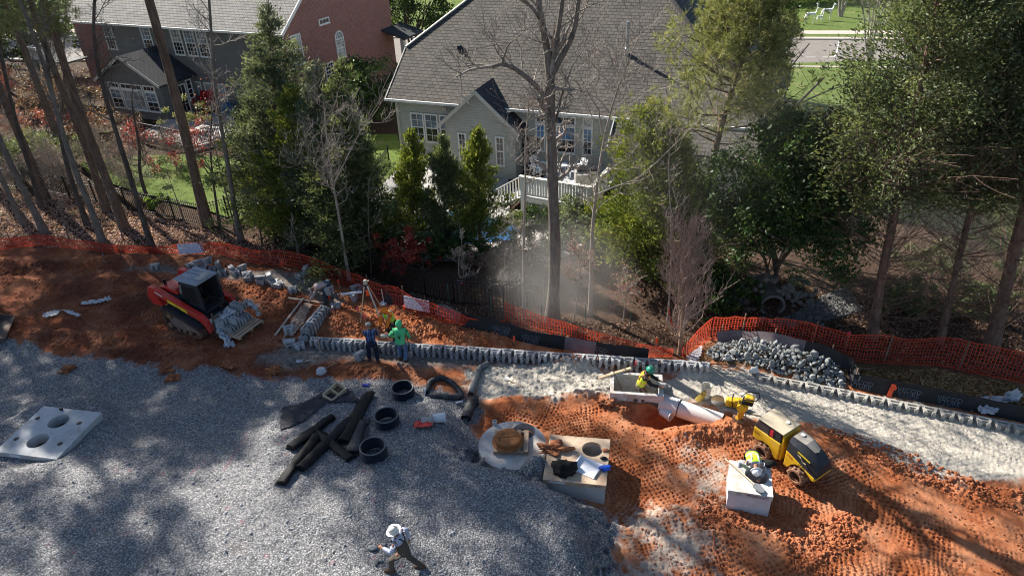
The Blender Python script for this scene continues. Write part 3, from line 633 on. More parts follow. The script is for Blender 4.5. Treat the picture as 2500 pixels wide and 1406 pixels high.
# gable end: arched window, small slot window, lower window
GO = np.array([OL[0] + UL[0] * xg, OL[1] + UL[1] * xg, 0])
s0, z1 = onplane(828, 105, GO, VL); s1, z0 = onplane(853, 135, GO, VL)
ar = window(hl, s0 - .45, z0 + .02, 1.0, 1.35, xg, 2, 3, M_GLASSC, M_GLASSC, axis='y')
m = MB(); cy, cz = s0 + .05, z0 + 1.37
for r0, r1, d in ((.5, .42, .06), (.24, .2, .045)):
    n = 14; ps = [(xg + dd, cy + r * math.cos(math.pi * i / n), cz + r * math.sin(math.pi * i / n)) for i in range(n + 1) for r in (r0, r1) for dd in (.002, d)]
    m.add(ps, [(i * 4 + a, i * 4 + b, i * 4 + 4 + b, i * 4 + 4 + a) for i in range(n) for a, b in ((0, 1), (1, 3), (3, 2), (2, 0))])
for k in range(1, 6):
    a = math.pi * k / 6; m.bar((xg + .03, cy + .22 * math.cos(a), cz + .22 * math.sin(a)), (xg + .03, cy + .44 * math.cos(a), cz + .44 * math.sin(a)), .025)
m.build('arched_window_head', M_TRIM, hl)
m = MB(); m.add([(xg + .02, cy + .44 * math.cos(math.pi * i / 14), cz + .44 * math.sin(math.pi * i / 14)) for i in range(15)], [tuple(range(15))]); m.build('pane', M_GLASSB, hl)
s0, z0 = onplane(777, 60, GO, VL); window(hl, s0 + .05, z0 - .1, 1.15, .38, xg, 3, 1, None, axis='y', mid=False)
s0, z0 = onplane(798, 200, GO, VL); window(hl, s0, z0 - .3, 1.0, 1.5, xg, 3, 3, None, axis='y')
s0, z0 = onplane(700, 95, GO, VL); window(hl, s0 + .3, 3.5, 1.0, 1.9, xg, 1, 1, M_GLASSC, axis='y')
# porch at the far corner
m = MB(); m.add([(xg, DL - 1.6, 3.75), (xg + 2.0, DL - 1.6, 3.2), (xg + 2.0, DL + 1.4, 3.2), (xg, DL + 1.4, 3.75), (xg, DL - 1.6, 3.6), (xg + 2.0, DL - 1.6, 3.05), (xg + 2.0, DL + 1.4, 3.05), (xg, DL + 1.4, 3.6)], [(0, 1, 2, 3), (7, 6, 5, 4), (0, 4, 5, 1), (1, 5, 6, 2), (2, 6, 7, 3)]); m.build('porch_roof', M_SH3, hl)
m = MB(); m.box((xg + 1.7, DL - 1.4, 1.55), (.3, .3, 3.1)); m.build('porch_column', M_TRIMT, hl)
# small upper balcony at the far corner, steel rails
bx, byy = -2.1, -1.0
m = MB(); m.box((bx, byy, 3.0), (3.6, 1.9, .12)); m.build('balcony_floor', mat('grey_decking', (.12, .12, .12), .8, bump=.01), hl)
for a, b in (((bx - 1.8, byy - .95), (bx + 1.8, byy - .95)), ((bx - 1.8, byy - .95), (bx - 1.8, byy + .95))):
    m = MB(); m.bar((*a, 3.95), (*b, 3.95), .07); m.bar((*a, 3.2), (*b, 3.2), .05)
    n = int(math.dist(a, b) / .13)
    for k in range(n + 1): f = k / n; q = (a[0] + (b[0] - a[0]) * f, a[1] + (b[1] - a[1]) * f); m.bar((*q, 3.06), (*q, 3.95), .028)
    m.build('balcony_railing', mat('weathered_rail', (.42, .42, .42), .6), hl)
for dx in (-1.7, 1.7): m = MB(); m.box((bx + dx, byy - .85, 1.47), (.15, .15, 2.94)); m.build('balcony_post', _MC['weathered_rail'], hl)

def strip(name, pts, z, mat_, kind='structure', th=None):
    m = MB(); n = len(pts)
    if th: m.prism([(p[0], p[1]) for p in pts], z - th, z)
    else: m.add([(p[0], p[1], z) for p in pts], [tuple(range(n))])
    return tag(m.build(name, mat_), kind=kind)
# ---- terrace of the grey house, black railing, red chairs
pt = [P(*p)[:2] for p in ((402, 305), (560, 285), (600, 340), (470, 372), (340, 342))]
tag(strip('terrace', pt, .32, mat('terrace_boards', (.34, .33, .33), .8, bump=.005), th=.5), kind='structure')
def railing(name, label, a, b, z, h, mt, pitch=.11, cat='railing', top=.06, every=2.2):
    L = math.dist(a[:2], b[:2]); o = thing(name, label, cat, (a[0], a[1], z), math.atan2(b[1] - a[1], b[0] - a[0]))
    for zz in (h, .12): m = MB(); m.box((L / 2, 0, zz), (L, top * .8, top * .7)); m.build('rail', mt, o)
    n = max(2, int(L / pitch)); bm_ = MB().box((0, 0, h / 2 + .03), (.025, .025, h - .08)).mesh('baluster', mt)
    for k in range(1, n): link('baluster', bm_, o, (L * k / n, 0, 0))
    np_ = max(1, round(L / every)); pm = MB().box((0, 0, h / 2 + .02), (.08, .08, h + .1)).mesh('post', mt)
    for k in range(np_ + 1): link('post', pm, o, (L * k / np_, 0, 0))
    return o
M_RAIL = mat('bronze_rail', (.035, .03, .028), .5)
railing('terrace_railing', 'dark bronze railing along the front of the grey house terrace', P(340, 345), P(472, 374), .32, .95, M_RAIL)
railing('terrace_railing', 'dark bronze railing running back along the terrace beside the red chairs', P(474, 374), P(560, 345), .32, .95, M_RAIL)
def adirondack(name, label, loc, rz, mt, group=None, sc=1.0):
    o = thing(name, label, 'chair', loc, rz, group)
    o.scale = (sc,) * 3
    for k in range(5): m = MB(); m.bar((-.05 - .09 * k, -.27, .38 - .035 * k), (-.05 - .09 * k, .27, .38 - .035 * k), .08, .022); m.build('seat_slat', mt, o)
    for k in range(5):
        y = -.2 + .1 * k; m = MB(); m.bar((-.38, y, .2), (-.66, y, 1.0 - .03 * abs(k - 2)), .085, .022); m.build('back_slat', mt, o)
    m = MB(); m.bar((-.60, -.26, .84), (-.60, .26, .84), .06, .025); m.bar((-.46, -.26, .42), (-.46, .26, .42), .06, .025); m.build('back_rail', mt, o)
    for s in (-1, 1):
        m = MB(); m.bar((.02, s * .3, 0), (.02, s * .3, .6), .09, .03); m.build('leg', mt, o)
        m = MB(); m.bar((-.62, s * .28, 0), (-.02, s * .28, .36), .10, .028); m.build('leg', mt, o)
        m = MB(); m.bar((-.55, s * .32, .3), (-.50, s * .32, .6), .07, .028); m.build('leg', mt, o)
        m = MB(); m.bar((.1, s * .34, .62), (-.62, s * .34, .60), .14, .025); m.build('armrest', mt, o)
    return o
M_RED = mat('red_chair_paint', (.32, .015, .02), .5)
c = P(492, 278); adirondack('adirondack_chair', 'red chair of two on the grey house terrace, the one nearer the trunk', (c[0], c[1], .32), -1.9, M_RED, sc=1.15)
c = P(514, 280); adirondack('adirondack_chair', 'red chair of two on the grey house terrace, the one nearer the blue cover', (c[0], c[1], .32), -1.6, M_RED, sc=1.15)
c = P(560, 285); m = MB(); m.lathe([(0, .62), (.3, .6), (.5, .5), (.55, .2), (.5, .02)], 12)
o = m.build('grill_cover', mat('blue_tarp', (.06, .13, .22), .6), None, (c[0], c[1], .32), smooth=True); tag(o, 'blue cover over a low round item on the grey house terrace', 'cover')

# ---- deck of the sage house
M_DECK = mat('deck_boards', (.46, .46, .47), .75, var=.12); M_WR = mat('white_deck_rail', (.72, .69, .62), .6, var=.08)
DZ = .95; dfl = P(1276, 478, DZ); dfr = P(1443, 506, DZ)
du_ = (dfr - dfl); DLn = float(np.hypot(du_[0], du_[1])); drz = math.atan2(du_[1], du_[0])
dk = thing('deck', 'raised deck with white balustrade and lattice skirt behind the tall forked tree', 'deck', (dfl[0], dfl[1], 0), drz)
dd = 5.0
nb = 34
bm_ = MB().box((0, dd / 2, DZ - .02), (DLn / nb - .008, dd, .035)).mesh('deck_board', M_DECK)
for k in range(nb): link('deck_board', bm_, dk, ((k + .5) * DLn / nb, 0, 0))
m = MB(); m.box((DLn / 2, .0, DZ - .17), (DLn + .06, .05, .24)); m.build('rim_joist', M_WR, dk)
for k, xx in enumerate((0, DLn / 2, DLn)): m = MB(); m.box((xx, -.04, (DZ + 1.0) / 2), (.13, .13, DZ + 1.05)); m.build('post', M_WR, dk)
m = MB(); m.box((DLn / 2, -.04, DZ + 1.0), (DLn + .25, .2, .045)); m.build('cap_rail', M_WR, dk)
m = MB(); m.box((DLn / 2, -.04, DZ + .12), (DLn, .05, .07)); m.build('rail', M_WR, dk)
bal = MB().box((0, -.04, DZ + .53), (.11, .03, .84)).mesh('baluster', M_WR)
for k in range(1, 25):
    if k != 12: link('baluster', bal, dk, (DLn * k / 25, 0, 0))
m = MB(); m.box((DLn, 1.2, DZ + 1.0), (.2, 2.3, .045)); m.build('cap_rail', M_WR, dk)
for k in range(1, 12): link('baluster', bal, dk, (DLn + .02, .04 + 2.3 * k / 12, 0)).rotation_euler = (0, 0, math.pi / 2)
lat = MB()
for s in (-1, 1):
    for k in range(-7, 40):
        x0 = k * .13; a = [x0, 0.0]; b = [x0 + s * .68, .68]
        for e in (a, b): pass
        pts = [(x0 + s * tt, tt) for tt in np.linspace(0, .68, 9)]; pts = [p for p in pts if .05 < p[0] < DLn - .05]
        if len(pts) > 1: lat.bar((pts[0][0], -.02 + s * .006, pts[0][1] + .02), (pts[-1][0], -.02 + s * .006, pts[-1][1] + .02), .03, .01)
lat.build('lattice', M_WR, dk)
for k in range(5): m = MB(); m.box((-.15 - .3 * k, 1.3, DZ - .12 - .17 * k), (.32, 2.2, .05)); m.build('stair_tread', M_DECK, dk); m = MB(); m.box((-.02 - .3 * k, 1.3, DZ - .22 - .17 * k), (.03, 2.2, .15)); m.build('stair_riser', M_WR, dk)
m = MB(); m.bar((-.05, .12, DZ + .95), (-1.5, .12, .95), .09, .05); m.build('stair_rail', M_WR, dk)
for k in range(9): m = MB(); f = k / 9; m.bar((-.1 - 1.4 * f, .12, DZ + .92 - .95 * f), (-.1 - 1.4 * f, .12, DZ - .05 - .85 * f), .10, .03); m.build('baluster', M_WR, dk)
M_WCH = mat('white_chair', (.72, .74, .76), .5, var=.05)
c = P(1402, 440, DZ); adirondack('adirondack_chair', 'white adirondack chair in the open on the deck beside the black lidded box', (c[0], c[1], DZ), -2.55, M_WCH)
c = P(1326, 432, DZ); adirondack('adirondack_chair', 'white adirondack chair half hidden behind the tall forked trunk on the deck', (c[0], c[1], DZ), -.7, M_WCH)
c = P(1374, 425, DZ); o = thing('side_table', 'small white table between the two white deck chairs', 'table', (c[0], c[1], DZ), .2)
m = MB(); m.box((0, 0, .5), (.5, .5, .03)); m.build('table_top', M_WCH, o)
for sx in (-1, 1):
    for sy in (-1, 1): m = MB(); m.box((sx * .2, sy * .2, .24), (.05, .05, .48)); m.build('leg', M_WCH, o)
c = P(1428, 452, DZ); o = thing('grill', 'black lidded grill box with pale side shelf at the deck corner', 'grill', (c[0], c[1], DZ), drz + .5)
m = MB(); m.box((0, 0, .45), (1.0, .6, .7)); m.build('body', mat('grill_grey', (.32, .31, .29), .6), o, bevel=.02); m = MB(); m.box((.05, .05, .84), (.95, .6, .1)); m.build('lid', M_BLACK, o, bevel=.02); m = MB(); m.box((-.2, -.42, .72), (.6, .25, .04)); m.build('side_shelf', _MC['grill_grey'], o)
for sx in (-1, 1): m = MB(); m.box((sx * .4, 0, .05), (.08, .5, .1)); m.build('foot', M_BLACK, o)
# concrete patio, pool under a blue cover
strip('patio', [P(*p)[:2] for p in ((905, 490), (950, 400), (1240, 410), (1245, 520), (1480, 540), (1500, 600), (1330, 640), (1000, 640), (930, 560))], .05, M_CONC)
o = strip('pool_cover', [P(*p)[:2] for p in ((1010, 540), (1060, 515), (1180, 530), (1275, 555), (1250, 590), (1100, 600), (1020, 585))], .075, mat('blue_pool_cover', (.012, .09, .24), .4, var=.35, sc=.8), kind='thing', th=.04); tag(o, 'blue cover stretched over a pool behind the small evergreens', 'pool cover', kind='thing'); o['kind'] = 'thing'
# ---- lawns, street
def lawn_mat(name, a, b, dry):
    t = NT(name); c = t.coord('Object')
    k = t.mix(t.ramp(t.noise(c, 5, 5, .7), (.3, 0), (.7, 1)), a, b); k = t.mix(t.ramp(t.noise(c, .55, 4, .6), (.56, 0), (.75, .8)), k, dry)
    return t.bsdf(k, .9, 0, .15, t.bump(t.noise(c, 30, 3, .7), .06))
M_LAWN = lawn_mat('lawn_grass', (.075, .118, .02), (.15, .215, .04), (.27, .26, .11))
strip('lawn', [P(*p)[:2] for p in ((195, 400), (330, 385), (470, 380), (640, 400), (640, 480), (585, 545), (500, 515), (380, 485), (265, 450), (215, 425))], .10, M_LAWN)
strip('lawn', [P(*p)[:2] for p in ((870, 330), (970, 330), (985, 400), (905, 480), (800, 470), (790, 360))], .06, M_LAWN)
strip('lawn', [(14.5, 31), (13, 47), (17.5, 56.0), (75, 55.5), (75, 18), (23.5, 21.5), (19, 27)], .09, M_LAWN)
n0 = P(1900, 164); n1 = P(2110, 166); f0 = P(1890, 98); f1 = P(2130, 97)
ru = (n1 - n0)[:2]; ru = ru / np.linalg.norm(ru); rn = np.array([-ru[1], ru[0]]); RW = float((f0[:2] - n0[:2]) @ rn)
def along(s, d): q = n0[:2] + ru * s + rn * d; return (q[0], q[1])
def band(name, d0, d1, z, mt, th=None): return strip(name, [along(-120, d0), along(90, d0), along(90, d1), along(-120, d1)], z, mt, th=th)
M_ASPH = mat('asphalt', (.21, .19, .172), .9, var=.12, sc=1.2, bump=.01); M_KERB = mat('kerb_concrete', (.48, .42, .36), .85, var=.1)
band('road', .02, RW - .02, .02, M_ASPH); band('kerb', -.35, .0, .12, M_KERB, .25); band('kerb', RW, RW + .75, .12, M_KERB, .25)
band('verge', RW + .76, RW + 1.75, .13, M_LAWN, .2); band('pavement', RW + 1.76, RW + 3.3, .15, M_KERB, .2); band('lawn', RW + 3.31, RW + 34, .16, M_LAWN, .2)
o = thing('road_patch_marking', 'thin white utility paint lines on the asphalt street', 'road marking', (0, 0, 0))
for a, b in (((1968, 140), (1991, 140)), ((2008, 140), (2036, 139)), ((2036, 139), (2043, 133)), ((2042, 130), (2046, 116)), ((2046, 114), (2048, 102))):
    p0, p1 = P(*a, .03), P(*b, .03); m = MB(); m.bar((p0[0], p0[1], .026), (p1[0], p1[1], .026), .10, .004); m.build('stripe', M_TRIM, o)
# brick house across the street, mostly in shade
c = P(2050, -40); q = along(12, RW + 24); o = thing('house', 'dark brick house across the street behind the white deer', 'house', (q[0], q[1], 0), math.atan2(ru[1], ru[0]))
m = MB(); m.box((0, 4, 2.6), (26, 8, 5.2)); m.build('wall', M_BRICK, o)
m = MB(); roof_poly(m, [(-13.5, -.5), (13.5, -.5), (13.5, 4), (-13.5, 4)], .15, lambda x, y: 5.2 + .6 * y); m.build('roof', M_SH3, o); m = MB(); roof_poly(m, [(-13.5, 4), (13.5, 4), (13.5, 8.5), (-13.5, 8.5)], .15, lambda x, y: 5.2 + .6 * (8 - y)); m.build('roof', M_SH3, o)
for k in range(5): window(o, -9 + 4 * k, .9, 1.1, 1.7, 0, 2, 2)
m = MB(); m.box((9.5, -1.3, .2), (3, 2.4, .4)); m.build('porch_step', M_CONC, o)
# ================================================================ TREES AND SHRUBS
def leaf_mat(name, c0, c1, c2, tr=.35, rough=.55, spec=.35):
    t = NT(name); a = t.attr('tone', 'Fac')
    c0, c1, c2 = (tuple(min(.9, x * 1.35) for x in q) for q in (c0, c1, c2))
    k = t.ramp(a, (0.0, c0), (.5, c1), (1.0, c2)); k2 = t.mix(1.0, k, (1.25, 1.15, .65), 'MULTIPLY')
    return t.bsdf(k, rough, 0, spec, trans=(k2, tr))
L_CYP = leaf_mat('cypress_foliage', (.038, .054, .027), (.090, .120, .056), (.20, .225, .115))
L_CYB = leaf_mat('grey_cypress_foliage', (.042, .060, .040), (.10, .128, .08), (.22, .245, .16))
L_ARB = leaf_mat('golden_arborvitae_foliage', (.045, .065, .014), (.12, .155, .03), (.27, .28, .07))
L_PIN = leaf_mat('pine_needles', (.065, .085, .030), (.16, .18, .075), (.33, .33, .17), .35)
L_MAG = leaf_mat('dark_glossy_leaves', (.014, .030, .010), (.030, .062, .018), (.075, .12, .03), .25, .5, .3)
L_HOL = leaf_mat('grey_green_leaves', (.03, .05, .02), (.08, .11, .05), (.30, .33, .24), .3, .5, .3)
L_RED = leaf_mat('crimson_leaves', (.12, .012, .02), (.24, .05, .055), (.42, .24, .23), .3)
L_RUS = leaf_mat('rust_red_leaves', (.12, .018, .014), (.28, .05, .04), (.42, .12, .08), .4)
L_DRY = leaf_mat('dry_brown_leaves', (.07, .045, .035), (.16, .105, .08), (.30, .22, .17), .3)
L_PNK = leaf_mat('pink_dead_leaves', (.24, .08, .07), (.42, .17, .14), (.58, .33, .28), .4)
def bark(name, a, b, sc=9, bump=.03):
    t = NT(name); c = t.coord('Object', (1, 1, .22)); n = t.noise(c, sc, 5, .7)
    k = t.mix(t.ramp(n, (.32, 0), (.68, 1)), a, b); k = t.mix(t.ramp(t.noise(t.coord('Object'), 1.1, 3), (.5, 0), (.75, .5)), k, tuple(x * .6 for x in a))
    return t.bsdf(k, .9, 0, .15, t.bump(n, bump))
B_PINE = bark('pine_bark', (.085, .055, .042), (.22, .155, .12)); B_GREY = bark('grey_bark', (.10, .085, .075), (.25, .215, .19), 12)
B_DARK = bark('dark_bark', (.045, .036, .032), (.14, .115, .10)); B_PALE = bark('pale_bark', (.21, .18, .155), (.42, .37, .33), 12, .015); B_CYP = bark('cypress_bark', (.12, .075, .058), (.28, .19, .155), 14)
def tubes(Pn, Rn, n):
    Pn = np.asarray(Pn, float); Rn = np.asarray(Rn, float); M_, K = Rn.shape
    T = np.gradient(Pn, axis=1); T /= (np.linalg.norm(T, axis=2, keepdims=True) + 1e-9)
    mean = Pn[:, -1] - Pn[:, 0]; mean /= (np.linalg.norm(mean, axis=1, keepdims=True) + 1e-9)
    A = np.where(np.abs(mean[:, 2:3]) < .8, np.array([[0, 0, 1.0]]), np.array([[1.0, 0, 0]]))[:, None, :]
    Q = np.cross(T, np.broadcast_to(A, T.shape)); Q /= (np.linalg.norm(Q, axis=2, keepdims=True) + 1e-9); U_ = np.cross(T, Q)
    a = np.arange(n) * 2 * math.pi / n
    V = Pn[:, :, None] + (Q[:, :, None] * np.cos(a)[None, None, :, None] + U_[:, :, None] * np.sin(a)[None, None, :, None]) * Rn[:, :, None, None]
    m_, k_, i_ = np.meshgrid(np.arange(M_), np.arange(K - 1), np.arange(n), indexing='ij'); b = (m_ * K + k_) * n; i2 = (i_ + 1) % n
    F_ = np.stack([b + i_, b + i2, b + n + i2, b + n + i_], -1).reshape(-1, 4)
    return V.reshape(-1, 3), F_
def merge(parts):
    vs, fs, o = [], [], 0
    for v, f in parts: vs.append(v); fs.append(f + o); o += len(v)
    return np.concatenate(vs), np.concatenate(fs)
def resample(pts, k):
    pts = np.asarray(pts, float); s = np.r_[0, np.cumsum(np.linalg.norm(np.diff(pts, axis=0), axis=1))]; u = np.linspace(0, s[-1], k)
    return np.stack([np.interp(u, s, pts[:, i]) for i in range(3)], 1)
class Twigs:
    """branches kept as four-point curves, thick ones and thin ones apart"""
    def __init__(s): s.p = []; s.r = []
    def add(s, pts, r0, r1): s.p.append(resample(pts, 4)); s.r.append(np.linspace(r0, r1, 4))
    def geo(s):
        if not s.p: return []
        p = np.array(s.p); r = np.array(s.r); out = []
        for lo, hi, n in ((.03, 9, 6), (.014, .03, 4), (0, .014, 3)):
            k = (r[:, 0] >= lo) & (r[:, 0] < hi)
            if k.any(): out.append(tubes(p[k], r[k], n))
        return out
def grow(tw, rng, p, d, L, r, depth, kids, up=.25, spread=.8, wob=.25, rmin=.006, ratio=.62):
    """a branch that wanders and splits; returns tips"""
    d = np.array(d, float); d /= np.linalg.norm(d) + 1e-9; pts = [np.array(p, float)]; n = 3
    for i in range(n):
        d = d + np.array([rng.gauss(0, wob), rng.gauss(0, wob), rng.gauss(0, wob) + up * .35]); d /= np.linalg.norm(d) + 1e-9
        pts.append(pts[-1] + d * L / n)
    tw.add(pts, r, max(rmin, r * .45)); tips = [(pts[-1], d)]
    if depth > 0:
        for k in range(kids):
            t = rng.uniform(.3, 1.0); i = min(n - 1, int(t * n)); f = t * n - i; q = pts[i] * (1 - f) + pts[i + 1] * f
            a = np.array([rng.gauss(0, 1), rng.gauss(0, 1), rng.gauss(0, .7) + up]); a -= d * (a @ d) * .6; a /= np.linalg.norm(a) + 1e-9
            nd = d * (1 - spread * .5) + a * spread
            tips += grow(tw, rng, q, nd, L * rng.uniform(.45, .75), max(rmin, r * ratio * (1 - .4 * t)), depth - 1, kids, up, spread, wob, rmin, ratio)
    return tips
def leaf_mesh(name, C, D, Ln, Wd, tone, mt, parent, seed=0, curl=.25, loc=None):
    """leaves or sprays: one folded four-point blade each"""
    rs = np.random.RandomState(seed); N = len(C); D = D / (np.linalg.norm(D, axis=1, keepdims=True) + 1e-9)
    A = rs.normal(size=(N, 3)); S = np.cross(D, A); S /= (np.linalg.norm(S, axis=1, keepdims=True) + 1e-9); Nn = np.cross(S, D)
    Ln = np.broadcast_to(np.asarray(Ln, float), (N,))[:, None]; Wd = np.broadcast_to(np.asarray(Wd, float), (N,))[:, None]
    V = np.stack([C - D * Ln * .5, C + S * Wd * .5 + Nn * Wd * curl, C + D * Ln * .5, C - S * Wd * .5 + Nn * Wd * curl], 1).reshape(-1, 3)
    Fq = np.arange(N * 4).reshape(-1, 4); o = mesh_np(name, V, Fq, mt, parent, loc=loc)
    at = o.data.attributes.new('tone', 'FLOAT', 'POINT'); at.data.foreach_set('value', np.repeat(np.clip(tone, 0, 1), 4).astype(np.float32)); return o
def trunk_path(base, pts, lean=0.0):
    """trunk points through pixels, in the upright plane of the tree's foot"""
    g = GZ(*base) if base[1] > 560 else Vector(tuple(P(*base, 0.0)))
    out = [np.array([g.x, g.y, g.z - .15])]
    for i, (a, b) in enumerate(pts): q = PL(a, b, g.y + lean * (i + 1)); out.append(np.array(q))
    return g, out
def tree_root(name, label, g, group=None, cat='tree'): return thing(name, label, cat, (g[0], g[1], g[2]), 0, group)
def smooth_path(pts, k=14):
    """ease the corners out of a trunk line"""
    q = resample(pts, k)
    for _ in range(3): q[1:-1] = .25 * q[:-2] + .5 * q[1:-1] + .25 * q[2:]
    return q
def trunk_mesh(root, pts, r0, r1, mt, k=14, flare=1.5):
    q = smooth_path(pts, k) - np.array(root.location); R = np.linspace(r0, r1, k) * (1 + .05 * np.sin(np.arange(k) * 1.7)); R[0] *= flare; R[1] *= 1 + (flare - 1) * .25
    v, f = tubes(q[None], R[None], 10); return mesh_np('trunk', v, f, mt, root, smooth=True), q, R
def bare_tree(name, label, base, pts, r0, r1, mt, twm, seed, side=16, L=1.6, depth=2, kids=4, z0=.35, up=.4, spread=.8, group=None, lean=0.0, leaves=None, forks=(), rmin=.006, name_b='branches'):
    rng = ev(seed); g, pp = trunk_path(base, pts, lean); root = tree_root(name, label, g, group); o, q, R = trunk_mesh(root, pp, r0, r1, mt)
    tw = Twigs(); tips = []
    for fk in forks:
        fp, fr0, fr1 = fk; fq = resample([np.array(PL(a, b, g.y)) - np.array(root.location) for a, b in fp], 10); big = [tubes(fq[None], np.linspace(fr0, fr1, 10)[None], 8)]
        v, f = merge(big); mesh_np('limb', v, f, mt, root, smooth=True)
        for k in range(side // 3):
            i = rng.randint(3, 9); a = rng.uniform(0, 6.28); tips += grow(tw, rng, fq[i], (math.cos(a), math.sin(a), rng.uniform(-.1, .8)), L * rng.uniform(.5, 1.0), max(rmin, fr1 * rng.uniform(.35, .6)), depth, kids, up, spread, rmin=rmin)
        tips += grow(tw, rng, fq[-1], fq[-1] - fq[-3], L * .8, fr1 * .8, depth, kids, up, spread, rmin=rmin)
    n = len(q)
    for k in range(side):
        t = z0 + (1 - z0) * rng.random() ** .8; i = min(n - 2, int(t * (n - 1))); f = t * (n - 1) - i; p = q[i] * (1 - f) + q[i + 1] * f; a = rng.uniform(0, 6.28)
        rr = R[i]; tips += grow(tw, rng, p, (math.cos(a), math.sin(a), rng.uniform(.1, .9)), L * rng.uniform(.4, 1.0) * (1.15 - .5 * t), max(rmin, rr * rng.uniform(.25, .5)), depth, kids, up, spread, rmin=rmin)
    tips += grow(tw, rng, q[-1], q[-1] - q[-2], L * .7, r1 * .9, depth, kids, up, spread * .8, rmin=rmin)
    if tw.p: v, f = merge(tw.geo()); mesh_np(name_b, v, f, twm, root)
    if leaves:
        lm, per, ls = leaves; rs = np.random.RandomState(seed); T = np.array([t[0] for t in tips]); C = np.repeat(T, per, 0) + rs.normal(0, .13, (len(T) * per, 3)); D = rs.normal(size=C.shape)
        leaf_mesh('foliage', C, D, ls * rs.uniform(.6, 1.2, len(C)), ls * .55, rs.rand(len(C)), lm, root, seed)
    return root
def cypress(name, label, base, apex, rad, seed, mt, nb=150, lf=90, z0=.06, top=None, twm=None, rise=.35, ll=.17, lw=.05, group=None, trunk=True, prof=.75, g=None):
    rs = np.random.RandomState(seed)
    if g is None: g = GZ(*base) if base[1] > 560 else Vector(tuple(P(*base, 0.0)))
    ap = np.array(PL(apex[0], apex[1], g.y)); H = ap[2] - g.z; lean = (ap[0] - g.x) / H; root = tree_root(name, label, g, group)
    u = np.sort(rs.rand(nb)) ** .85; z = H * (z0 + (1 - z0) * u); az = rs.rand(nb) * 6.283; Lb = rad * 1.2 * (1 - u ** (1 / prof)) ** .8 * rs.uniform(.5, 1.2, nb) * (1 + .22 * np.sin(az * 2 + seed) + .15 * np.sin(az * 3 + 9 * u)) + .14
    el = rise + .5 * u + rs.normal(0, .12, nb); dirs = np.stack([np.cos(az) * np.cos(el), np.sin(az) * np.cos(el), np.sin(el)], 1)
    start = np.stack([lean * z, 0 * z, z - Lb * .25], 1); ctone = rs.rand(nb)
    cnt = np.maximum(8, (lf * 1.15 * (Lb / rad) ** 1.3)).astype(int); bi = np.repeat(np.arange(nb), cnt); N = len(bi)
    t = 1 - rs.rand(N) ** 1.5 * .8; sag = (t ** 2) * -.12 * Lb[bi]
    C = start[bi] + dirs[bi] * (Lb[bi] * t)[:, None]; C[:, 2] += sag
    sp = (.10 + .26 * Lb[bi] * (1 - t * .7)); C += rs.normal(0, 1, (N, 3)) * sp[:, None] * np.array([.6, .6, .42])
    D = dirs[bi] + rs.normal(0, .5, (N, 3)); D[:, 2] += .25
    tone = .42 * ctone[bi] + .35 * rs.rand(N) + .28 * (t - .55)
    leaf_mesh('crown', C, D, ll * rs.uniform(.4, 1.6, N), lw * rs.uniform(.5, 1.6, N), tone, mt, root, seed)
    if trunk:
        r = max(.05, H * .014); v, f = tubes(np.array([[(0, 0, -.1), (lean * H * .5, 0, H * .5), (lean * H * .97, 0, H * .97)]]), np.array([[r * 1.2, r * .7, .012]]), 7)
        mesh_np('trunk', v, f, twm or B_CYP, root, smooth=True)
        s_ = np.stack([start, start + dirs * Lb[:, None] * .35, start + dirs * Lb[:, None] * .7], 1); v, f = tubes(s_, np.linspace(.022, .007, 3)[None] * np.ones((nb, 1)), 3); mesh_np('branches', v, f, twm or B_CYP, root)
    return root
def dome(name, label, g, H, rx, ry, n, seed, mt, ll=.14, lw=.07, z0=.05, group=None, stems=4, clump=70, twm=None, cat='tree', sig=.16, flat=1.0):
    """a broad-leaved crown: leaf clumps over and through an uneven dome"""
    rs = np.random.RandomState(seed); root = tree_root(name, label, g, group, cat)
    m = max(6, n // clump); th = rs.rand(m) * 6.283; uu = rs.rand(m); rr = rs.rand(m) ** .38
    ph = np.arccos(1 - uu * 1.35); bump = 1 + .18 * np.sin(th * 3 + seed) + .14 * np.sin(th * 5 + 2 * ph + seed * 2)
    cz = H * .42; CC = np.stack([np.cos(th) * np.sin(ph) * rx * rr * bump, np.sin(th) * np.sin(ph) * ry * rr * bump, cz + np.cos(ph) * (H - cz) * rr * flat], 1); CC[:, 2] = np.maximum(CC[:, 2], H * z0 + .1)
    ci = rs.randint(0, m, n); s = sig * (rx + ry) * .5; C = CC[ci] + rs.normal(0, 1, (n, 3)) * s * np.array([.55, .55, .42]); C[:, 2] = np.maximum(C[:, 2], .05)
    D = rs.normal(size=(n, 3)) + (C - np.array([0, 0, H * .4])) / max(rx, H) * .8
    leaf_mesh('crown', C, D, ll * rs.uniform(.4, 1.6, n), lw * rs.uniform(.5, 1.5, n), .45 * rs.rand(m)[ci] + .55 * rs.rand(n), mt, root, seed)
    tw = Twigs(); rng = ev(seed)
    for k in range(stems): a = rng.uniform(0, 6.28); grow(tw, rng, (rng.gauss(0, .12), rng.gauss(0, .12), -.05), (math.cos(a) * .35, math.sin(a) * .35, 1), H * .55, max(.02, H * .011), 1, 4, .3)
    v, f = merge(tw.geo()); mesh_np('trunk', v, f, twm or B_DARK, root); return root
def tuft_mesh(C, D, rs, k, ln, wd):
    """needle tufts: blades fanning from each shoot"""
    N = len(C); Cr = np.repeat(C, k, 0); Dr = np.repeat(D / (np.linalg.norm(D, axis=1, keepdims=True) + 1e-9), k, 0) + rs.normal(0, .75, (N * k, 3)); Dr /= np.linalg.norm(Dr, axis=1, keepdims=True)
    L = ln * rs.uniform(.6, 1.15, N * k); return Cr + Dr * L[:, None] * .5, Dr, L, np.repeat(rs.rand(N), k)
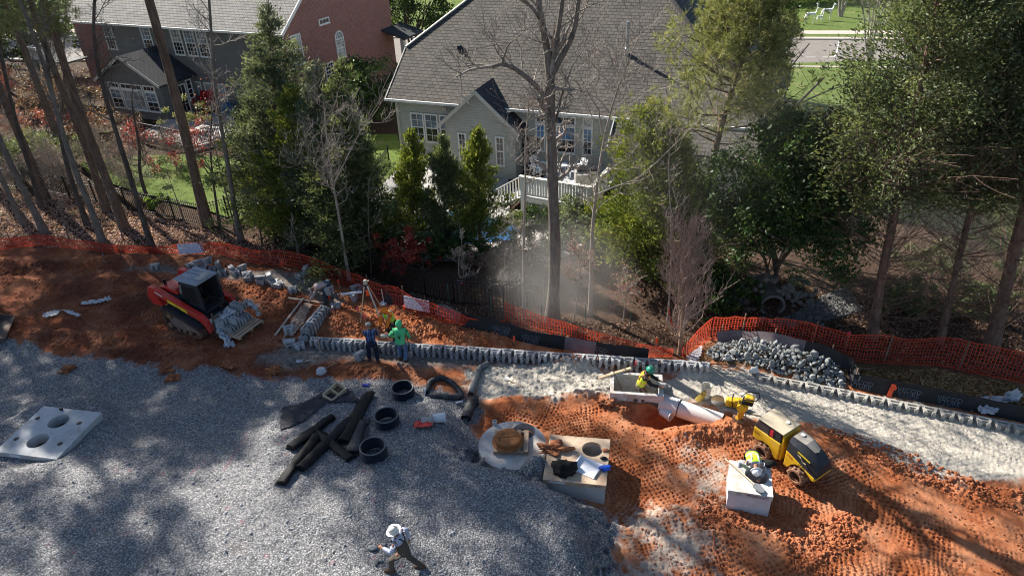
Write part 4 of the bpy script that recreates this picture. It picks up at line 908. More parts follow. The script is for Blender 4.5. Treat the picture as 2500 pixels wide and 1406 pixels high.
def pine(name, label, base, pts, r0, r1, seed, ztop=None, zc=(12, 21), rad=3.0, nbr=46, group=None, mt=None, per=9, k=16, low=()):
    """tall bare stem with a needle crown; low = extra pixel spots with tufts"""
    rng = ev(seed); rs = np.random.RandomState(seed); g, pp = trunk_path(base, pts); d = (pp[-1] - pp[-2]); d /= np.linalg.norm(d)
    if ztop and pp[-1][2] < ztop: d = np.array([d[0] * .6, d[1], d[2]]); d /= np.linalg.norm(d); pp.append(pp[-1] + d * (ztop - pp[-1][2]) / d[2])
    root = tree_root(name, label, g, group); o, q, R = trunk_mesh(root, pp, r0, r1, mt or B_PINE, 18, 1.3); tw = Twigs(); T = []; TD = []
    zz = q[:, 2]
    for b in range(nbr):
        z = rng.uniform(*zc); f = (z - zc[0]) / (zc[1] - zc[0]); p = np.array([np.interp(z, zz, q[:, i]) for i in range(3)]); a = rng.uniform(0, 6.28); L = rad * (1.0 - .75 * f ** 1.6) * rng.uniform(.55, 1.05)
        tip = grow(tw, rng, p, (math.cos(a), math.sin(a), .12 + .5 * f), L, .035, 1, 4, .3, .7, .14, .008)
        for t_, dd in tip: T.append(t_); TD.append(dd)
    for a, b in low:
        pt = np.array(PL(a, b, g.y + rng.uniform(-1.2, 1.2))) - np.array(root.location); st = np.array([np.interp(pt[2] - .3, zz, q[:, i]) for i in range(3)]); tw.add([st, st * .5 + pt * .5 + np.array([0, 0, -.15]), pt], .03, .008); T += [pt] * 3; TD += [pt - st] * 3
    T = np.array(T); TD = np.array(TD); C = np.repeat(T, per, 0) + rs.normal(0, .22, (len(T) * per, 3)); D = np.repeat(TD, per, 0) + rs.normal(0, .5, C.shape); D[:, 2] += .4
    c, dd, ln, tn = tuft_mesh(C, D, rs, k, .26, .02); leaf_mesh('crown', c, dd, ln, .022, .55 * tn + .45 * rs.rand(len(tn)), L_PIN, root, seed, .1)
    if tw.p: v, f = merge(tw.geo()); mesh_np('branches', v, f, mt or B_PINE, root)
    return root

def gpt0(px, py): g = G(px, py); return Vector((g.x, g.y, 0.0))
GL = 'tall trunks of the wood beside the clay yard'
pine('pine_tree', 'thick reddish pine trunk rising in front of the grey house bay window', (508, 552), [(495, 517), (481, 451), (467, 390), (447, 299), (427, 222), (404, 148), (384, 65), (364, 0)], .24, .10, 11, 21, (13, 21), 3.4, 42, GL)
pine('pine_tree', 'brown pine trunk, the thicker one of the crossing pair left of the bay window', (305, 560), [(285, 500), (265, 448), (245, 398), (228, 356), (193, 279), (171, 222), (154, 142), (125, 43), (108, 0)], .21, .09, 12, 22, (12.5, 22), 3.4, 44, GL, low=[(100, 60), (135, 50), (150, 70), (120, 20), (60, 20), (170, 25)])
pine('pine_tree', 'brown pine trunk set behind the thin grey wavy stem near the brick corner', (262, 520), [(240, 450), (222, 398), (205, 330), (160, 240), (118, 150), (98, 80), (74, 0)], .19, .08, 13, 20, (12, 20), 3.0, 40, GL, low=[(20, 40), (40, 55), (15, 70), (60, 40)])
bare_tree('bare_tree', 'thin grey wavy stem crossing in front of the brown pine pair', (256, 610), [(236, 539), (199, 457), (171, 393), (148, 313), (125, 222), (114, 159), (74, 68), (43, 0), (20, -80)], .15, .06, B_GREY, B_GREY, 14, 12, 2.2, 2, 4, .5, group=GL)
bare_tree('bare_tree', 'slim dark stem with a kink and forked top beside the bay window', (375, 615), [(353, 551), (336, 494), (321, 437), (302, 380), (279, 313), (262, 250), (242, 185), (236, 142), (210, 100), (232, 40), (234, -40)], .13, .045, B_DARK, B_GREY, 15, 20, 2.0, 2, 5, .45, group=GL)
bare_tree('bare_tree', 'slender twiggy stem right of the reddish pine in front of the grey siding', (589, 588), [(575, 540), (566, 470), (558, 398), (544, 336), (532, 270), (521, 199), (521, 142), (515, 71), (510, 0), (506, -70)], .12, .04, B_GREY, B_PALE, 16, 24, 1.8, 2, 4, .4, group=GL)
bare_tree('bare_tree', 'leaning grey trunk nearest the white plastic at the far left fence corner', (112, 572), [(94, 534), (68, 488), (40, 431), (14, 380), (-30, 270), (-80, 120), (-130, -60)], .16, .07, B_GREY, B_GREY, 17, 10, 2.4, 2, 4, .5, group=GL)
bare_tree('bare_tree', 'leaning grey trunk cut by the picture edge left of the black fence', (60, 550), [(28, 488), (0, 431), (-40, 340), (-90, 200), (-150, 0)], .13, .06, B_GREY, B_GREY, 18, 10, 2.2, 2, 4, .5, group=GL)
bare_tree('bare_tree', 'short dim trunk standing behind the two leaning grey trunks', (102, 508), [(88, 474), (77, 423), (60, 370), (38, 300), (20, 220), (0, 120), (-30, -40)], .12, .05, B_DARK, B_GREY, 19, 12, 2.0, 2, 4, .4, group=GL)
bare_tree('bare_tree', 'dark crooked trunk between the wavy grey stem and the brown pines', (213, 550), [(199, 508), (182, 462), (162, 408), (150, 350), (142, 280), (120, 200), (110, 100)], .13, .05, B_DARK, B_GREY, 20, 12, 1.8, 2, 4, .4, group=GL)
bare_tree('bare_tree', 'crooked dark trunk in front of the sunny lawn beside the leafy green sprig', (370, 512), [(367, 500), (347, 451), (336, 408), (345, 360), (330, 310), (322, 250)], .11, .035, B_DARK, B_GREY, 21, 14, 1.6, 2, 4, .35, group=GL)
bare_tree('bare_tree', 'thin dark stem close to the right of the reddish pine on the lawn edge', (535, 553), [(532, 522), (521, 451), (515, 394), (512, 330), (520, 260)], .07, .02, B_DARK, B_GREY, 22, 12, 1.4, 2, 4, .4, group=GL, leaves=(L_RED, 1, .10))
bare_tree('sapling', 'thin leaning sapling before the corner of the black picket fence', (576, 574), [(558, 494), (538, 423), (525, 360), (515, 300)], .045, .012, B_GREY, B_PALE, 23, 10, 1.1, 1, 4, .4, group='saplings in the wood')
for k, (b, ps, lb) in enumerate([((452, 575), [(448, 530), (425, 470), (405, 410)], 'sapling behind the white warning sign on the red netting'), ((640, 600), [(632, 540), (622, 470), (610, 400), (600, 340)], 'thin dark stem beside the white utility box'),
                                 ((670, 590), [(660, 520), (652, 440), (640, 360)], 'dark stem between white utility box and cypress row'), ((300, 585), [(285, 530), (262, 470)], 'small sapling tied with orange tape'), ((170, 590), [(150, 520), (128, 450), (110, 390)], 'thin sapling behind the sunlit red netting'),
                                 ((735, 650), [(728, 610), (716, 560)], 'leafless sapling against the black pickets by the clay bank'), ((905, 668), [(903, 600), (898, 540), (900, 470)], 'thin pale sapling before the cypress row')]):
    bare_tree('sapling', lb, b, ps, .035, .01, B_DARK if k in (1, 2) else B_GREY, B_PALE, 30 + k, 8, .9, 1, 4, .3, group='saplings in the wood')
# out past the picture's edge the wood goes on; these crowns throw the dappled shade
_out = [(-30, 33, 23, ''), (-35, 39, 24, ''), (-32, 29, 21, ''), (-27, 41, 22, 'tall pine rising behind the dark green undergrowth beside the brick corner'), (-41, 33, 24, ''), (-38, 46, 23, ''), (-24.5, 34.5, 20, 'tall pine among the leaning grey trunks beyond the red netting'), (-46, 40, 24, ''), (-29, 37, 22, ''), (-33, 43, 23, '')]
_proto = []
for k, (x, y, h, lb) in enumerate(_out):
    lb = lb or 'tall pine of the wood beyond the picture edge, its crown above view'; grp = 'pines of the wood beyond the leaning trunks'
    if k >= 3:
        src = _proto[k % 3]; root = copy_tree(src); root.location = (x, y, 0); root.rotation_euler.z = k * 1.3; root.scale = (1, 1, h / 22); root['label'] = lb; continue
    rng = ev(60 + k); rs = np.random.RandomState(60 + k); root = tree_root('pine_tree', lb, Vector((x, y, 0)), grp); _proto.append(root)
    q = np.array([[0, 0, -.1], [rng.gauss(0, .2), .1, h * .4], [rng.gauss(0, .4), 0, h * .75], [rng.gauss(0, .5), 0, h]]); tw = Twigs(); T = []; TD = []
    qq = smooth_path(q, 10); v, f = tubes(qq[None], np.linspace(.22, .05, 10)[None], 8); mesh_np('trunk', v, f, B_PINE, root, smooth=True)
    for b in range(44):
        z = rng.uniform(h * .52, h * .98); fz = (z / h - .52) / .48; a = rng.uniform(0, 6.28); p = np.array([np.interp(z, qq[:, 2], qq[:, i]) for i in range(3)])
        for t_, dd in grow(tw, rng, p, (math.cos(a), math.sin(a), .15 + .4 * fz), 3.3 * (1 - .7 * fz) * rng.uniform(.6, 1), .03, 1, 4, .3, .7, .14, .008): T.append(t_); TD.append(dd)
    T = np.array(T); TD = np.array(TD); C = np.repeat(T, 8, 0) + rs.normal(0, .24, (len(T) * 8, 3)); c, dd, ln, tn = tuft_mesh(C, np.repeat(TD, 8, 0), rs, 9, .34, .03); leaf_mesh('crown', c, dd, ln, .055, tn, L_PIN, root, 60 + k, .1)
    v, f = merge(tw.geo()); mesh_np('branches', v, f, B_PINE, root)

# ---- evergreens before the houses
GC = 'evergreen row between the two houses'
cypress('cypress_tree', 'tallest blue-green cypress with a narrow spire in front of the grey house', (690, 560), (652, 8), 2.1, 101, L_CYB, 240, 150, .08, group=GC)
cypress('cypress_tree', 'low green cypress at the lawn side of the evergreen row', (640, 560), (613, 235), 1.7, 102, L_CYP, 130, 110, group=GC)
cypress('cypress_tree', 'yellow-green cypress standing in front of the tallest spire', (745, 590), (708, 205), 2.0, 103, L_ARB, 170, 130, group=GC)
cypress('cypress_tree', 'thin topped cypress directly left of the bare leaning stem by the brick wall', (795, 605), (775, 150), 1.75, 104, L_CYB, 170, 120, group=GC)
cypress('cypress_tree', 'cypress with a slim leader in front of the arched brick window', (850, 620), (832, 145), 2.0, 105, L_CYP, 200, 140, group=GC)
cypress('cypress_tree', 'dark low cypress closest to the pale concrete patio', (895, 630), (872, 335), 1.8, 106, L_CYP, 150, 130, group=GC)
cypress('arborvitae', 'golden tipped arborvitae, the one nearest the patio of three in a row', (1008, 605), (1005, 320), 1.2, 107, L_ARB, 150, 120, group='small arborvitae by the pool', rise=.6)
cypress('arborvitae', 'middle arborvitae of the three in front of the small gable', (1088, 610), (1081, 332), 1.15, 108, L_CYP, 140, 120, group='small arborvitae by the pool', rise=.6)
cypress('arborvitae', 'green arborvitae of three, the one in front of the gable windows', (1172, 606), (1165, 314), 1.25, 109, L_ARB, 150, 120, group='small arborvitae by the pool', rise=.6)
cypress('cypress_tree', 'feathery light green cypress right of the deck', (1590, 655), (1588, 245), 2.6, 110, L_ARB, 250, 150, .1, group='evergreens right of the deck')
cypress('cypress_tree', 'shaded cypress behind the dense bare twiggy tree', (1650, 640), (1640, 300), 2.3, 111, L_CYP, 180, 130, .1, group='evergreens right of the deck')
dome('holly_tree', 'big dark glossy evergreen dome above the culvert', GZ(1890, 700), 6.7, 2.6, 2.2, 34000, 112, L_MAG, .15, .07, .03)
dome('evergreen_tree', 'broad leaved evergreen rising behind the pale pine, beside the roof', P(1800, 400), 11.0, 2.0, 2.0, 16000, 113, L_MAG, .2, .1, .25)
dome('evergreen_tree', 'rusty tinged evergreen between the pale pine and the holly dome', GZ(1905, 640), 5.9, 1.7, 1.6, 12000, 114, leaf_mat('rust_tinged_leaves', (.03, .045, .014), (.09, .10, .03), (.24, .15, .06)), .13, .06, .1)
pine('pine_tree', 'pale fluffy needled pine leaning right across the roof', (1692, 655), [(1709, 551), (1721, 488), (1738, 398), (1763, 299), (1780, 236), (1795, 194), (1812, 137), (1840, 71), (1863, 17), (1880, -50)], .15, .05, 115, 13.2, (5.0, 13.0), 2.6, 78, per=11, k=14)
def tall_cypress(label, base, pts, r0, seed, rad, zc, ztop, nb=230, lf=130, mt=L_CYP):
    """bare reddish stem, dead lower limbs, feathery crown from mid height"""
    rs = np.random.RandomState(seed); rng = ev(seed); g, pp = trunk_path(base, pts); d = pp[-1] - pp[-2]; d /= np.linalg.norm(d); pp.append(pp[-1] + d * (ztop - pp[-1][2]) / d[2])
    root = tree_root('cypress_tree', label, g, 'tall cypresses on the right slope'); o, q, R = trunk_mesh(root, pp, r0, .03, B_CYP, 16, 1.25); zz = q[:, 2]; tw = Twigs()
    for k in range(120):
        z = rng.uniform(.5, zc + 2.0); p = np.array([np.interp(z, zz, q[:, i]) for i in range(3)]); a = rng.uniform(0, 6.28); grow(tw, rng, p, (math.cos(a), math.sin(a), .45), rad * rng.uniform(.45, .95), .016, 1 if z < zc else 2, 4, .15, .5, .10, .006)
    v, f = merge(tw.geo()); mesh_np('dead_branches', v, f, B_CYP, root)
    u = np.sort(rs.rand(nb)); z = zc + (ztop - zc) * u; az = rs.rand(nb) * 6.283; Lb = rad * (1 - u ** 1.7) ** .7 * rs.uniform(.65, 1.15, nb) * (.55 + .45 * sstep(0, .18, u)) + .2; el = .35 + .4 * u + rs.normal(0, .12, nb)
    dirs = np.stack([np.cos(az) * np.cos(el), np.sin(az) * np.cos(el), np.sin(el)], 1); start = np.stack([np.interp(z, zz, q[:, 0]), np.interp(z, zz, q[:, 1]), z], 1); cnt = np.maximum(10, lf * (Lb / rad)).astype(int); bi = np.repeat(np.arange(nb), cnt); N = len(bi); ct = rs.rand(nb)
    t = 1 - rs.rand(N) ** 1.3 * .7; C = start[bi] + dirs[bi] * (Lb[bi] * t)[:, None]; C[:, 2] -= t ** 2 * .15 * Lb[bi]; C += rs.normal(0, 1, (N, 3)) * (.10 + .13 * Lb[bi] * (1 - .6 * t))[:, None]; D = dirs[bi] + rs.normal(0, .5, (N, 3))
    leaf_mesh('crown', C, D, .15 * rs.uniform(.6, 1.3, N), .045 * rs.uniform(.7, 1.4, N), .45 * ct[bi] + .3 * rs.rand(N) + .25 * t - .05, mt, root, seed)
    s_ = np.stack([start, start + dirs * Lb[:, None] * .4, start + dirs * Lb[:, None] * .8], 1); v, f = tubes(s_, np.linspace(.025, .006, 3)[None] * np.ones((nb, 1)), 3); mesh_np('branches', v, f, B_CYP, root); return root
tall_cypress('tall cypress with a straight bare stem behind the gravel of the culvert', (2130, 826), [(2144, 721), (2158, 636), (2178, 551), (2198, 465), (2215, 380), (2240, 250)], .17, 121, 2.7, 4.9, 13.5, 240, 200)
tall_cypress('tall cypress with a slim leaning stem behind the middle of the red netting', (2295, 838), [(2318, 735), (2335, 665), (2352, 579), (2372, 494), (2400, 408), (2440, 270)], .12, 122, 2.5, 5.2, 13.5, 210, 190)
tall_cypress('thick stemmed cypress at the picture edge behind the red netting', (2420, 852), [(2437, 778), (2451, 707), (2477, 622), (2497, 522), (2530, 400), (2560, 300)], .23, 123, 2.8, 5.2, 14, 220, 190, L_CYB)
cypress('cypress_tree', 'dense green cypress behind the tall bare stems, in front of the sunlit lawn', None, (2250, 60), 2.5, 124, L_CYB, 190, 120, .1, g=Vector((19.5, 29.5, 0)), group='tall cypresses on the right slope')
cypress('cypress_tree', 'dense cypress at the top corner behind the slim leaning stem', None, (2420, -90), 3.0, 125, L_CYB, 190, 120, .05, g=Vector((24.5, 28, 0)), group='tall cypresses on the right slope')
cypress('cypress_tree', 'low drooping cypress at the picture edge in front of the green lawn', None, (2475, 330), 1.6, 126, L_CYP, 120, 110, .1, g=Vector((21.5, 24, 0)), group='tall cypresses on the right slope')
# ---- the bare trees in the middle
bare_tree('bare_tree', 'tall forked grey trunk in front of the white deck', (1347, 788), [(1352, 700), (1357, 620), (1352, 540), (1350, 450), (1347, 398), (1342, 256), (1342, 180)], .23, .15, B_GREY, B_PALE, 201, 16, 1.6, 2, 4, .6,
          forks=[([(1342, 185), (1338, 140), (1328, 85), (1314, 0), (1308, -70)], .13, .07), ([(1343, 180), (1350, 140), (1362, 80), (1374, 0), (1378, -70)], .09, .05), ([(1345, 190), (1365, 150), (1385, 115), (1402, 77), (1413, 0), (1420, -60)], .10, .05), ([(1340, 245), (1320, 222), (1294, 196), (1257, 168), (1228, 155), (1203, 163)], .085, .06), ([(1316, 45), (1300, 20), (1275, 0), (1250, -40)], .05, .03), ([(1225, 156), (1240, 110), (1268, 88), (1276, 75)], .035, .012), ([(1357, 300), (1372, 230), (1395, 165), (1420, 128)], .035, .012)])
bare_tree('bare_tree', 'slender pale stem with a thicket of twigs near the deck stairs', (1280, 778), [(1281, 693), (1277, 579), (1283, 494), (1283, 400), (1278, 330), (1290, 270)], .075, .018, B_PALE, B_PALE, 202, 24, 1.4, 2, 4, .35)
bare_tree('bare_tree', 'slender pale stem right of the forked trunk, crown spread over the roof', (1442, 768), [(1443, 636), (1445, 551), (1453, 474), (1468, 385), (1473, 313), (1493, 260), (1510, 200), (1530, 150), (1560, 90)], .085, .012, B_PALE, B_PALE, 203, 26, 1.9, 2, 4, .3, forks=[([(1470, 330), (1462, 270), (1440, 235), (1425, 205)], .03, .01), ([(1450, 480), (1490, 460), (1550, 440), (1600, 400), (1640, 360)], .03, .01)])
bare_tree('bare_tree', 'kinked pale stem in front of the dark cypress row', (853, 684), [(845, 636), (833, 565), (825, 508), (810, 437), (803, 380), (796, 327), (790, 250)], .07, .015, B_PALE, B_PALE, 204, 26, 1.5, 2, 4, .45, forks=[([(815, 450), (850, 380), (880, 320), (905, 280)], .03, .01), ([(808, 425), (790, 412), (765, 395)], .03, .012)])
bare_tree('bare_tree', 'very thin pale stem passing behind the twiggy tree', (1631, 782), [(1638, 665), (1641, 565), (1635, 480), (1630, 380), (1640, 300)], .035, .01, B_PALE, B_PALE, 205, 18, 1.1, 2, 3, .45)
bare_tree('bare_tree', 'dense twiggy upright tree with tan stem beside the red netting corner', (1660, 864), [(1664, 800), (1668, 740), (1672, 660), (1676, 600)], .075, .02, bark('tan_bark', (.20, .13, .085), (.40, .28, .20)), bark('tan_twig', (.26, .19, .16), (.42, .32, .28)), 206, 95, 1.5, 2, 4, .16, up=.9, spread=.55)
bare_tree('sapling', 'small spreading bare sapling in the dark gap under the trees', (1522, 782), [(1526, 740), (1532, 700)], .03, .012, B_PALE, B_PALE, 207, 14, .9, 2, 4, .5, leaves=(L_PNK, 1, .06), group='saplings in the dusty hollow')
bare_tree('sapling', 'thin sapling just right of the forked trunk base', (1398, 786), [(1408, 740), (1414, 680), (1412, 620)], .025, .01, B_PALE, B_PALE, 208, 12, .9, 2, 4, .5, leaves=(L_PNK, 1, .06), group='saplings in the dusty hollow')
bare_tree('sapling', 'pale twiggy sapling with blue and pink flagging by the black fence', (1125, 735), [(1122, 690), (1118, 640), (1125, 610)], .02, .008, B_PALE, B_PALE, 209, 10, .8, 2, 4, .3, group='saplings in the dusty hollow')
bare_tree('sapling', 'thin sapling in front of the black fence, left of the dust', (1235, 745), [(1236, 690), (1232, 650)], .02, .008, B_GREY, B_PALE, 210, 10, .8, 2, 4, .3, group='saplings in the dusty hollow')
dome('shrub', 'dark red leaved shrub against the black picket fence', GZ(985, 672), 2.3, .95, .8, 2600, 301, L_RUS, .12, .07, .2, cat='shrub', twm=B_GREY)
dome('shrub', 'pink tinged leaves on a low shrub beside the dark red one', GZ(1040, 660), 1.5, .6, .6, 900, 302, L_RUS, .1, .06, .2, cat='shrub', twm=B_GREY)
dome('shrub', 'grey leaved shrub behind the forked trunk below the deck', P(1400, 590), 2.2, 1.3, 1.0, 7000, 303, L_HOL, .1, .055, .03, cat='shrub')
dome('shrub', 'dark green shrub in the shade below the deck stairs', P(1310, 600), 1.9, 1.2, 1.0, 5000, 304, L_MAG, .12, .06, .03, cat='shrub')
dome('shrub', 'silvery leaved shrub between the forked trunk and the pale stem', P(1400, 640), 2.6, .8, .7, 3000, 305, L_HOL, .1, .06, .3, cat='shrub')
dome('shrub', 'dark holly shrub filling the shade right of the deck corner', P(1475, 600), 2.3, 1.2, .9, 5500, 306, L_MAG, .12, .06, .03, cat='shrub')
dome('shrub', 'brown dry shrub between the pool and the black fence', GZ(1220, 655), 1.2, 1.6, .7, 3000, 307, L_DRY, .09, .05, .05, cat='shrub', twm=B_GREY)
dome('shrub', 'bright green leafy sprig hanging by the fence at the lawn corner', P(392, 525), 1.3, .6, .5, 700, 308, leaf_mat('fresh_green_leaves', (.05, .10, .02), (.13, .20, .04), (.30, .34, .12)), .14, .09, .3, cat='shrub', stems=3)
dome('shrub', 'crimson leaved small tree in front of the terrace railing', P(350, 395), 3.4, 1.9, 1.4, 800, 309, L_RED, .13, .08, .25, cat='shrub', twm=B_GREY, sig=.26)
dome('shrub', 'crimson leaved shrub at the lawn side of the reddish pine', P(440, 430), 2.3, 1.3, 1.0, 550, 310, L_RED, .12, .07, .25, cat='shrub', twm=B_GREY, sig=.26)
dome('shrub', 'crimson leaved shrub between the terrace railing and the cypress', P(520, 420), 3.6, 1.2, 1.0, 500, 311, L_RED, .12, .07, .3, cat='shrub', twm=B_GREY, sig=.26)
dome('shrub', 'long rust red shrub row at the wood edge below the brick corner', P(85, 330), 1.6, 5.0, 1.1, 2600, 312, leaf_mat('dusty_red_leaves', (.16, .05, .04), (.30, .10, .085), (.42, .22, .18), .3), .13, .08, .05, cat='shrub', twm=B_GREY, stems=9, sig=.10)
dome('shrub', 'pinkish twiggy shrub by the picture edge above the rust red row', P(25, 270), 3.2, 2.6, 1.6, 2600, 313, L_PNK, .14, .08, .1, cat='shrub', twm=B_GREY)
dome('shrub', 'tan dead-leaved thicket beside the brick corner', P(165, 300), 4.2, 2.8, 1.8, 3800, 314, L_DRY, .14, .07, .1, cat='shrub', twm=B_GREY, stems=9)
dome('shrub', 'brown twiggy thicket in front of the bay window foot', P(235, 335), 2.0, 2.8, 1.4, 2200, 315, L_DRY, .12, .06, .1, cat='shrub', twm=B_PALE, stems=12)
dome('shrub', 'dark green undergrowth behind the black fence at the left', P(90, 400), 1.9, 3.2, 1.5, 6500, 316, L_CYP, .13, .06, .03, cat='shrub', stems=8)
dome('evergreen_tree', 'dark evergreen at the top left corner of the wood', P(20, 225), 8.5, 3.2, 2.2, 9000, 317, L_MAG, .22, .11, .1)
dome('evergreen_tree', 'dark evergreen behind the brown pines beside the brick corner', P(95, 175), 8.5, 4.5, 2.5, 9000, 319, L_MAG, .24, .12, .05)
dome('evergreen_tree', 'dark evergreen in the gap behind the brick corner at the top edge', P(40, 90), 8.5, 7, 3.0, 9000, 329, L_MAG, .3, .16, .05)
dome('shrub', 'pale green loose bush at the lawn edge before the terrace', P(480, 330), 2.6, 1.6, .9, 1500, 318, L_PIN, .14, .07, .3, cat='shrub', twm=B_GREY)
bare_tree('bare_tree', 'bare shade tree beside the white railed balcony', (150, 330), [(146, 260), (160, 190), (150, 120), (165, 60), (160, 0)], .10, .03, B_GREY, B_PALE, 320, 24, 2.0, 2, 4, .25)
for k, (b, lb) in enumerate([((40, 470), 'twiggy brush at the picture edge behind the leaning trunks'), ((330, 470), 'twiggy brush along the fence below the lawn'), ((150, 470), 'twiggy brush behind the wavy grey stem'), ((600, 500), 'twiggy brush at the fence corner by the lawn'), ((60, 380), 'twiggy brush under the rust red shrub row'), ((230, 400), 'twiggy brush between the pine pair and the lawn'), ((120, 430), 'twiggy brush below the dark green undergrowth'), ((300, 430), 'twiggy brush at the near edge of the sunny lawn'), ((30, 340), 'twiggy brush at the picture edge beside the shrub row'), ((420, 400), 'twiggy brush in front of the terrace steps')]):
    bare_tree('brush', lb, b, [(b[0] - 8, b[1] - 45)], .02, .008, B_GREY, B_PALE, 330 + k, 34, 1.5, 2, 4, .1, group='leafless brush along the black fence', leaves=(L_DRY, 1, .07))
for k, (px, py, H, r, lb) in enumerate(((1755, 785, 1.3, .7, 'low dark shrub at the netting corner under the holly'), (1800, 760, 1.6, .9, 'dark green shrub left of the culvert mouth'), (1730, 740, 1.8, .8, 'dark shrub between the twiggy tree and the holly'), (2210, 760, 1.2, 1.2, 'low green undergrowth between the straight and slim cypress stems'), (2370, 770, 1.2, 1.2, 'low green undergrowth between the slim and thick cypress stems'), (2480, 740, 1.6, 1.2, 'green undergrowth at the picture edge under the cypress'), (2270, 690, 1.8, 1.6, 'green undergrowth behind the slim cypress stem'))):
    dome('shrub', lb, GZ(px, py), H, r, r * .8, 2600, 360 + k, L_MAG if k < 3 else L_CYP, .11, .055, .02, cat='shrub', group='dark undergrowth in the shade')
for k, (px, py, H, r, lb, mt) in enumerate(((1075, 645, 1.3, .9, 'dark shrub before the pool, below the middle arborvitae', L_MAG), (1150, 640, 1.5, .9, 'dark shrub before the pool, below the green arborvitae', L_MAG), (1250, 640, 1.2, .9, 'greyish shrub before the pool near the slender pale stem', L_HOL), (1320, 650, 1.7, .9, 'dark shrub left of the forked trunk behind the fence', L_MAG), (1450, 650, 1.6, 1.0, 'dark shrub right of the forked trunk below the deck', L_MAG), (1520, 640, 1.8, 1.0, 'brown tinged shrub under the feathery cypress', L_DRY), (960, 620, 1.5, .9, 'dark shrub at the patio end of the evergreen row', L_MAG))):
    dome('shrub', lb, gpt0(px, py), H, r, r * .7, 2600, 380 + k, mt, .11, .055, .02, cat='shrub', group='dark undergrowth in the shade')
# behind the houses and along the street
dome('evergreen_tree', 'dark broad leaved tree in the gap between the two houses', P(1010, 150), 10.5, 3.6, 3.0, 9000, 340, L_MAG, .28, .15, .1)
dome('shrub', 'dark shrubs in the shaded gap beside the brick wall', P(915, 300), 4.2, 2.8, 3.0, 9000, 341, L_MAG, .18, .09, .03, cat='shrub')
dome('evergreen_tree', 'dark evergreen behind the white deer across the street', along(2, RW + 21), 9, 6, 3, 7000, 342, L_MAG, .3, .16, .05) if False else None
q = along(6, RW + 19.5); dome('evergreen_tree', 'dark hedge-like evergreen mass behind the white deer', Vector((q[0], q[1], .1)), 5, 9, 2.2, 9000, 343, L_MAG, .3, .16, .03)
def crape(label, base, tops, seed, r=.07, zt=9):
    g = Vector(tuple(P(*base, .1))); root = tree_root('bare_tree', label, g); rng = ev(seed); tw = Twigs(); parts = []
    for (a, b) in tops:
        e = np.array(PL(a, b, g.y + rng.uniform(-.5, .5))) - np.array(g); s = np.array([rng.gauss(0, .12), rng.gauss(0, .1), -.05]); pts = [s, s * .6 + e * .35 + np.array([rng.gauss(0, .1), 0, 0]), s * .25 + e * .7, e, e * 1.35]
        parts.append(tubes(resample(pts, 8)[None], np.linspace(r, r * .4, 8)[None], 7)); grow(tw, rng, e * 1.3, e, 1.6, r * .35, 2, 4)
        for k in range(4): grow(tw, rng, e * rng.uniform(.7, 1.25), (rng.gauss(0, 1), rng.gauss(0, 1), .8), 1.3, r * .25, 2, 3)
    v, f = merge(parts); mesh_np('trunk', v, f, B_PALE, root, smooth=True); v, f = merge(tw.geo()); mesh_np('branches', v, f, B_PALE, root); return root
crape('many stemmed pale crape myrtle at the near kerb', (2120, 168), [(2105, 0), (2122, 0), (2135, -5), (2150, 0), (2162, 0), (2172, 5), (2185, 0), (2143, 10)], 350)
crape('pale multi-stem tree trunk on the lawn across the street', (2053, 43), [(2048, -5), (2060, -8), (2070, -5)], 351, .16)
q = P(2260, 150); bare_tree('bare_tree', 'bare shade tree on the front lawn whose shadow crosses the grass', (2230, 210), [(2228, 150), (2232, 80), (2230, 10), (2225, -60)], .13, .05, B_GREY, B_GREY, 352, 24, 2.2, 2, 5, .3)
bare_tree('bare_tree', 'bare tree hidden behind the roof whose shadow falls on the front lawn', (1885, 235), [(1888, 200), (1892, 160), (1890, 110)], .12, .05, B_GREY, B_GREY, 353, 20, 2.0, 2, 4, .4)
# ================================================================ FENCES, WALLS, STONES
def gpt(px, py):
    """foot of something standing at this pixel"""
    g = G(px, py)
    return Vector((g.x, g.y, zat(g.x, g.y))) if g.y < GY1 - .2 else Vector((g.x, g.y, 0.0))
def picket_fence(label, pts, h, pitch=.115):
    ps = [gpt(*p) for p in pts]; o = thing('picket_fence', label, 'fence', ps[0]); base = ps[0]
    pk = MB().box((0, 0, h / 2), (.018, .018, h)).mesh('picket', M_BLACK); po = MB().box((0, 0, h / 2 + .05), (.06, .06, h + .12)).mesh('post', M_BLACK)
    for a, b in zip(ps, ps[1:]):
        L = (b - a).length
        for zz in (h - .08, h - .22, .12): m = MB(); m.bar(a - base + Vector((0, 0, zz)), b - base + Vector((0, 0, zz)), .03); m.build('rail', M_BLACK, o)
        n = max(2, int(L / pitch))
        for k in range(1, n): link('picket', pk, o, a - base + (b - a) * (k / n))
        for k in range(max(1, round(L / 2.4))): link('post', po, o, a - base + (b - a) * (k / max(1, round(L / 2.4))))
    link('post', po, o, ps[-1] - base); return o
picket_fence('black metal picket fence below the sunny left lawn', [(-20, 452), (108, 470), (236, 494), (313, 512), (427, 535), (497, 550)], 1.15, .13)
picket_fence('black metal picket fence turning the lawn corner towards the utility box', [(498, 551), (560, 535), (640, 518)], 1.15, .13)
picket_fence('long black metal picket fence in front of the cypress row and pool', [(672, 586), (760, 616), (860, 656), (960, 700), (1040, 725), (1110, 745), (1230, 752), (1330, 755)], 1.25, .13)
picket_fence('short black metal fence beside the pale concrete patio', [(893, 492), (952, 408)], 1.2, .12)
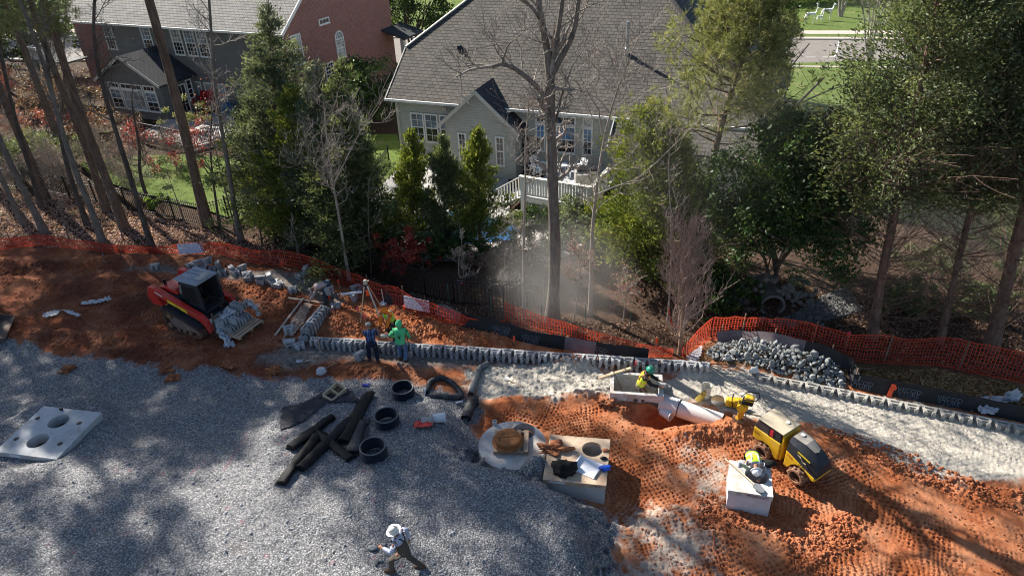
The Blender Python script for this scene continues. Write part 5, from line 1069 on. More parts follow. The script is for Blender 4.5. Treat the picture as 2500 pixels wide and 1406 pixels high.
# pale utility box by the cypress row
g = P(668, 545); ub = thing('utility_box', 'pale square utility box with black louvred side by the cypress row', 'utility box', (g[0], g[1], 0), -.75)
m = MB(); m.box((0, 0, .55), (1.0, .8, 1.0)); m.build('cabinet', mat('pale_plastic', (.46, .46, .45), .5, dirt=(.2, .18, .15), damt=.2), ub, bevel=.03); m = MB(); m.box((0, 0, 1.08), (1.06, .86, .08)); m.build('lid', _MC['pale_plastic'], ub, bevel=.02); m = MB(); m.box((-.1, -.41, .5), (.75, .02, .85)); m.build('louvre', M_BLACK, ub); m = MB(); m.box((0, 0, .03), (1.1, .9, .08)); m.build('pad', M_CONC, ub)

M_NET = NT('orange_net'); c = M_NET.coord('Object'); M_NET = M_NET.bsdf(M_NET.mix(M_NET.ramp(M_NET.noise(c, 1.5, 3), (.3, 0), (.7, 1)), (.50, .045, .025), (.72, .10, .05)), .6, 0, .3, trans=((.75, .10, .05), .4))
M_STAKE = mat('stake_wood', (.20, .14, .10), .85, bump=.01)
def net(label, pts, hs, seed, leany=-.12, sag=.06, z0=.04):
    """plastic safety netting: straps and cross straps with real gaps, on stakes"""
    ps = [gpt(*p) for p in pts]; o = thing('safety_fence', label, 'safety fence', ps[0]); base = np.array(ps[0]); A = np.array([np.array(p) for p in ps]); s = np.r_[0, np.cumsum(np.linalg.norm(np.diff(A[:, :2], axis=0), axis=1))]; L = s[-1]; rs = np.random.RandomState(seed)
    st = .10; n = int(L / st); u = np.linspace(0, L, n + 1); X = np.interp(u, s, A[:, 0]); Y = np.interp(u, s, A[:, 1]); Zb = np.array([zat(x, y) for x, y in zip(X, Y)]); Hh = np.interp(u, s, hs)
    d = np.gradient(np.stack([X, Y], 1), axis=0); d /= np.linalg.norm(d, axis=1, keepdims=True); nrm = np.stack([-d[:, 1], d[:, 0]], 1)
    wob = fbm(u * .9, u * 0 + seed, 3, seed); Hh = Hh * (1 + .10 * wob) - sag * np.abs(np.sin(u * math.pi / 2.3)); rows = 10; v = np.linspace(0, 1, rows)
    bul = (.16 * fbm(u * 1.3, u * 0 + 5, 3, seed + 3))[:, None] * np.sin(v * math.pi)[None] + leany * v[None] * (.5 + wob[:, None])
    PX = X[:, None] + nrm[:, :1] * bul; PY = Y[:, None] + nrm[:, 1:] * bul; PZ = Zb[:, None] + z0 + Hh[:, None] * (v[None] + .02 * rs.normal(size=(1, rows)))
    W = np.stack([PX, PY, PZ], -1) - base; parts = []
    hw = .0095
    for r in range(rows):     # long straps
        a = W[:, r].copy(); b = a.copy(); k = 1.9 if r in (0, rows - 1) else 1.0; a[:, 2] -= hw * k; b[:, 2] += hw * k; V = np.stack([a, b], 1).reshape(-1, 3); i = np.arange(n) * 2; parts.append((V, np.stack([i, i + 2, i + 3, i + 1], 1)))
    step = 1; t3 = np.c_[d, np.zeros(len(d))] * hw
    for c_ in range(0, n + 1, step):
        a = W[c_] - t3[c_]; b = W[c_] + t3[c_]; V = np.stack([a, b], 1).reshape(-1, 3); i = np.arange(rows - 1) * 2; parts.append((V, np.stack([i, i + 2, i + 3, i + 1], 1)))
    vv, ff = merge(parts); mesh_np('net', vv, ff, M_NET, o)
    for k in np.arange(.3, L, 2.3):
        x, y = np.interp(k, s, A[:, 0]), np.interp(k, s, A[:, 1]); z = zat(x, y); h = float(np.interp(k, s, hs)) + .1; m = MB(); m.bar((x - base[0], y - base[1] + .04, z - base[2] - .1), (x - base[0] + rs.normal(0, .03), y - base[1] + .06 - leany * .3, z - base[2] + h), .035); m.build('stake', M_STAKE, o)
    return o
net('long red-orange netting along the wood edge above the clay yard', FENCE_A, [.55, .55, .6, .5, .35, .6, .75, .8, .85, .85, .9, .85, .75, .45, .4], 1)
net('sagging orange netting in front of the forked trunk hollow', FENCE_B, [1.15, 1.0, .85, .65, .4], 2)
net('orange netting round the rock pile and along the slope to the right', FENCE_C, [.35, .75, 1.0, .95, 1.05, 1.1, 1.1, 1.1, 1.1, 1.1, 1.1, 1.1], 3, leany=.05)
# warning signs on the netting
M_SIGN = mat('sign_white', (.74, .72, .82), .5, var=.05); M_INK = mat('sign_ink', (.11, .06, .20), .6, var=.1)
def sign(label, px, py, w_, h, zc, rz, tilt, roll=0.0):
    g = gpt(px, py); o = thing('warning_sign', label, 'sign', (g.x, g.y - .12, g.z + zc), rz); o.rotation_euler = (tilt, roll, rz)
    m = MB(); m.box((0, 0, 0), (w_, .012, h)); m.build('board', M_SIGN, o)
    for k, s in enumerate(('TREE PROTECTION AREA', 'DO NOT ENTER', 'ZONA DE PROTECCION', 'PARA ARBOLES NO ENTRE')):
        text('lettering', s, h * .225, M_INK, o, (0, -.0085, h * (.34 - .225 * k)), (math.pi / 2, 0, 0), .001, space=.92)
    for sx in (-1, 1): m = MB(); m.bar((sx * w_ * .42, .01, h * .45), (sx * w_ * .42, .14, h * .5), .012); m.build('tie', M_INK, o)
    return o
sign('white warning sign lying against the sunlit red netting at the left', 474, 622, 1.12, .46, .38, .02, -.15, -.04)
sign('white warning sign tilted on the shaded netting above the surveyor tripod', 1022, 772, 1.05, .47, .58, -.42, -.12, .0)

# black silt fence with the maker's print
M_SILT = mat('silt_fabric', (.016, .016, .018), .55, var=.3, sc=8, bump=.004, bsc=60); M_SILTG = mat('dusty_fabric', (.17, .14, .15), .8, var=.2); M_PRINT = mat('pale_print', (.10, .12, .16), .7); M_OSPRAY = mat('orange_spray', (.85, .10, .03), .6)
def silt(label, pts, h, seed, texts=(), grey=(), spray=()):
    ps = [gpt(*p) for p in pts]; o = thing('silt_fence', label, 'silt fence', ps[0]); base = np.array(ps[0]); A = np.array([np.array(p) for p in ps]); s = np.r_[0, np.cumsum(np.linalg.norm(np.diff(A[:, :2], axis=0), axis=1))]; L = s[-1]; n = int(L / .12); u = np.linspace(0, L, n + 1)
    X = np.interp(u, s, A[:, 0]); Y = np.interp(u, s, A[:, 1]); Zb = np.array([zat(x, y) for x, y in zip(X, Y)]); wob = fbm(u * 1.1, u * 0 + seed, 3, seed); rows = 5; v = np.linspace(0, 1, rows)
    d = np.gradient(np.stack([X, Y], 1), axis=0); d /= np.linalg.norm(d, axis=1, keepdims=True); nr = np.stack([-d[:, 1], d[:, 0]], 1); bul = .08 * wob[:, None] * np.sin(v * math.pi)[None] + (.22 * v)[None]
    W = np.stack([X[:, None] + nr[:, :1] * bul, Y[:, None] + nr[:, 1:] * bul, Zb[:, None] - .06 + (h * (1 + .2 * wob))[:, None] * v[None]], -1) - base
    gz = [(np.interp(a, [p[0] for p in pts], s), np.interp(b, [p[0] for p in pts], s)) for a, b in grey]
    j, i = np.meshgrid(np.arange(n), np.arange(rows - 1), indexing='ij'); b0 = (j * rows + i).ravel(); Fq = np.stack([b0, b0 + rows, b0 + rows + 1, b0 + 1], 1); um = u[j.ravel()]
    isg = np.zeros(len(Fq), bool)
    for a, b in gz: isg |= (um >= a) & (um < b)
    runs = np.cumsum(np.r_[0, np.diff(isg.reshape(n, -1)[:, 0].astype(int)) != 0])[j.ravel()]
    for r_ in np.unique(runs[~isg]): mesh_np('fabric', *compact(W.reshape(-1, 3), Fq[(runs == r_) & ~isg]), M_SILT, o, smooth=True)
    for a, b in gz: mesh_np('dusty_fabric_panel', *compact(W.reshape(-1, 3), Fq[(um >= a) & (um < b)]), M_SILTG, o, smooth=True)
    def at_(px):
        k = int(np.clip(np.interp(px, [p[0] for p in pts], s) / L * n, 0, n)); a = math.atan2(d[k][1], d[k][0]); return W[k].mean(0), a, nr[k], math.atan2(.22, h)
    for px in texts:
        p, a, nn, tl = at_(px)
        for kk, (sx, dz) in enumerate((('VECOD', .09), ('VTURE', -.06))): text('print', sx, .19, M_PRINT, o, (p[0] - nn[0] * .065, p[1] - nn[1] * .065, p[2] + dz), (math.pi / 2 - tl, 0, a), .001, space=1.05)
        m = MB(); m.box((0, 0, 0), (.5, .004, .015)); q = m.build('print', M_PRINT, o, (p[0] - nn[0] * .075, p[1] - nn[1] * .075, p[2] - .16)); q.rotation_euler = (-tl, 0, a)
    for px in spray:
        p, a, nn, tl = at_(px); m = MB(); m.box((0, 0, 0), (.13, .006, .42)); m.box((.03, .001, .1), (.16, .007, .12)); q = m.build('spray_mark', M_OSPRAY, o, (p[0] - nn[0] * .085, p[1] - nn[1] * .085, p[2])); q.rotation_euler = (-tl, .2, a)
    for k in np.arange(.2, L, 1.8):
        x, y = np.interp(k, s, A[:, 0]), np.interp(k, s, A[:, 1]); z = zat(x, y); m = MB(); m.bar((x - base[0], y - base[1] + .26, z - base[2] - .1), (x - base[0], y - base[1] + .3, z - base[2] + h + .12), .035); m.build('stake', M_STAKE, o)
    return o
silt('black silt fence behind the workers at the wall, partly dusty grey', [(935, 748), (1050, 774), (1130, 798), (1200, 815), (1330, 848), (1385, 856), (1470, 872), (1580, 888)], .50, 11, texts=(1012, 1225, 1300, 1466), grey=((1056, 1118), (1375, 1445)))
silt('black silt fence behind the rock pile', [(1752, 842), (1800, 836), (1880, 846), (1960, 868), (2010, 880), (2062, 905), (2078, 945)], .45, 12, grey=((1752, 1955),))
silt('black silt fence along the lower block wall with an orange spray mark', [(2078, 948), (2140, 962), (2200, 974), (2330, 998), (2400, 1012), (2500, 1034), (2600, 1055), (2900, 1118)], .50, 13, texts=(2108, 2220, 2318), spray=(2182,))
g = gpt(1345, 838); o = thing('survey_marker', 'orange arrow marker standing in front of the black fabric', 'marker', (g.x, g.y - .05, g.z), -.1); m = MB(); m.box((0, 0, .15), (.1, .02, .32)); m.build('stem', M_OSPRAY, o); m = MB(); m.prism([(-.16, .28), (.16, .28), (0, .46)], -.012, .012, lambda x, y, z: (x, z, y)); m.build('arrow_head', M_OSPRAY, o)

# ---- retaining wall units
M_BLK = mat('block_concrete', (.36, .37, .39), .9, var=.12, sc=5, bump=.006, bsc=50, rnd=.3); M_BLKD = mat('dusty_block_concrete', (.40, .39, .36), .92, var=.2, sc=4, bump=.008, bsc=40, rnd=.12, dirt=(.42, .38, .32), damt=.4)
def block_mesh(mt, w_=.395, d=.30, h=.2):
    """hollow unit: wide face, two webs running back to a pair of lugs, a cross web"""
    m = MB(); hw = w_ / 2
    m.prism([(-hw, d), (-hw, d - .07), (hw, d - .07), (hw, d)], 0, h)
    for s in (-1, 1):
        m.prism([(s * (hw - .02), d - .072), (s * (hw - .085), d - .072), (s * .060, .02), (s * .125, .02)][::-s], 0, h - .001)
        m.prism([(s * .045, .0), (s * .14, .0), (s * .135, .05), (s * .05, .05)][::s], 0, h - .02)
    m.prism([(-.075, .105), (.075, .105), (.09, .155), (-.09, .155)], 0, h - .003)
    return m.mesh('block', mt)
BM = block_mesh(M_BLK); BMD = block_mesh(M_BLKD)
def wall_run(label, a, b, courses, zoff, me=BM, n=None, sx=1.0, flip=False, skip=(), jit=.022, seed=1, batter=0.0):
    a = Vector(a); b = Vector(b); L = (b - a).to_2d().length; n = n or round(L / (.40 * sx)); rz = math.atan2(b.y - a.y, b.x - a.x); o = thing('retaining_wall', label, 'retaining wall', a, rz); rng = ev(seed)
    for c in range(courses):
        for k in range(n + (1 if c % 2 else 0)):
            if (c, k) in skip: continue
            x = (k + .5 - (.5 if c % 2 else 0)) * L / n; wp = a + (b - a) * (x / L); zg = hz(wp.x, wp.y) * 0 + a.z + (b.z - a.z) * (x / L)
            q = link('block', me, o, (x, rng.gauss(0, jit * .5) + batter * c, zg - a.z + zoff + c * .203)); q.rotation_euler = (0, 0, rng.gauss(0, jit) + (math.pi if flip else 0)); q.scale = (sx, 1, 1)
    return o
A = GZ(768, 852); B = GZ(1718, 915); A.z = .0; B.z = .05
wall_run('long two course block wall across the yard, hollow backs facing the workers', A, B, 2, -.03)
A = GZ(757, 838); B = GZ(806, 770); A.z = 0; B.z = .05
wall_run('short three course block wall meeting the long one at its end', A, B, 3, -.02, seed=2, skip=((2, 5),))
A = GZ(1846, 932); B = GZ(2860, 1140); A.z = .04; B.z = .02
wall_run('lower block wall along the silt fence, its units filled with stone dust', A, B, 1, -.06, BMD, sx=1.17, seed=3)
# loose units
LB = [((378, 662), .2, 0, 'single block lying apart on the grey strip behind the loader'), ((468, 657), .5, 0, 'block at the near end of the tumbled row behind the loader roof'), ((484, 655), .9, 1, 'block standing in the tumbled row above the loader roof'), ((497, 664), .3, 0, 'block of the tumbled row, low behind the loader roof corner'),
      ((508, 656), 1.2, 1, 'upended block on top of the tumbled row'), ((520, 668), .1, 0, 'block lying in front of the upended one in the row'), ((533, 662), 1.9, 1, 'block leaning in the middle of the tumbled row'), ((545, 674), .4, 0, 'block in the tumbled row, first clear of the loader roof'),
      ((566, 668), 2.2, 1, 'upright block in the second cluster of the row'), ((580, 674), .6, 0, 'block lying in the second cluster of the row'), ((590, 664), 1.1, 1, 'block behind the second cluster of the row'), ((602, 680), .2, 0, 'lone block between the second and third cluster'),
      ((618, 684), 1.4, 0, 'block beginning the third cluster of the row'), ((636, 690), .3, 1, 'upright block in the third cluster of the row'), ((648, 696), 1.0, 0, 'block lying in front in the third cluster'), ((657, 688), 2.0, 1, 'upended block behind in the third cluster'), ((672, 700), .5, 0, 'block near the end of the tumbled row'), ((690, 706), .9, 0, 'last block of the tumbled row'),
      ((718, 720), .4, 0, 'single block lying on the clay before the bending man'), ((738, 682), .7, 0, 'lower block of the small heap beyond the bending man'), ((747, 677), 1.6, 1, 'upper block of the small heap beyond the bending man'), ((866, 712), .8, 1, 'tilted block by the plan roll'), ((884, 716), .2, 0, 'block right of the tilted one by the plan roll'), ((862, 735), 1.5, 1, 'upright block carrying the white plan roll'),
      ((820, 762), .1, 0, 'block beside the end of the short wall'), ((806, 742), 1.3, 1, 'block set crooked on the end of the short wall'), ((710, 842), .15, 2, 'block standing on end in front of the clay slope'), ((875, 878), 1.0, 1, 'block left on the grey soil before the man in plaid'), ((736, 855), .5, 0, 'half buried block at the near end of the short wall')]
rng = ev(77)
for (a, b), rz, mode, lb in LB:
    g = GZ(a, b); q = link('concrete_block', BM, None, (g.x, g.y, g.z - .02 + (.17 if 'upper' in lb or 'on top' in lb else 0) + (.45 if 'crooked' in lb else 0)))
    q.rotation_euler = ((0, 0, rz), (R_(78), R_(8), rz), (R_(90), 0, rz))[mode]
    if mode: q.location.z += .02 if mode == 1 else .0
    tag(q, lb, 'block', 'loose blocks')
g = GZ(710, 842); q = link('concrete_block', BM, None, (g.x - .02, g.y + .12, g.z + .36)); q.rotation_euler = (R_(8), 0, .2); tag(q, 'block balanced on top of the one standing on end', 'block', 'loose blocks')

# ---- stones
def rock_mesh(seed, mt, k=1):
    rng = ev(seed); bm = bmesh.new(); bmesh.ops.create_icosphere(bm, subdivisions=1, radius=.5)
    for v in bm.verts: v.co *= rng.uniform(.72, 1.15)
    for _ in range(4):
        n = Vector((rng.gauss(0, 1), rng.gauss(0, 1), rng.gauss(0, 1))).normalized(); c = rng.uniform(.22, .36)
        for v in bm.verts:
            dd = v.co.dot(n)
            if dd > c: v.co -= n * (dd - c)
    me = bpy.data.meshes.new('rock'); bm.to_mesh(me); bm.free(); me.materials.append(mt); return me
M_ROCK = mat('blue_grey_rock', (.25, .265, .27), .85, var=.3, sc=2.5, bump=.01, rnd=.4); RM = [rock_mesh(k, M_ROCK) for k in range(12)]
rk = thing('rock_pile', 'pile of blue-grey broken rocks inside the orange netting corner', 'rock pile', GZ(1880, 870))
_rp = GW([(1722, 862), (1760, 838), (1830, 828), (1900, 835), (1970, 862), (2030, 885), (2062, 925), (2065, 950), (2010, 952), (1930, 925), (1880, 905), (1800, 885), (1740, 880)])
rx0, rx1 = min(p[0] for p in _rp), max(p[0] for p in _rp); ry0, ry1 = min(p[1] for p in _rp), max(p[1] for p in _rp); n = 0; rng = ev(5); placed = []
for it in range(9000):
    if n >= 300: break
    x, y = rng.uniform(rx0, rx1), rng.uniform(ry0, ry1); sd = float(signed(_rp, np.array([x]), np.array([y]))[0])
    if sd > -.02: continue
    s = rng.choice((.12, .15, .18, .22, .27, .33)) * (1.15 if x > 8.5 else .95)
    if any((x - a) ** 2 + (y - b) ** 2 < (.36 * (s + c)) ** 2 for a, b, c in placed): continue
    placed.append((x, y, s)); n += 1; z = zat(x, y) + .10 * min(1, -sd * 2) + s * rng.uniform(.12, .3)
    q = link('rock', RM[rng.randrange(12)], rk, Vector((x, y, z)) - rk.location); q.rotation_euler = (rng.uniform(0, 6), rng.uniform(0, 6), rng.uniform(0, 6)); q.scale = (s * rng.uniform(.9, 1.5), s * rng.uniform(.8, 1.15), s * rng.uniform(.6, .95))
def scatter_stones(name, poly, count, smin, smax, seed, mt, parent, origin, zoff=.0):
    """many small stones joined as one part"""
    rs = np.random.RandomState(seed); bm = bmesh.new(); bmesh.ops.create_icosphere(bm, subdivisions=0 if False else 1, radius=.5); bv = np.array([v.co[:] for v in bm.verts]); bf = np.array([[v.index for v in f.verts] for f in bm.faces]); bm.free()
    pts = []; x0, x1 = min(p[0] for p in poly), max(p[0] for p in poly); y0, y1 = min(p[1] for p in poly), max(p[1] for p in poly)
    c = np.stack([rs.uniform(x0, x1, count * 3), rs.uniform(y0, y1, count * 3)], 1); c = c[signed(poly, c[:, 0], c[:, 1]) < 0][:count]; m_ = len(c)
    S = rs.uniform(smin, smax, (m_, 1, 1)) * rs.uniform(.6, 1.3, (m_, 1, 3)); V = bv[None] * S * rs.uniform(.8, 1.2, (m_, len(bv), 1)); a = rs.rand(m_) * 6.28; ca, sa = np.cos(a)[:, None], np.sin(a)[:, None]
    V = np.stack([V[..., 0] * ca - V[..., 1] * sa, V[..., 0] * sa + V[..., 1] * ca, V[..., 2]], -1); z = np.array([zat(x, y) for x, y in c]) + zoff; V += np.concatenate([c, z[:, None]], 1)[:, None]
    F_ = (bf[None] + (np.arange(m_) * len(bv))[:, None, None]).reshape(-1, 3); o = mesh_np(name, V.reshape(-1, 3) - np.array(origin), F_, mt, parent); o['kind'] = 'stuff'; return o
M_RIP = mat('dim_riprap', (.14, .135, .13), .9, var=.35, sc=4); scatter_stones('small_rock', _rp, 900, .05, .12, 4, M_ROCK, rk, rk.location, .03)  # riprap colour holds the dim shade of the culvert hollow
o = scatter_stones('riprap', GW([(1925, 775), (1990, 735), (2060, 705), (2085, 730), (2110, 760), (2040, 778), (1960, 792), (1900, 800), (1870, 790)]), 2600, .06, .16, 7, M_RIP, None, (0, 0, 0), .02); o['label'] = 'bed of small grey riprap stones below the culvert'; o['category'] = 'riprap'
# culvert with a rough stone headwall
g = GZ(1884, 772); cv = thing('culvert', 'dark pipe culvert mouth in a rough stone headwall under the holly', 'culvert', (g.x, g.y, g.z), -.12)
m = MB(); m.lathe([(.36, 0), (.45, 0), (.45, -1.6), (.36, -1.6)], 20, (0, .1, .36), Matrix.Rotation(math.pi / 2, 3, 'X'), True); m.build('pipe', mat('stained_concrete', (.16, .155, .15), .9, var=.3), cv, smooth=True)
m = MB(); m.add([(.37 * math.cos(a * .3927), 1.68, .36 + .37 * math.sin(a * .3927)) for a in range(16)], [tuple(range(16))]); m.build('pipe_end', _MC['stained_concrete'], cv)
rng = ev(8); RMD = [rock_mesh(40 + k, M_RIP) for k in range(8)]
for k in range(75):
    a = rng.uniform(-.5, math.pi + .5); r = rng.uniform(.55, 1.35); x, z = r * math.cos(a) * 1.25, .36 + r * math.sin(a) * .85
    if z < -.05: continue
    q = link('stone', RMD[k % 8], cv, (x, .12 + .25 * r, z)); q.scale = [rng.uniform(.2, .36)] * 3; q.rotation_euler = (rng.uniform(0, 6), rng.uniform(0, 6), rng.uniform(0, 6))
for k in range(16): q = link('stone', RMD[k % 8], cv, (rng.uniform(-.9, 1.6), rng.uniform(-.7, -.1), .03)); q.scale = [rng.uniform(.22, .4)] * 3; q.rotation_euler = (rng.uniform(0, 6), rng.uniform(0, 6), rng.uniform(0, 6))

# ---- fallen leaves
def litter(name, polys, count, seed, label, size=.10, mats=None, zoff=.015):
    rs = np.random.RandomState(seed); out = []
    for poly in polys:
        x0, x1 = min(p[0] for p in poly), max(p[0] for p in poly); y0, y1 = min(p[1] for p in poly), max(p[1] for p in poly)
        c = np.stack([rs.uniform(x0, x1, count * 2), rs.uniform(y0, y1, count * 2)], 1); c = c[signed(poly, c[:, 0], c[:, 1]) < 0][:count]; out.append(c)
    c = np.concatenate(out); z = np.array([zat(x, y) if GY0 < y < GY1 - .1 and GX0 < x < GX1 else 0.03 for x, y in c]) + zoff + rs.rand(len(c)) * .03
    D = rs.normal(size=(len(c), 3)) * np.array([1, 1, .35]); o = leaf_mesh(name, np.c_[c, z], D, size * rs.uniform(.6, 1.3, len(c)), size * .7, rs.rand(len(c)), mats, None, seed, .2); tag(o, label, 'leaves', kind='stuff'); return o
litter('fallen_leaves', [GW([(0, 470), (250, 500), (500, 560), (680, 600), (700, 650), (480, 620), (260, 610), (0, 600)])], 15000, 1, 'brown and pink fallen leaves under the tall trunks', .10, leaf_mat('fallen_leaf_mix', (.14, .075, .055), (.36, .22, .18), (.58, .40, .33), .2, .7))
litter('fallen_leaves', [GW([(700, 600), (1100, 740), (1400, 780), (1700, 800), (1720, 840), (1500, 850), (1240, 790), (850, 690)]), GW([(1720, 700), (2500, 780), (2500, 930), (2000, 840), (1720, 790)])], 9000, 2, 'sparse dark fallen leaves in the shaded hollow', .09, leaf_mat('shaded_leaf_mix', (.05, .03, .022), (.14, .085, .06), (.26, .17, .12), .2, .7))  # darker copy of the leaf mix, with the hollow's shade in its colour
litter('pine_straw', [GW([(2060, 900), (2290, 905), (2500, 950), (2500, 1020), (2300, 985), (2080, 935)])], 7000, 3, 'loose brown straw on the bank above the silt fence', .13, leaf_mat('straw_mix', (.10, .055, .025), (.26, .16, .075), (.44, .31, .16), .2, .7))

# crumbs of clay and odd bigger stones lying about
M_CRUMB = mat('clay_crumb', (.36, .125, .055), .95, var=.4, sc=3); _cl = GW([(0, 680), (420, 700), (700, 740), (760, 850), (640, 905), (300, 875), (0, 825)]); _cr = GW([(1180, 1000), (1500, 1000), (1850, 1080), (2100, 1110), (2500, 1290), (2500, 1440), (1560, 1440), (1500, 1240), (1350, 1070)])
for k, (pl_, n_, lb) in enumerate(((_cr, 1500, 'loose crumbs of orange clay on the rolled ground'), (_cl, 1300, 'loose crumbs of red clay in the loader yard'), (_lump[0], 900, 'broken clay lumps behind the long wall'), (_lump[3], 700, 'broken clay lumps below the lettered box'), (_lump[4], 700, 'broken clay lumps along the clay ridge'))):
    o = scatter_stones('clay_crumbs', pl_, n_, .025, .065 if k < 2 else .11, 60 + k, M_CRUMB if k != 1 else mat('red_clay_crumb', (.20, .07, .045), .95, var=.4), None, (0, 0, 0), .008); o['label'] = lb; o['category'] = 'clay'
o = scatter_stones('loose_gravel', _gravel, 3200, .035, .08, 70, mat('loose_stone', (.38, .385, .40), .9, var=.35, sc=3), None, (0, 0, 0), .005); o['label'] = 'bigger loose stones scattered over the gravel pad'; o['category'] = 'gravel'
# ================================================================ THINGS LYING ABOUT THE SITE
M_CAST = mat('precast_concrete', (.55, .545, .53), .88, var=.12, sc=3, bump=.01, bsc=40, dirt=(.36, .25, .17), damt=.42, dsc=2.2)
M_CASTT = mat('muddy_precast', (.52, .40, .29), .9, var=.14, sc=3, bump=.008, bsc=45, dirt=(.40, .19, .10), damt=.35, dsc=2.5)
M_CASTB = mat('shaded_grey_precast', (.46, .48, .50), .85, var=.10, sc=2.2, bump=.004, bsc=45, dirt=(.27, .24, .20), damt=.38, dsc=2.2)  # shaded copy of the precast, bluish shade put into its colour
M_MUDC = mat('mortar_and_hole_shade', (.085, .078, .07), .8, var=.2); M_SOCKET = mat('socket_shade_iron', (.07, .06, .055), .7, metal=.4)
M_WOODP = mat('pallet_wood', (.42, .31, .22), .85, var=.22, sc=4, bump=.008, rnd=.2); M_WOODL = mat('pale_lumber', (.58, .46, .31), .8, var=.15, rnd=.1)
M_BPIPE = mat('black_hdpe', (.014, .016, .02), .38, var=.3, sc=6, spec=.5); M_BPIPEG = mat('dusty_black_hdpe', (.035, .037, .042), .6, var=.4, sc=3, dirt=(.22, .20, .18), damt=.35)
M_GRID = mat('black_geogrid', (.009, .009, .010), .6, var=.4, sc=20, bump=.01, bsc=90); M_PLAST = mat('white_bucket', (.66, .68, .70), .4, var=.06); M_PAPER = mat('plan_paper', (.78, .80, .86), .6, var=.04)
M_REDT = mat('red_tarp', (.55, .045, .035), .5, var=.2, sc=6, bump=.02, bsc=9); M_GALV = _MC['galvanised_steel']; M_JACK = mat('black_cloth', (.014, .014, .015), .9, var=.4, sc=6, bump=.02, bsc=14)
M_FILM = NT('plastic_film'); _c = M_FILM.coord('Object'); M_FILM = M_FILM.bsdf(M_FILM.mix(M_FILM.ramp(M_FILM.noise(_c, 5, 4), (.4, 0), (.7, 1)), (.50, .54, .60), (.80, .82, .85)), .35, 0, .5, M_FILM.bump(M_FILM.noise(_c, 9, 5, .7), .05), alpha=.82)
def holed(m, outer, holes, z0, z1, nseg=24):
    """a flat slab with round holes through it"""
    from mathutils.geometry import tessellate_polygon
    loops = [[Vector((x, y, 0)) for x, y in outer]] + [[Vector((hx + hr * math.cos(2 * math.pi * k / nseg), hy + hr * sq * math.sin(2 * math.pi * k / nseg), 0)) for k in range(nseg)] for hx, hy, hr, sq in holes]
    flat = [p for l in loops for p in l]; n = len(flat); tri = tessellate_polygon(loops); vs = [(p.x, p.y, z0) for p in flat] + [(p.x, p.y, z1) for p in flat]; fs = [tuple(t) for t in tri] + [tuple(i + n for i in t) for t in tri]; o = 0
    for l in loops:
        k = len(l); fs += [(o + i, o + (i + 1) % k, n + o + (i + 1) % k, n + o + i) for i in range(k)]; o += k
    return m.add(vs, fs)
def quad_frame(c4):
    """centre, size and turn of a rectangle from its ground corners (front-left, front-right, back-right, back-left)"""
    c = sum(c4, Vector()) / 4; ux = ((c4[1] - c4[0]) + (c4[2] - c4[3])) / 2; uy = ((c4[3] - c4[0]) + (c4[2] - c4[1])) / 2; return c, ux.to_2d().length, uy.to_2d().length, math.atan2(ux.y, ux.x)

# concrete lid slab with two round holes
zt = GZ(110, 1060).z + .24
c4 = [Vector(tuple(P(*p, zt))) for p in ((-14, 1098), (135, 1118), (247, 1003), (104, 988))]; c, sw, sl, rz = quad_frame(c4); zg_ = min(zat(p.x, p.y) for p in c4)
o = thing('concrete_slab', 'pale precast slab with two round holes lying on the gravel', 'concrete slab', (c.x, c.y, zg_), rz); uyv = ((c4[3] - c4[0]) + (c4[2] - c4[1])) / 2; ux = ((c4[1] - c4[0]) + (c4[2] - c4[3])) / 2; T_ = Matrix.Rotation(-rz, 3, 'Z'); yv = T_ @ uyv; shx = yv.x / yv.y
H_ = .27; hx, hy = sw / 2, yv.y / 2; hole = lambda px, py: (T_ @ (Vector(tuple(P(px, py, zt))) - c))
h1, h2 = hole(141, 1025), hole(91, 1072)
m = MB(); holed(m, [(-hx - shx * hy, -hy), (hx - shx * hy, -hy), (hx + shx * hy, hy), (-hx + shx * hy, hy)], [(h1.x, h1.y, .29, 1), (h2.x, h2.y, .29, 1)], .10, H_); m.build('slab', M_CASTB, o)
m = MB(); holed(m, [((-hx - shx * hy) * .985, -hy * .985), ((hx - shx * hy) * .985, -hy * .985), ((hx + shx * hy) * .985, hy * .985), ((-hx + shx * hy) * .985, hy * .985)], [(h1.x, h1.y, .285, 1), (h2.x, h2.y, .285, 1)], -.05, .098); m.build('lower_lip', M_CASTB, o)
for px, py in ((90, 1018), (192, 1030), (38, 1068), (145, 1080)): h = hole(px, py); m = MB(); m.lathe([(0, 0), (.062, 0), (.062, .001), (.075, .004)], 12, (h.x, h.y, H_ + .002)); m.build('lifting_socket', M_SOCKET, o)  # dark discs paint the shade inside the recessed lifting inserts
h = hole(149, 998); m = MB(); m.box((h.x, h.y, H_ + .05), (.08, .05, .1)); m.build('lifting_pin', M_BLACK, o); m = MB(); m.box((-.18, -hy - .006 + .001, .19), (.34, .006, .06)); q = m.build('paper_label', M_PAPER, o); q.location.x = -shx * hy - .2

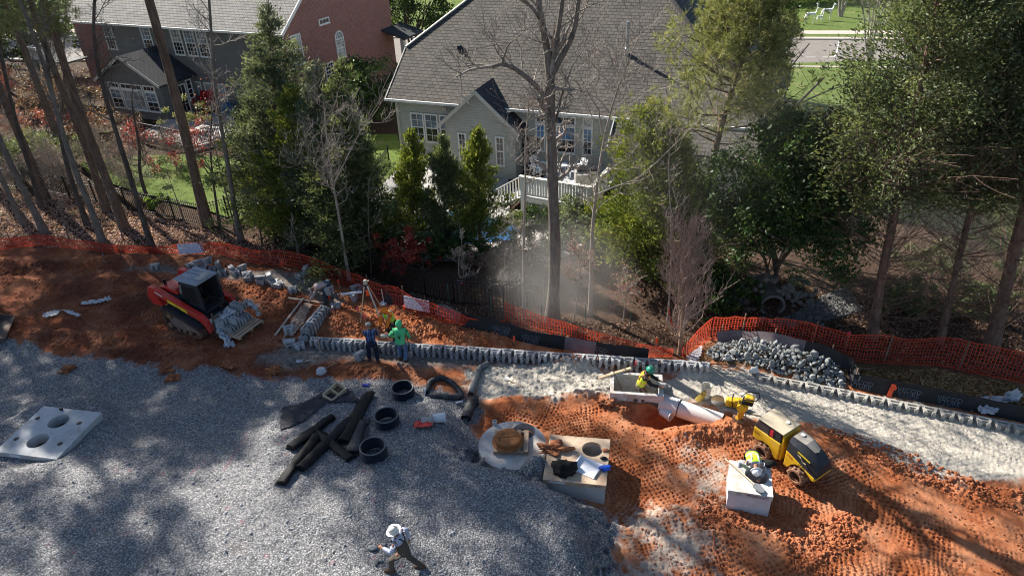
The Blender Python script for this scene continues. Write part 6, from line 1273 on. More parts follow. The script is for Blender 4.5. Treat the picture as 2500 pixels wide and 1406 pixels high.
def ring_pipe(label, px, py, r, h, seed):
    g = GZ(px, py); o = thing('corrugated_pipe_ring', label, 'pipe ring', (g.x, g.y, g.z - .04), 0, 'black pipe rings standing on the gravel'); prof = []
    n = 7
    for k in range(n * 4 + 1): prof.append((r + .022 * math.sin(k * math.pi / 2), h * k / (n * 4)))
    inn = [(a - .014, b) for a, b in prof][::-1]; m = MB(); m.lathe(prof + inn, 40, closed=True); m.build('pipe_wall', mat('blue_black_pipe', (.008, .014, .026), .4, var=.4, spec=.35), o, smooth=60); m = MB(); m.lathe([(r - .022, h), (r + .014, h), (r + .014, h + .012), (r - .022, h + .012)], 40, closed=True); m.build('rim', mat('scuffed_pipe_rim', (.12, .13, .14), .5), o); return o
ring_pipe('black corrugated pipe ring nearest the clay edge and the hose loop', 985, 964, .345, .36, 1); ring_pipe('black corrugated pipe ring with pale ribs, the middle one of three', 946, 1035, .345, .38, 2); ring_pipe('black corrugated pipe ring nearest the camera, beside the black mesh rolls', 914, 1113, .345, .40, 3)
# black mesh rolls
def roll(label, a, b, r, seed, crush=.35, mt=None, name='geogrid_roll'):
    p0, p1 = GZ(*a), GZ(*b); rng = ev(seed); rs = np.random.RandomState(seed); L = (p1 - p0).length; n = 14; dz = r * (1 - crush * .5); o = thing(name, label, 'mesh roll', p0, 0, 'black mesh rolls heaped on the gravel'); d = (p1 - p0).normalized(); s = Vector((-d.y, d.x, 0)).normalized(); m = MB(); rings = []
    for i in range(n + 1):
        t = i / n; c = (p1 - p0) * t; gx = p0 + c; c.z = zat(gx.x, gx.y) - p0.z + dz; ring = []
        for k in range(14):
            a_ = 2 * math.pi * k / 14; rr = r * (1 + .10 * math.sin(3 * a_ + seed + t * 4) + .06 * rs.normal()); ring.append(c + s * (math.cos(a_) * rr * (1 + crush * .5)) + Vector((0, 0, math.sin(a_) * rr * (1 - crush * .5))))
        rings.append(ring)
    m.loft(rings, False); inner = [[ (sum(rg, Vector()) / 14) * .25 + p * .75 for p in rg] for rg in (rings[0], rings[-1])]
    m.loft([rings[0], inner[0]], False); m.loft([inner[-1], rings[-1]], False); m.add(inner[0], [tuple(range(14))]); m.add(inner[-1], [tuple(range(14))]); m.build('roll', mt or M_GRID, o, smooth=True)
    f = MB(); a0 = p0 - p0 + s * r * 1.1; f.add([c for i in range(n + 1) for c in (((p1 - p0) * (i / n) + s * r * .95 + Vector((0, 0, .10 + .02 * rng.random()))), ((p1 - p0) * (i / n) + s * (r * 1.9 + .05 * rng.random()) + Vector((0, 0, .03))))], [(2 * i, 2 * i + 1, 2 * i + 3, 2 * i + 2) for i in range(n)]); f.build('loose_flap', mt or M_GRID, o); return o
roll('long black mesh roll lying lowest towards the camera', (690, 1185), (775, 1070), .11, 1); roll('black mesh roll with pale worn side, second from the low end', (735, 1150), (860, 1030), .13, 2); roll('black mesh roll crossing over the others', (762, 1052), (855, 1125), .10, 3); roll('black mesh roll at the back of the heap near the ribbed ring', (838, 1085), (905, 965), .13, 4); roll('short black mesh roll left of the crossing one', (712, 1100), (812, 1022), .12, 5); roll('ribbed sheet roll at the ring side of the heap', (862, 1110), (885, 1035), .12, 6, .6, M_BPIPEG)
def sheet(label, pts, seed, mt, name, cat, amp=.05, grp=None, zo=.03):
    """a rumpled sheet over the ground"""
    poly = GW(pts); x0, x1 = min(p[0] for p in poly), max(p[0] for p in poly); y0, y1 = min(p[1] for p in poly), max(p[1] for p in poly); st = .05; X, Y = np.meshgrid(np.arange(x0, x1 + st, st), np.arange(y0, y1 + st, st)); sd = signed(poly, X, Y) + .05 * fbm(X * 6, Y * 6, 2, seed)
    Zs = np.vectorize(zat)(X, Y) + zo + amp * np.abs(fbm(X * 5, Y * 5, 3, seed)) + amp * .5 * (fbm(X * 1.5, Y * 1.5, 2, seed + 4) + .4); nx_ = X.shape[1]; j, i = np.meshgrid(np.arange(X.shape[0] - 1), np.arange(nx_ - 1), indexing='ij'); b0 = (j * nx_ + i).ravel(); ok = (sd[:-1, :-1] < 0).ravel(); b0 = b0[ok]; F_ = np.stack([b0, b0 + 1, b0 + nx_ + 1, b0 + nx_], 1)
    v, f = compact(np.stack([X, Y, Zs], -1).reshape(-1, 3), F_); c = v.mean(0); o = mesh_np(name, v - c, f, mt, None, smooth=True, loc=tuple(c)); tag(o, label, cat, grp); return o
M_GEOT = mat('dark_geotextile', (.045, .047, .055), .9, var=.3, sc=5, bump=.02, bsc=25)
sheet('dark fabric sheet spread above the mesh rolls', [(815, 945), (860, 960), (880, 985), (800, 985), (770, 970)], 1, M_GEOT, 'geotextile_sheet', 'fabric sheet', .07); sheet('faded dark fabric strip trailing left of the wooden crate', [(690, 1000), (745, 985), (800, 955), (805, 975), (740, 1030), (680, 1055)], 2, M_GEOT, 'geotextile_sheet', 'fabric sheet', .06); sheet('ribbed dark sheet under the mesh rolls', [(800, 1080), (870, 1060), (900, 1020), (895, 1105), (850, 1125)], 3, M_BPIPEG, 'geotextile_sheet', 'fabric sheet', .05)
# muddy wooden crate
g = GZ(818, 965); o = thing('wooden_crate', 'muddy yellow wooden form box tipped at the top of the mesh heap', 'crate', (g.x, g.y, g.z), .95); m = MB()
for s in (-1, 1): m = MB(); m.box((0, s * .2, .12), (.62, .04, .22)); m.build('side_board', M_WOODL, o); m = MB(); m.box((s * .31, 0, .12), (.04, .36, .22)); m.build('side_board', M_WOODL, o)
m = MB(); m.box((0, 0, .12), (.04, .36, .2)); m.build('divider', M_WOODL, o); m = MB(); m.box((0, 0, .04), (.58, .38, .05)); m.build('mud_fill', mat('dry_mud', (.22, .15, .10), .95, var=.3, bump=.02), o); o.rotation_euler = (.18, -.1, .95)
# corrugated black hose
def hose(label, pts, r, seed, lift=.0, name='corrugated_hose', mt=None, cat='hose', zlist=None, rib=True):
    ps = [GZ(*p) for p in pts]; A = np.array([np.array(p) for p in ps]); L = np.linalg.norm(np.diff(A, axis=0), axis=1).sum(); k = max(12, int(L / (.035 if rib else .08))); q = smooth_path(A, k)
    if zlist: q[:, 2] = np.interp(np.linspace(0, 1, k), np.linspace(0, 1, len(zlist)), zlist) + np.array([zat(x, y) for x, y in q[:, :2]])
    else: q[:, 2] = np.array([zat(x, y) for x, y in q[:, :2]])
    for _ in range(4): q[1:-1, 2] = .25 * q[:-2, 2] + .5 * q[1:-1, 2] + .25 * q[2:, 2]
    q[:, 2] += r * .85 + lift; R = np.full(k, r) * (1 + (.09 * (np.arange(k) % 2) if rib else 0)); base = q[0].copy(); v, f = tubes((q - base)[None], R[None], 12); o = mesh_np(name, v, f, mt or M_BPIPEG, None, smooth=False, loc=tuple(base)); tag(o, label, cat); return o
hose('black ribbed hose lying in a loop on the clay', [(1040, 962), (1050, 938), (1075, 928), (1100, 935), (1120, 955), (1128, 968), (1112, 975), (1078, 970), (1052, 968)], .085, 1); hose('black ribbed hose snaking up from the stone dust to the wall', [(1150, 968), (1160, 945), (1168, 920), (1172, 902), (1192, 893)], .095, 2, mt=mat('grey_dusted_hose', (.13, .14, .15), .7, var=.2)); hose('thick black ribbed pipe piece bent over the gravel edge', [(1138, 1030), (1146, 1005), (1152, 988), (1166, 985)], .15, 3)
def shovel(label, a, b, hmat, bl=.3, za=.02, zb=.02, bmat=None):
    p0 = GZ(*a); p1 = GZ(*b); p0.z += za; p1.z += zb; o = thing('shovel', label, 'shovel', p0); d = (p1 - p0); m = MB(); m.tube([(0, 0, 0), d * .5 + Vector((0, 0, .005)), d], .019, 8); m.build('handle', hmat, o, smooth=True)
    dn = d.normalized(); s = Vector((-dn.y, dn.x, 0)).normalized(); u = Vector((0, 0, 1)); m = MB(); m.add([d - dn * .06 + s * .03, d - dn * .06 - s * .03, d + dn * .04 - s * .11, d + dn * .04 + s * .11, d + dn * bl * .75 - s * .11, d + dn * bl * .75 + s * .11, d + dn * bl + u * -.02] + [d + dn * .18 - u * .035], [(0, 1, 2, 7), (0, 7, 3), (2, 4, 7), (7, 5, 3), (4, 6, 7), (7, 6, 5)]); m.build('blade', bmat or M_GALV, o, smooth=True); return o
shovel('shovel lying on the pale stone dust', (1276, 946), (1240, 930), M_WOODP, .26)
# buckets and tins beside the rings
def bucket(label, px, py, rz, lay, r=.15, h=.37, mt=None, loc=None, pit=0.0, name='bucket'):
    g = GZ(px, py) if loc is None else Vector(loc); o = thing(name, label, 'bucket', (g.x, g.y, g.z + (r * .9 if lay else 0) - .01), rz); Rm = Matrix.Rotation(math.pi / 2 + pit, 3, 'Y') if lay else Matrix.Identity(3); mt = mt or M_PLAST
    m = MB(); m.lathe([(0, 0), (r * .86, 0), (r, h), (r - .012, h), (r * .86 - .012, .015), (0, .015)], 24, rot=Rm); m.build('body', mt, o, smooth=True)
    for zz in (.88, .96): m = MB(); m.lathe([(r * .985, h * zz - .012), (r * 1.06, h * zz - .012), (r * 1.06, h * zz + .012), (r * .985, h * zz + .012)], 24, rot=Rm, closed=True); m.build('rim', mt, o)
    return o
bucket('shiny white bucket on its side by the pipe rings', 1058, 1028, .05, True); bucket('dusty grey bucket lying beside the red tarp', 1030, 1036, .1, True, .14, .33, mat('dusty_bucket', (.36, .35, .33), .8, var=.2)); bucket('white bucket tipped in the pit under the concrete pipe', 1612, 1030, -.85, True, .155, .38)
sheet('red folded tarp bundle on the gravel', [(1009, 1037), (1054, 1036), (1056, 1050), (1008, 1053)], 5, M_REDT, 'red_tarp', 'tarp', .10, zo=.10); 
for k, (px, py, lb) in enumerate(((1037, 962, 'tiny white and red spray can by the hose loop'), (1113, 985, 'small white cup at the end of the ribbed pipe'), (893, 942, 'blue glove lying on the gravel near the crate'))):
    g = GZ(px, py); m = MB(); (m.lathe([(0, 0), (.035, 0), (.035, .2), (.02, .23), (0, .23)], 12, (0, 0, .03), Matrix.Rotation(1.4 if k else .2, 3, 'Y')) if k < 2 else m.box((0, 0, .03), (.2, .1, .04)).box((.1, .06, .03), (.1, .03, .03))); o = m.build(('spray_can', 'paper_cup', 'work_glove')[k], (M_PLAST, M_PLAST, mat('blue_glove', (.02, .04, .30), .7))[k], None, g, smooth=True); tag(o, lb, ('can', 'cup', 'glove')[k])

# round manhole top with pallet and rusty cover
zc_ = .46; c = P(1251, 1085, zc_); rr = .96
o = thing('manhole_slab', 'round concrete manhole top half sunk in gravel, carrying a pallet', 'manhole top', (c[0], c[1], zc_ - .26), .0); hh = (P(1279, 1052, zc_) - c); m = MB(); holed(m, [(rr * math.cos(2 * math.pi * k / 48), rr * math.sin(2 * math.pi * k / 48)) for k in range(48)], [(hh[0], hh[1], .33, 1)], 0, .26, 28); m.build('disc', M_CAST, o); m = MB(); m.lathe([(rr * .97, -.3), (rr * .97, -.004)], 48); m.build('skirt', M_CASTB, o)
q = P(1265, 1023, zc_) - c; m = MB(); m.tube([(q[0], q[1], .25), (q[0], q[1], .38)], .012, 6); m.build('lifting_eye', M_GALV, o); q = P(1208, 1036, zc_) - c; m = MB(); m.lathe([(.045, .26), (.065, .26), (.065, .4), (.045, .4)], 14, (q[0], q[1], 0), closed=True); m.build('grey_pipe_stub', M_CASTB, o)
pc = P(1248, 1077, zc_ + .1); pl = thing('pallet', 'small grey wooden pallet on the round manhole top', 'pallet', (pc[0], pc[1], zc_ + .002), -.06)
for k in range(5): m = MB(); m.box((-.42 + .21 * k, 0, .115), (.11 if k not in (0, 4) else .13, .86, .025)); m.build('deck_slat', M_WOODP, pl)
for yy in (-.4, 0, .4): m = MB(); m.box((0, yy, .05), (.96, .06, .1)); m.build('runner', M_WOODP, pl)
M_RUST = mat('rusty_iron', (.36, .15, .055), .75, metal=.25, var=.25, sc=5, bump=.004, dirt=(.20, .07, .03), damt=.3); cc = P(1240, 1070, zc_ + .25); o = thing('manhole_cover', 'rusty iron manhole frame and cover sitting on the pallet', 'manhole cover', (cc[0], cc[1], zc_ + .132), .1); m = MB(); m.lathe([(.43, 0), (.45, .02), (.37, .05), (.355, .17), (.33, .17), (.33, .02)], 36, closed=True); m.build('frame', M_RUST, o, smooth=30); m = MB(); m.lathe([(0, .175), (.325, .175), (.325, .14)], 36); m.build('cover', M_RUST, o)
for a in (0, math.pi / 2): m = MB(); m.box((0, 0, .179), (.62, .014, .008), rz=a); m.build('cover_rib', mat('dark_rust', (.16, .06, .03), .8), o)
m = MB(); m.tube([(-.34, -.32, .05), (-.2, .0, .26), (.05, .36, .1)], .009, 5); m.build('strap_wire', M_BLACK, o)
# concrete box with tan lid and round hole
def prebox(label, top4, ztop, h, hole_px, hr, mt_top, mt_side, lip=.15, tilt=(0, 0)):
    c4 = [Vector(tuple(P(*p, ztop))) for p in top4]; c, sw, sl, rz = quad_frame(c4); o = thing('concrete_box', label, 'concrete box', (c.x, c.y, ztop - h), rz); T = Matrix.Rotation(-rz, 3, 'Z'); loc = [T @ (p - c) for p in c4]; hp = T @ (Vector(tuple(P(*hole_px, ztop))) - c)
    m = MB(); holed(m, [(p.x, p.y) for p in loc], [(hp.x, hp.y, hr, 1)], h - lip, h, 28); m.build('lid', mt_top, o); s = .965; m = MB(); n = 4; ou = [(p.x * s, p.y * s) for p in loc]; inn_ = [(p.x * s * .86, p.y * s * .86) for p in loc]; vs = [(x, y, z) for z in (-.15, h - lip - .004) for x, y in ou + inn_]
    m.add(vs, [q for i in range(4) for j in ((i + 1) % 4,) for q in ((i, j, 8 + j, 8 + i), (4 + i, 12 + i, 12 + j, 4 + j), (8 + i, 8 + j, 12 + j, 12 + i), (i, 4 + i, 4 + j, j))]); b = m.build('body', mt_side, o); return o, c, rz, loc, hp
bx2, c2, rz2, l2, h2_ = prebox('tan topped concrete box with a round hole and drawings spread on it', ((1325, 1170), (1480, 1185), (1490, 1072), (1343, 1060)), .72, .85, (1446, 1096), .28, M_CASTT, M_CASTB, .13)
lp = lambda px, py, z=.72: Vector(tuple(P(px, py, z))) - Vector((c2.x, c2.y, 0))
text('lettering', '97-2', .09, mat('blue_ink', (.03, .06, .22), .7), bx2, (l2[1].x - .22, l2[1].y - .004, .78), (math.pi / 2, 0, 0)); text('lettering', '11', .09, M_INK, bx2, (.18, l2[1].y * .5 + l2[0].y * .5 - .006, .78), (math.pi / 2, 0, 0))
m = MB(); m.box((l2[0].x + .38, l2[0].y - .004 + .0, .79), (.42, .006, .06)); m.build('paper_label', M_PAPER, bx2)
g = P(1436, 1140, .725); o = thing('plan_sheets', 'white drawings unrolled with curled edges on the tan concrete box', 'drawings', (g[0], g[1], .726), rz2 - .42); m = MB(); prof = [(-.32, .10), (-.36, .08), (-.37, .04), (-.33, .008), (-.26, .005), (0, .004), (.24, .006), (.31, .012), (.335, .035), (.32, .055)]
m.add([(x * .98, y, z) for x, z in prof for y in (-.28, .28)], [(2 * i, 2 * i + 2, 2 * i + 3, 2 * i + 1) for i in range(len(prof) - 1)]); m.build('paper', M_PAPER, o, smooth=True); m = MB(); m.add([(x * .9 + .03, y - .03, z + .004) for x, z in prof[3:8] for y in (-.27, .27)], [(2 * i, 2 * i + 2, 2 * i + 3, 2 * i + 1) for i in range(4)]); m.build('paper', M_PAPER, o)
def lumpy(name, label, cat, loc, sx, sy, sz, seed, mt, sub=3, amp=.25, rz=0):
    bm = bmesh.new(); bmesh.ops.create_icosphere(bm, subdivisions=sub, radius=.5); rs = np.random.RandomState(seed); V = np.array([v.co[:] for v in bm.verts]); n = fbm(V[:, 0] * 6 + seed, V[:, 1] * 6 + V[:, 2] * 5.3, 4, seed) + fbm(V[:, 2] * 7 + 7, V[:, 1] * 7 + V[:, 0] * 3, 3, seed + 1)
    for v, k in zip(bm.verts, n): v.co = Vector((v.co.x * sx, v.co.y * sy, max(-.12, v.co.z) * sz)) * (1 + amp * k)
    me = bpy.data.meshes.new(name); bm.to_mesh(me); bm.free(); me.materials.append(mt); me.polygons.foreach_set('use_smooth', np.ones(len(me.polygons), bool)); o = link(name, me, None, loc); o.rotation_euler.z = rz; tag(o, label, cat); return o
g = P(1376, 1145, .76); lumpy('jacket', 'black jacket heaped on the corner of the tan concrete box', 'jacket', (g[0], g[1], .76), .62, .55, .5, 3, M_JACK, 3, .5); g = P(1478, 1143, .73); lumpy('tape_tool', 'blue tool lying beside the drawings', 'tool', (g[0], g[1], .745), .3, .2, .14, 4, mat('bright_blue_plastic', (.02, .10, .55), .4), 2, .6); g = P(1474, 1119, .73); lumpy('black_tool', 'small black tool near the round hole of the tan box', 'tool', (g[0], g[1], .74), .2, .12, .1, 5, M_BLACK, 2, .5)
M_MUDL = mat('clay_lump', (.34, .13, .06), .95, var=.35, sc=6, bump=.03, bsc=14); g = P(1352, 1098, .72); lumpy('mud_clump', 'moist clay clump with roots on the edge of the tan concrete box', 'mud clump', (g[0], g[1], .70), .7, .34, .3, 6, M_MUDL, 4, 1.1); g = P(1478, 1100, .72); lumpy('mud_clump', 'small clay lump beside the round hole of the tan box', 'mud clump', (g[0], g[1], .72), .2, .14, .1, 7, M_MUDL, 2, .5)
for k, (px, py, lb) in enumerate(((405, 905, 'dark clay lump on the gravel edge below the loader'), (425, 925, 'broken clay lump trailing onto the gravel'), (565, 895, 'big dusty clay lump where clay meets gravel'), (165, 905, 'clay crumbs on the gravel at the left'), (670, 910, 'red clay lump at the foot of the grey soil'), (1480, 985, 'pale clay lump at the corner of the catch basin'))):
    g = GZ(px, py); lumpy('clay_lump', lb, 'clay lump', (g.x, g.y, g.z + .02), .4, .32, .26, 20 + k, M_MUDL, 4, 1.2)
# concrete box with the kneeling worker
bx3, c3, rz3, l3, h3_ = prebox('concrete box with black stencilled lettering under the lime vested worker', ((1778, 1196), (1888, 1213), (1882, 1140), (1781, 1122)), .62, .80, (1848, 1160), .30, M_CAST, mat('pale_lilac_precast', (.60, .59, .62), .85, var=.1, bump=.004, dirt=(.45, .26, .17), damt=.2), .15)
yy = (l3[0].y + l3[1].y) / 2; text('lettering', 'PROPOSED', .12, M_INK, bx3, (.18, yy - .012, .72), (math.pi / 2, 0, .0), space=.9); text('lettering', '11', .13, M_INK, bx3, (-.28, yy - .012, .715), (math.pi / 2, 0, 0))
g0 = P(1770, 1120, .64); g1 = P(1842, 1183, .66); o = thing('shovel', 'long handled shovel lying across the lettered concrete box', 'shovel', (g0[0], g0[1], .66)); d = Vector(tuple(g1 - g0)); m = MB(); m.tube([(0, 0, 0), d * .5, d], .018, 8); m.build('handle', M_WOODL, o, smooth=True); dn = d.normalized(); s = Vector((-dn.y, dn.x, 0)); m = MB(); m.add([d - dn * .05 + s * .03, d - dn * .05 - s * .03, d + dn * .06 - s * .12, d + dn * .06 + s * .12, d + dn * .26 - s * .09, d + dn * .26 + s * .09, d + dn * .32, d + dn * .14 + Vector((0, 0, -.01))], [(0, 1, 2, 7), (0, 7, 3), (2, 4, 7), (7, 5, 3), (4, 6, 7), (7, 6, 5)]); m.build('blade', M_GALV, o, smooth=True)
g0 = P(1868, 1142, .66); e = GZ(1902, 1232); o = thing('digging_bar', 'dark pole leaning off the lettered concrete box', 'pole', (g0[0], g0[1], .67)); m = MB(); m.tube([(0, 0, 0), Vector((e.x - g0[0], e.y - g0[1], e.z - .6))], .016, 6); m.build('pole', M_STAKE, o)
g = P(1876, 1132, .66); lumpy('tool_bag', 'black tool bag on the far corner of the lettered concrete box', 'bag', (g[0], g[1], .66), .42, .22, .22, 9, M_JACK, 2, .5)
# catch basin: an open box with the worker inside
zb = .30; b4 = [Vector(tuple(P(*p, zb))) for p in ((1490, 957), (1620, 970), (1618, 912), (1490, 908))]; cb_, bw_, bl_, rzb = quad_frame(b4)
cbn = thing('catch_basin', 'open rectangular concrete catch basin with a worker standing inside', 'catch basin', (cb_.x, cb_.y, zb - 1.05), rzb); hw, hl_ = bw_ / 2, bl_ / 2; th = .12
def cwall(x0, x1, y0, y1): m = MB(); m.box(((x0 + x1) / 2, (y0 + y1) / 2, .525), (x1 - x0, y1 - y0, 1.05)); return m.build('wall', M_CAST, cbn, bevel=.012)
cwall(-hw, hw, -hl_, -hl_ + th); cwall(-hw, hw, hl_ - th, hl_); cwall(-hw, -hw + th, -hl_ + th, hl_ - th); cwall(hw - th, hw, -hl_ + th, hl_ - th)
m = MB(); m.box((0, 0, .12), (bw_ - 2 * th, bl_ - 2 * th, .1)); m.build('floor', M_CAST, cbn)
for x_, r_, mt_ in ((-.35, .05, M_PLAST), (-.02, .07, M_MUDC), (.2, .06, M_MUDC)): m = MB(); m.lathe([(0, 0), (r_, 0)], 14, (x_, -hl_ - .003, .82), Matrix.Rotation(math.pi / 2, 3, 'X')); m.build('knockout', mt_, cbn)  # the dark discs paint the shade inside open knockout holes
m = MB(); n = 22; rng = ev(4); m.add([(hw - .36 + .36 * math.cos(2 * math.pi * k / n) * rng.uniform(.9, 1.05), -hl_ - .012, .52 + .30 * math.sin(2 * math.pi * k / n) * rng.uniform(.9, 1.05)) for k in range(n)], [tuple(range(n))]); m.build('mortar_patch', M_MUDC, cbn)
g0 = P(1462, 921, .36); g1 = P(1540, 898, .34); o = thing('lumber', 'pale timber laid across the corner of the catch basin', 'timber', (g0[0], g0[1], .33)); m = MB(); m.bar((0, 0, 0), Vector((g1[0] - g0[0], g1[1] - g0[1], .0)), .09, .06); m.build('board', M_WOODL, o)
g0 = P(1492, 905, .62); o = thing('digging_bar', 'thin dark pole standing in the catch basin against its rim', 'pole', (cb_.x - .55, cb_.y + .1, zb - .88)); m = MB(); m.tube([(.35, -.05, 0), (-.22, .32, 1.3)], .014, 6); m.build('pole', M_STAKE, o)
# concrete pipe coming out of the basin, half covered
p0 = P(1622, 985, -.12); p1 = P(1722, 1018, -.16); d = Vector(tuple(p1 - p0)).normalized(); q0 = Vector(tuple(p0)); L = (Vector(tuple(p1)) - q0).length + .5; o = thing('concrete_pipe', 'pale concrete pipe running from the basin into the clay bank', 'pipe', q0); Rm = d.to_track_quat('Z', 'Y').to_matrix()
m = MB(); m.lathe([(.0, -.12), (.29, -.12), (.29, .45), (.275, .46), (.275, L), (.0, L)], 28, rot=Rm); m.build('barrel', mat('pale_pipe_concrete', (.60, .59, .57), .8, var=.08, bump=.003), o, smooth=30); m = MB(); m.lathe([(.276, .455), (.296, .455), (.296, .475), (.276, .475)], 28, rot=Rm, closed=True); m.build('joint_band', M_BLACK, o)
# white pail and yellow jug on the dust
g = GZ(1722, 968); bucket('tall white pail with dark inside standing on the stone dust', 0, 0, 0, False, .155, .46, mat('cream_pail', (.70, .67, .58), .6, var=.1, dirt=(.5, .45, .36), damt=.3), (g.x, g.y, g.z)); m = MB(); m.lathe([(0, 0), (.14, 0)], 20, (g.x, g.y, g.z + .40)); 
g = GZ(1706, 975); o = thing('yellow_jug', 'crumpled yellow container leaning against the white pail', 'jug', (g.x, g.y, g.z), .7); m = MB(); m.box((0, 0, .16), (.28, .18, .32), taper=.75); m.build('body', mat('dirty_yellow', (.60, .42, .08), .6, var=.2, dirt=(.4, .33, .22), damt=.4), o, bevel=.04); m = MB(); m.box((.02, 0, .36), (.1, .09, .1)); m.build('cap', _MC['dirty_yellow'], o, bevel=.02); o.rotation_euler = (.35, .1, .7)
# scraps of white film
sheet('long white plastic scrap on the track marked clay, the upper one', [(195, 742), (230, 738), (268, 730), (272, 738), (235, 746), (200, 750)], 31, M_FILM, 'plastic_scrap', 'plastic scrap', .09, zo=.05); sheet('white plastic scrap in two wings on the clay, left part', [(102, 776), (120, 764), (150, 762), (140, 772), (112, 780)], 32, M_FILM, 'plastic_scrap', 'plastic scrap', .08, zo=.05); sheet('white plastic scrap in two wings on the clay, right part', [(150, 762), (175, 763), (198, 776), (190, 780), (165, 770)], 33, M_FILM, 'plastic_scrap', 'plastic scrap', .08, zo=.05)
sheet('clear plastic sheet draped over the black fabric at the lower wall', [(2378, 1020), (2392, 980), (2440, 978), (2462, 990), (2440, 1010), (2420, 1030)], 34, M_FILM, 'plastic_sheet', 'plastic sheet', .22, zo=.12); g = GZ(2462, 985); lumpy('plastic_sheet', 'crumpled tuft of clear plastic at the end of the draped sheet', 'plastic sheet', (g.x, g.y, g.z + .28), .42, .3, .5, 35, M_FILM, 3, .8)
g = GZ(785, 912); lumpy('plastic_bag', 'knotted pale plastic bag on the clay above the gravel', 'bag', (g.x, g.y, g.z + .08), .32, .28, .34, 36, M_FILM, 3, .4); g = GZ(730, 888); lumpy('plastic_scrap', 'small white crumpled scrap on the grey soil', 'plastic scrap', (g.x, g.y, g.z + .04), .25, .14, .14, 37, M_FILM, 2, .6); g = GZ(1838, 912); lumpy('paper_bag', 'white torn paper bag at the start of the lower wall', 'bag', (g.x, g.y, g.z + .1), .3, .2, .42, 38, M_PLAST, 2, .5); g = GZ(1935, 938); lumpy('yellow_bag', 'small crumpled yellow bag on the lower wall', 'bag', (g.x, g.y, g.z + .05), .22, .16, .14, 39, _MC['dirty_yellow'], 2, .5)
sheet('pale mesh scrap hanging at the netting corner by the tan stem', [(1672, 880), (1712, 848), (1708, 878), (1690, 892)], 40, M_FILM, 'plastic_scrap', 'plastic scrap', .06, zo=.1)
# laying frame: pale battens left of the short wall
for k, (a, b, lb) in enumerate((((672, 822), (742, 735), 'long pale batten lying across the clay beside the short wall'), ((705, 733), (792, 742), 'pale batten lying along the head of the short wall'), ((690, 835), (720, 790), 'thin pale stick on the clay beside the batten'))):
    p0, p1 = GZ(*a), GZ(*b); o = thing('batten', lb, 'batten', p0); m = MB(); m.bar((0, 0, .06), Vector((p1.x - p0.x, p1.y - p0.y, p1.z - p0.z + .06)), .07 if k < 2 else .03, .03); m.build('board', mat('sawn_batten', (.50, .43, .37), .8, var=.15), o)
sheet('sheet of clear film over the clay between batten and short wall', [(690, 822), (742, 742), (765, 745), (735, 800), (710, 825)], 41, mat('dusty_film', (.30, .21, .17), .5, var=.25, sc=3), 'plastic_sheet', 'plastic sheet', .04, zo=.03)
# surveyor's level on a tripod
g = GZ(905, 770); o = thing('survey_tripod', 'survey instrument on a wooden tripod on the clay heap', 'tripod', (g.x, g.y, g.z), .3); top = 1.25
for k, (a, b) in enumerate((((-.42, -.28), M_WOODL), ((.32, -.5), M_CAST), ((.5, .28), M_WOODP))): m = MB(); m.bar((a[0], a[1], zat(g.x + a[0], g.y + a[1]) - g.z - .03), (a[0] * .12, a[1] * .12, top), .05, .025); m.build('leg', b, o)
m = MB(); m.lathe([(0, top - .03), (.09, top - .03), (.09, top + .02), (0, top + .02)], 16); m.build('tripod_head', M_BLACK, o); m = MB(); m.lathe([(.05, top + .022), (.08, top + .04), (.08, top + .12), (.05, top + .2), (0, top + .2)], 14); m.build('instrument_body', mat('survey_beige', (.42, .40, .34), .5), o, smooth=True); m = MB(); m.tube([(-.12, 0, top + .13), (.14, 0, top + .13)], .04, 10); m.build('telescope', M_BLACK, o, smooth=True); m = MB(); m.box((.02, -.09, top - .3), (.12, .03, .22)); m.build('orange_pouch', M_OSPRAY, o)
g = GZ(938, 748); o = thing('plate_marker', 'white hexagonal plate on a short white rod beside the tripod', 'marker', (g.x, g.y, g.z)); m = MB(); m.lathe([(0, 0), (.16, 0), (.16, .05), (0, .05)], 6, (0, 0, .1)); m.build('plate', M_PLAST, o); m = MB(); m.tube([(0, .05, .1), (-.06, .25, .62)], .016, 6); m.build('rod', M_PLAST, o)
def stake_flag(label, px, py, h, mt, grp='stakes and flags', name='survey_stake', dx=.0):
    g = gpt(px, py); o = thing(name, label, 'stake', (g.x, g.y, g.z - .03), 0, grp); m = MB(); m.bar((0, 0, 0), (dx, 0, h), .022); m.build('stake', M_WOODP if mt != 'g' else mat('green_post', (.05, .16, .13), .6), o)
    if mt != 'g': m = MB(); m.add([(dx, .0, h), (dx + .05, -.03, h - .07), (dx + .02, -.02, h - .22), (dx - .05, .01, h - .18)], [(0, 1, 2, 3)]); m.prism([(-.03, 0), (.03, 0), (.035, .16), (-.03, .15)], -.02, .02, lambda x, y, z: (x + dx, z, y + h - .16)); m.build('flagging', mt, o)
    return o
M_PINKF = mat('pink_flagging', (.85, .10, .14), .5)
for px, py, h, mt, lb in ((830, 708, .5, M_OSPRAY, 'orange topped stake beyond the bending man'), (866, 702, .5, M_OSPRAY, 'orange topped stake under the netting near the plan roll'), (1255, 845, .45, M_OSPRAY, 'orange topped stake in front of the printed black fabric'), (988, 770, .4, M_OSPRAY, 'orange topped stake at the near end of the black fabric'), (876, 770, .35, M_PINKF, 'pink flagged stake on the clay heap by the tripod'), (893, 790, .4, M_PINKF, 'yellow and pink ribboned stake in the loose clay'), (1600, 865, .7, M_OSPRAY, 'tall orange stake left of the tan stem'), (806, 738, .35, M_OSPRAY, 'orange flagged pin at the head of the short wall'), (1551, 905, .42, M_PINKF, 'white and red pin standing on the long block wall'), (1185, 875, .3, M_PLAST, 'short white pin on the long block wall'), (2062, 855, .8, M_PINKF, 'pink ribboned stake behind the orange netting')):
    stake_flag(lb, px, py, h, mt)
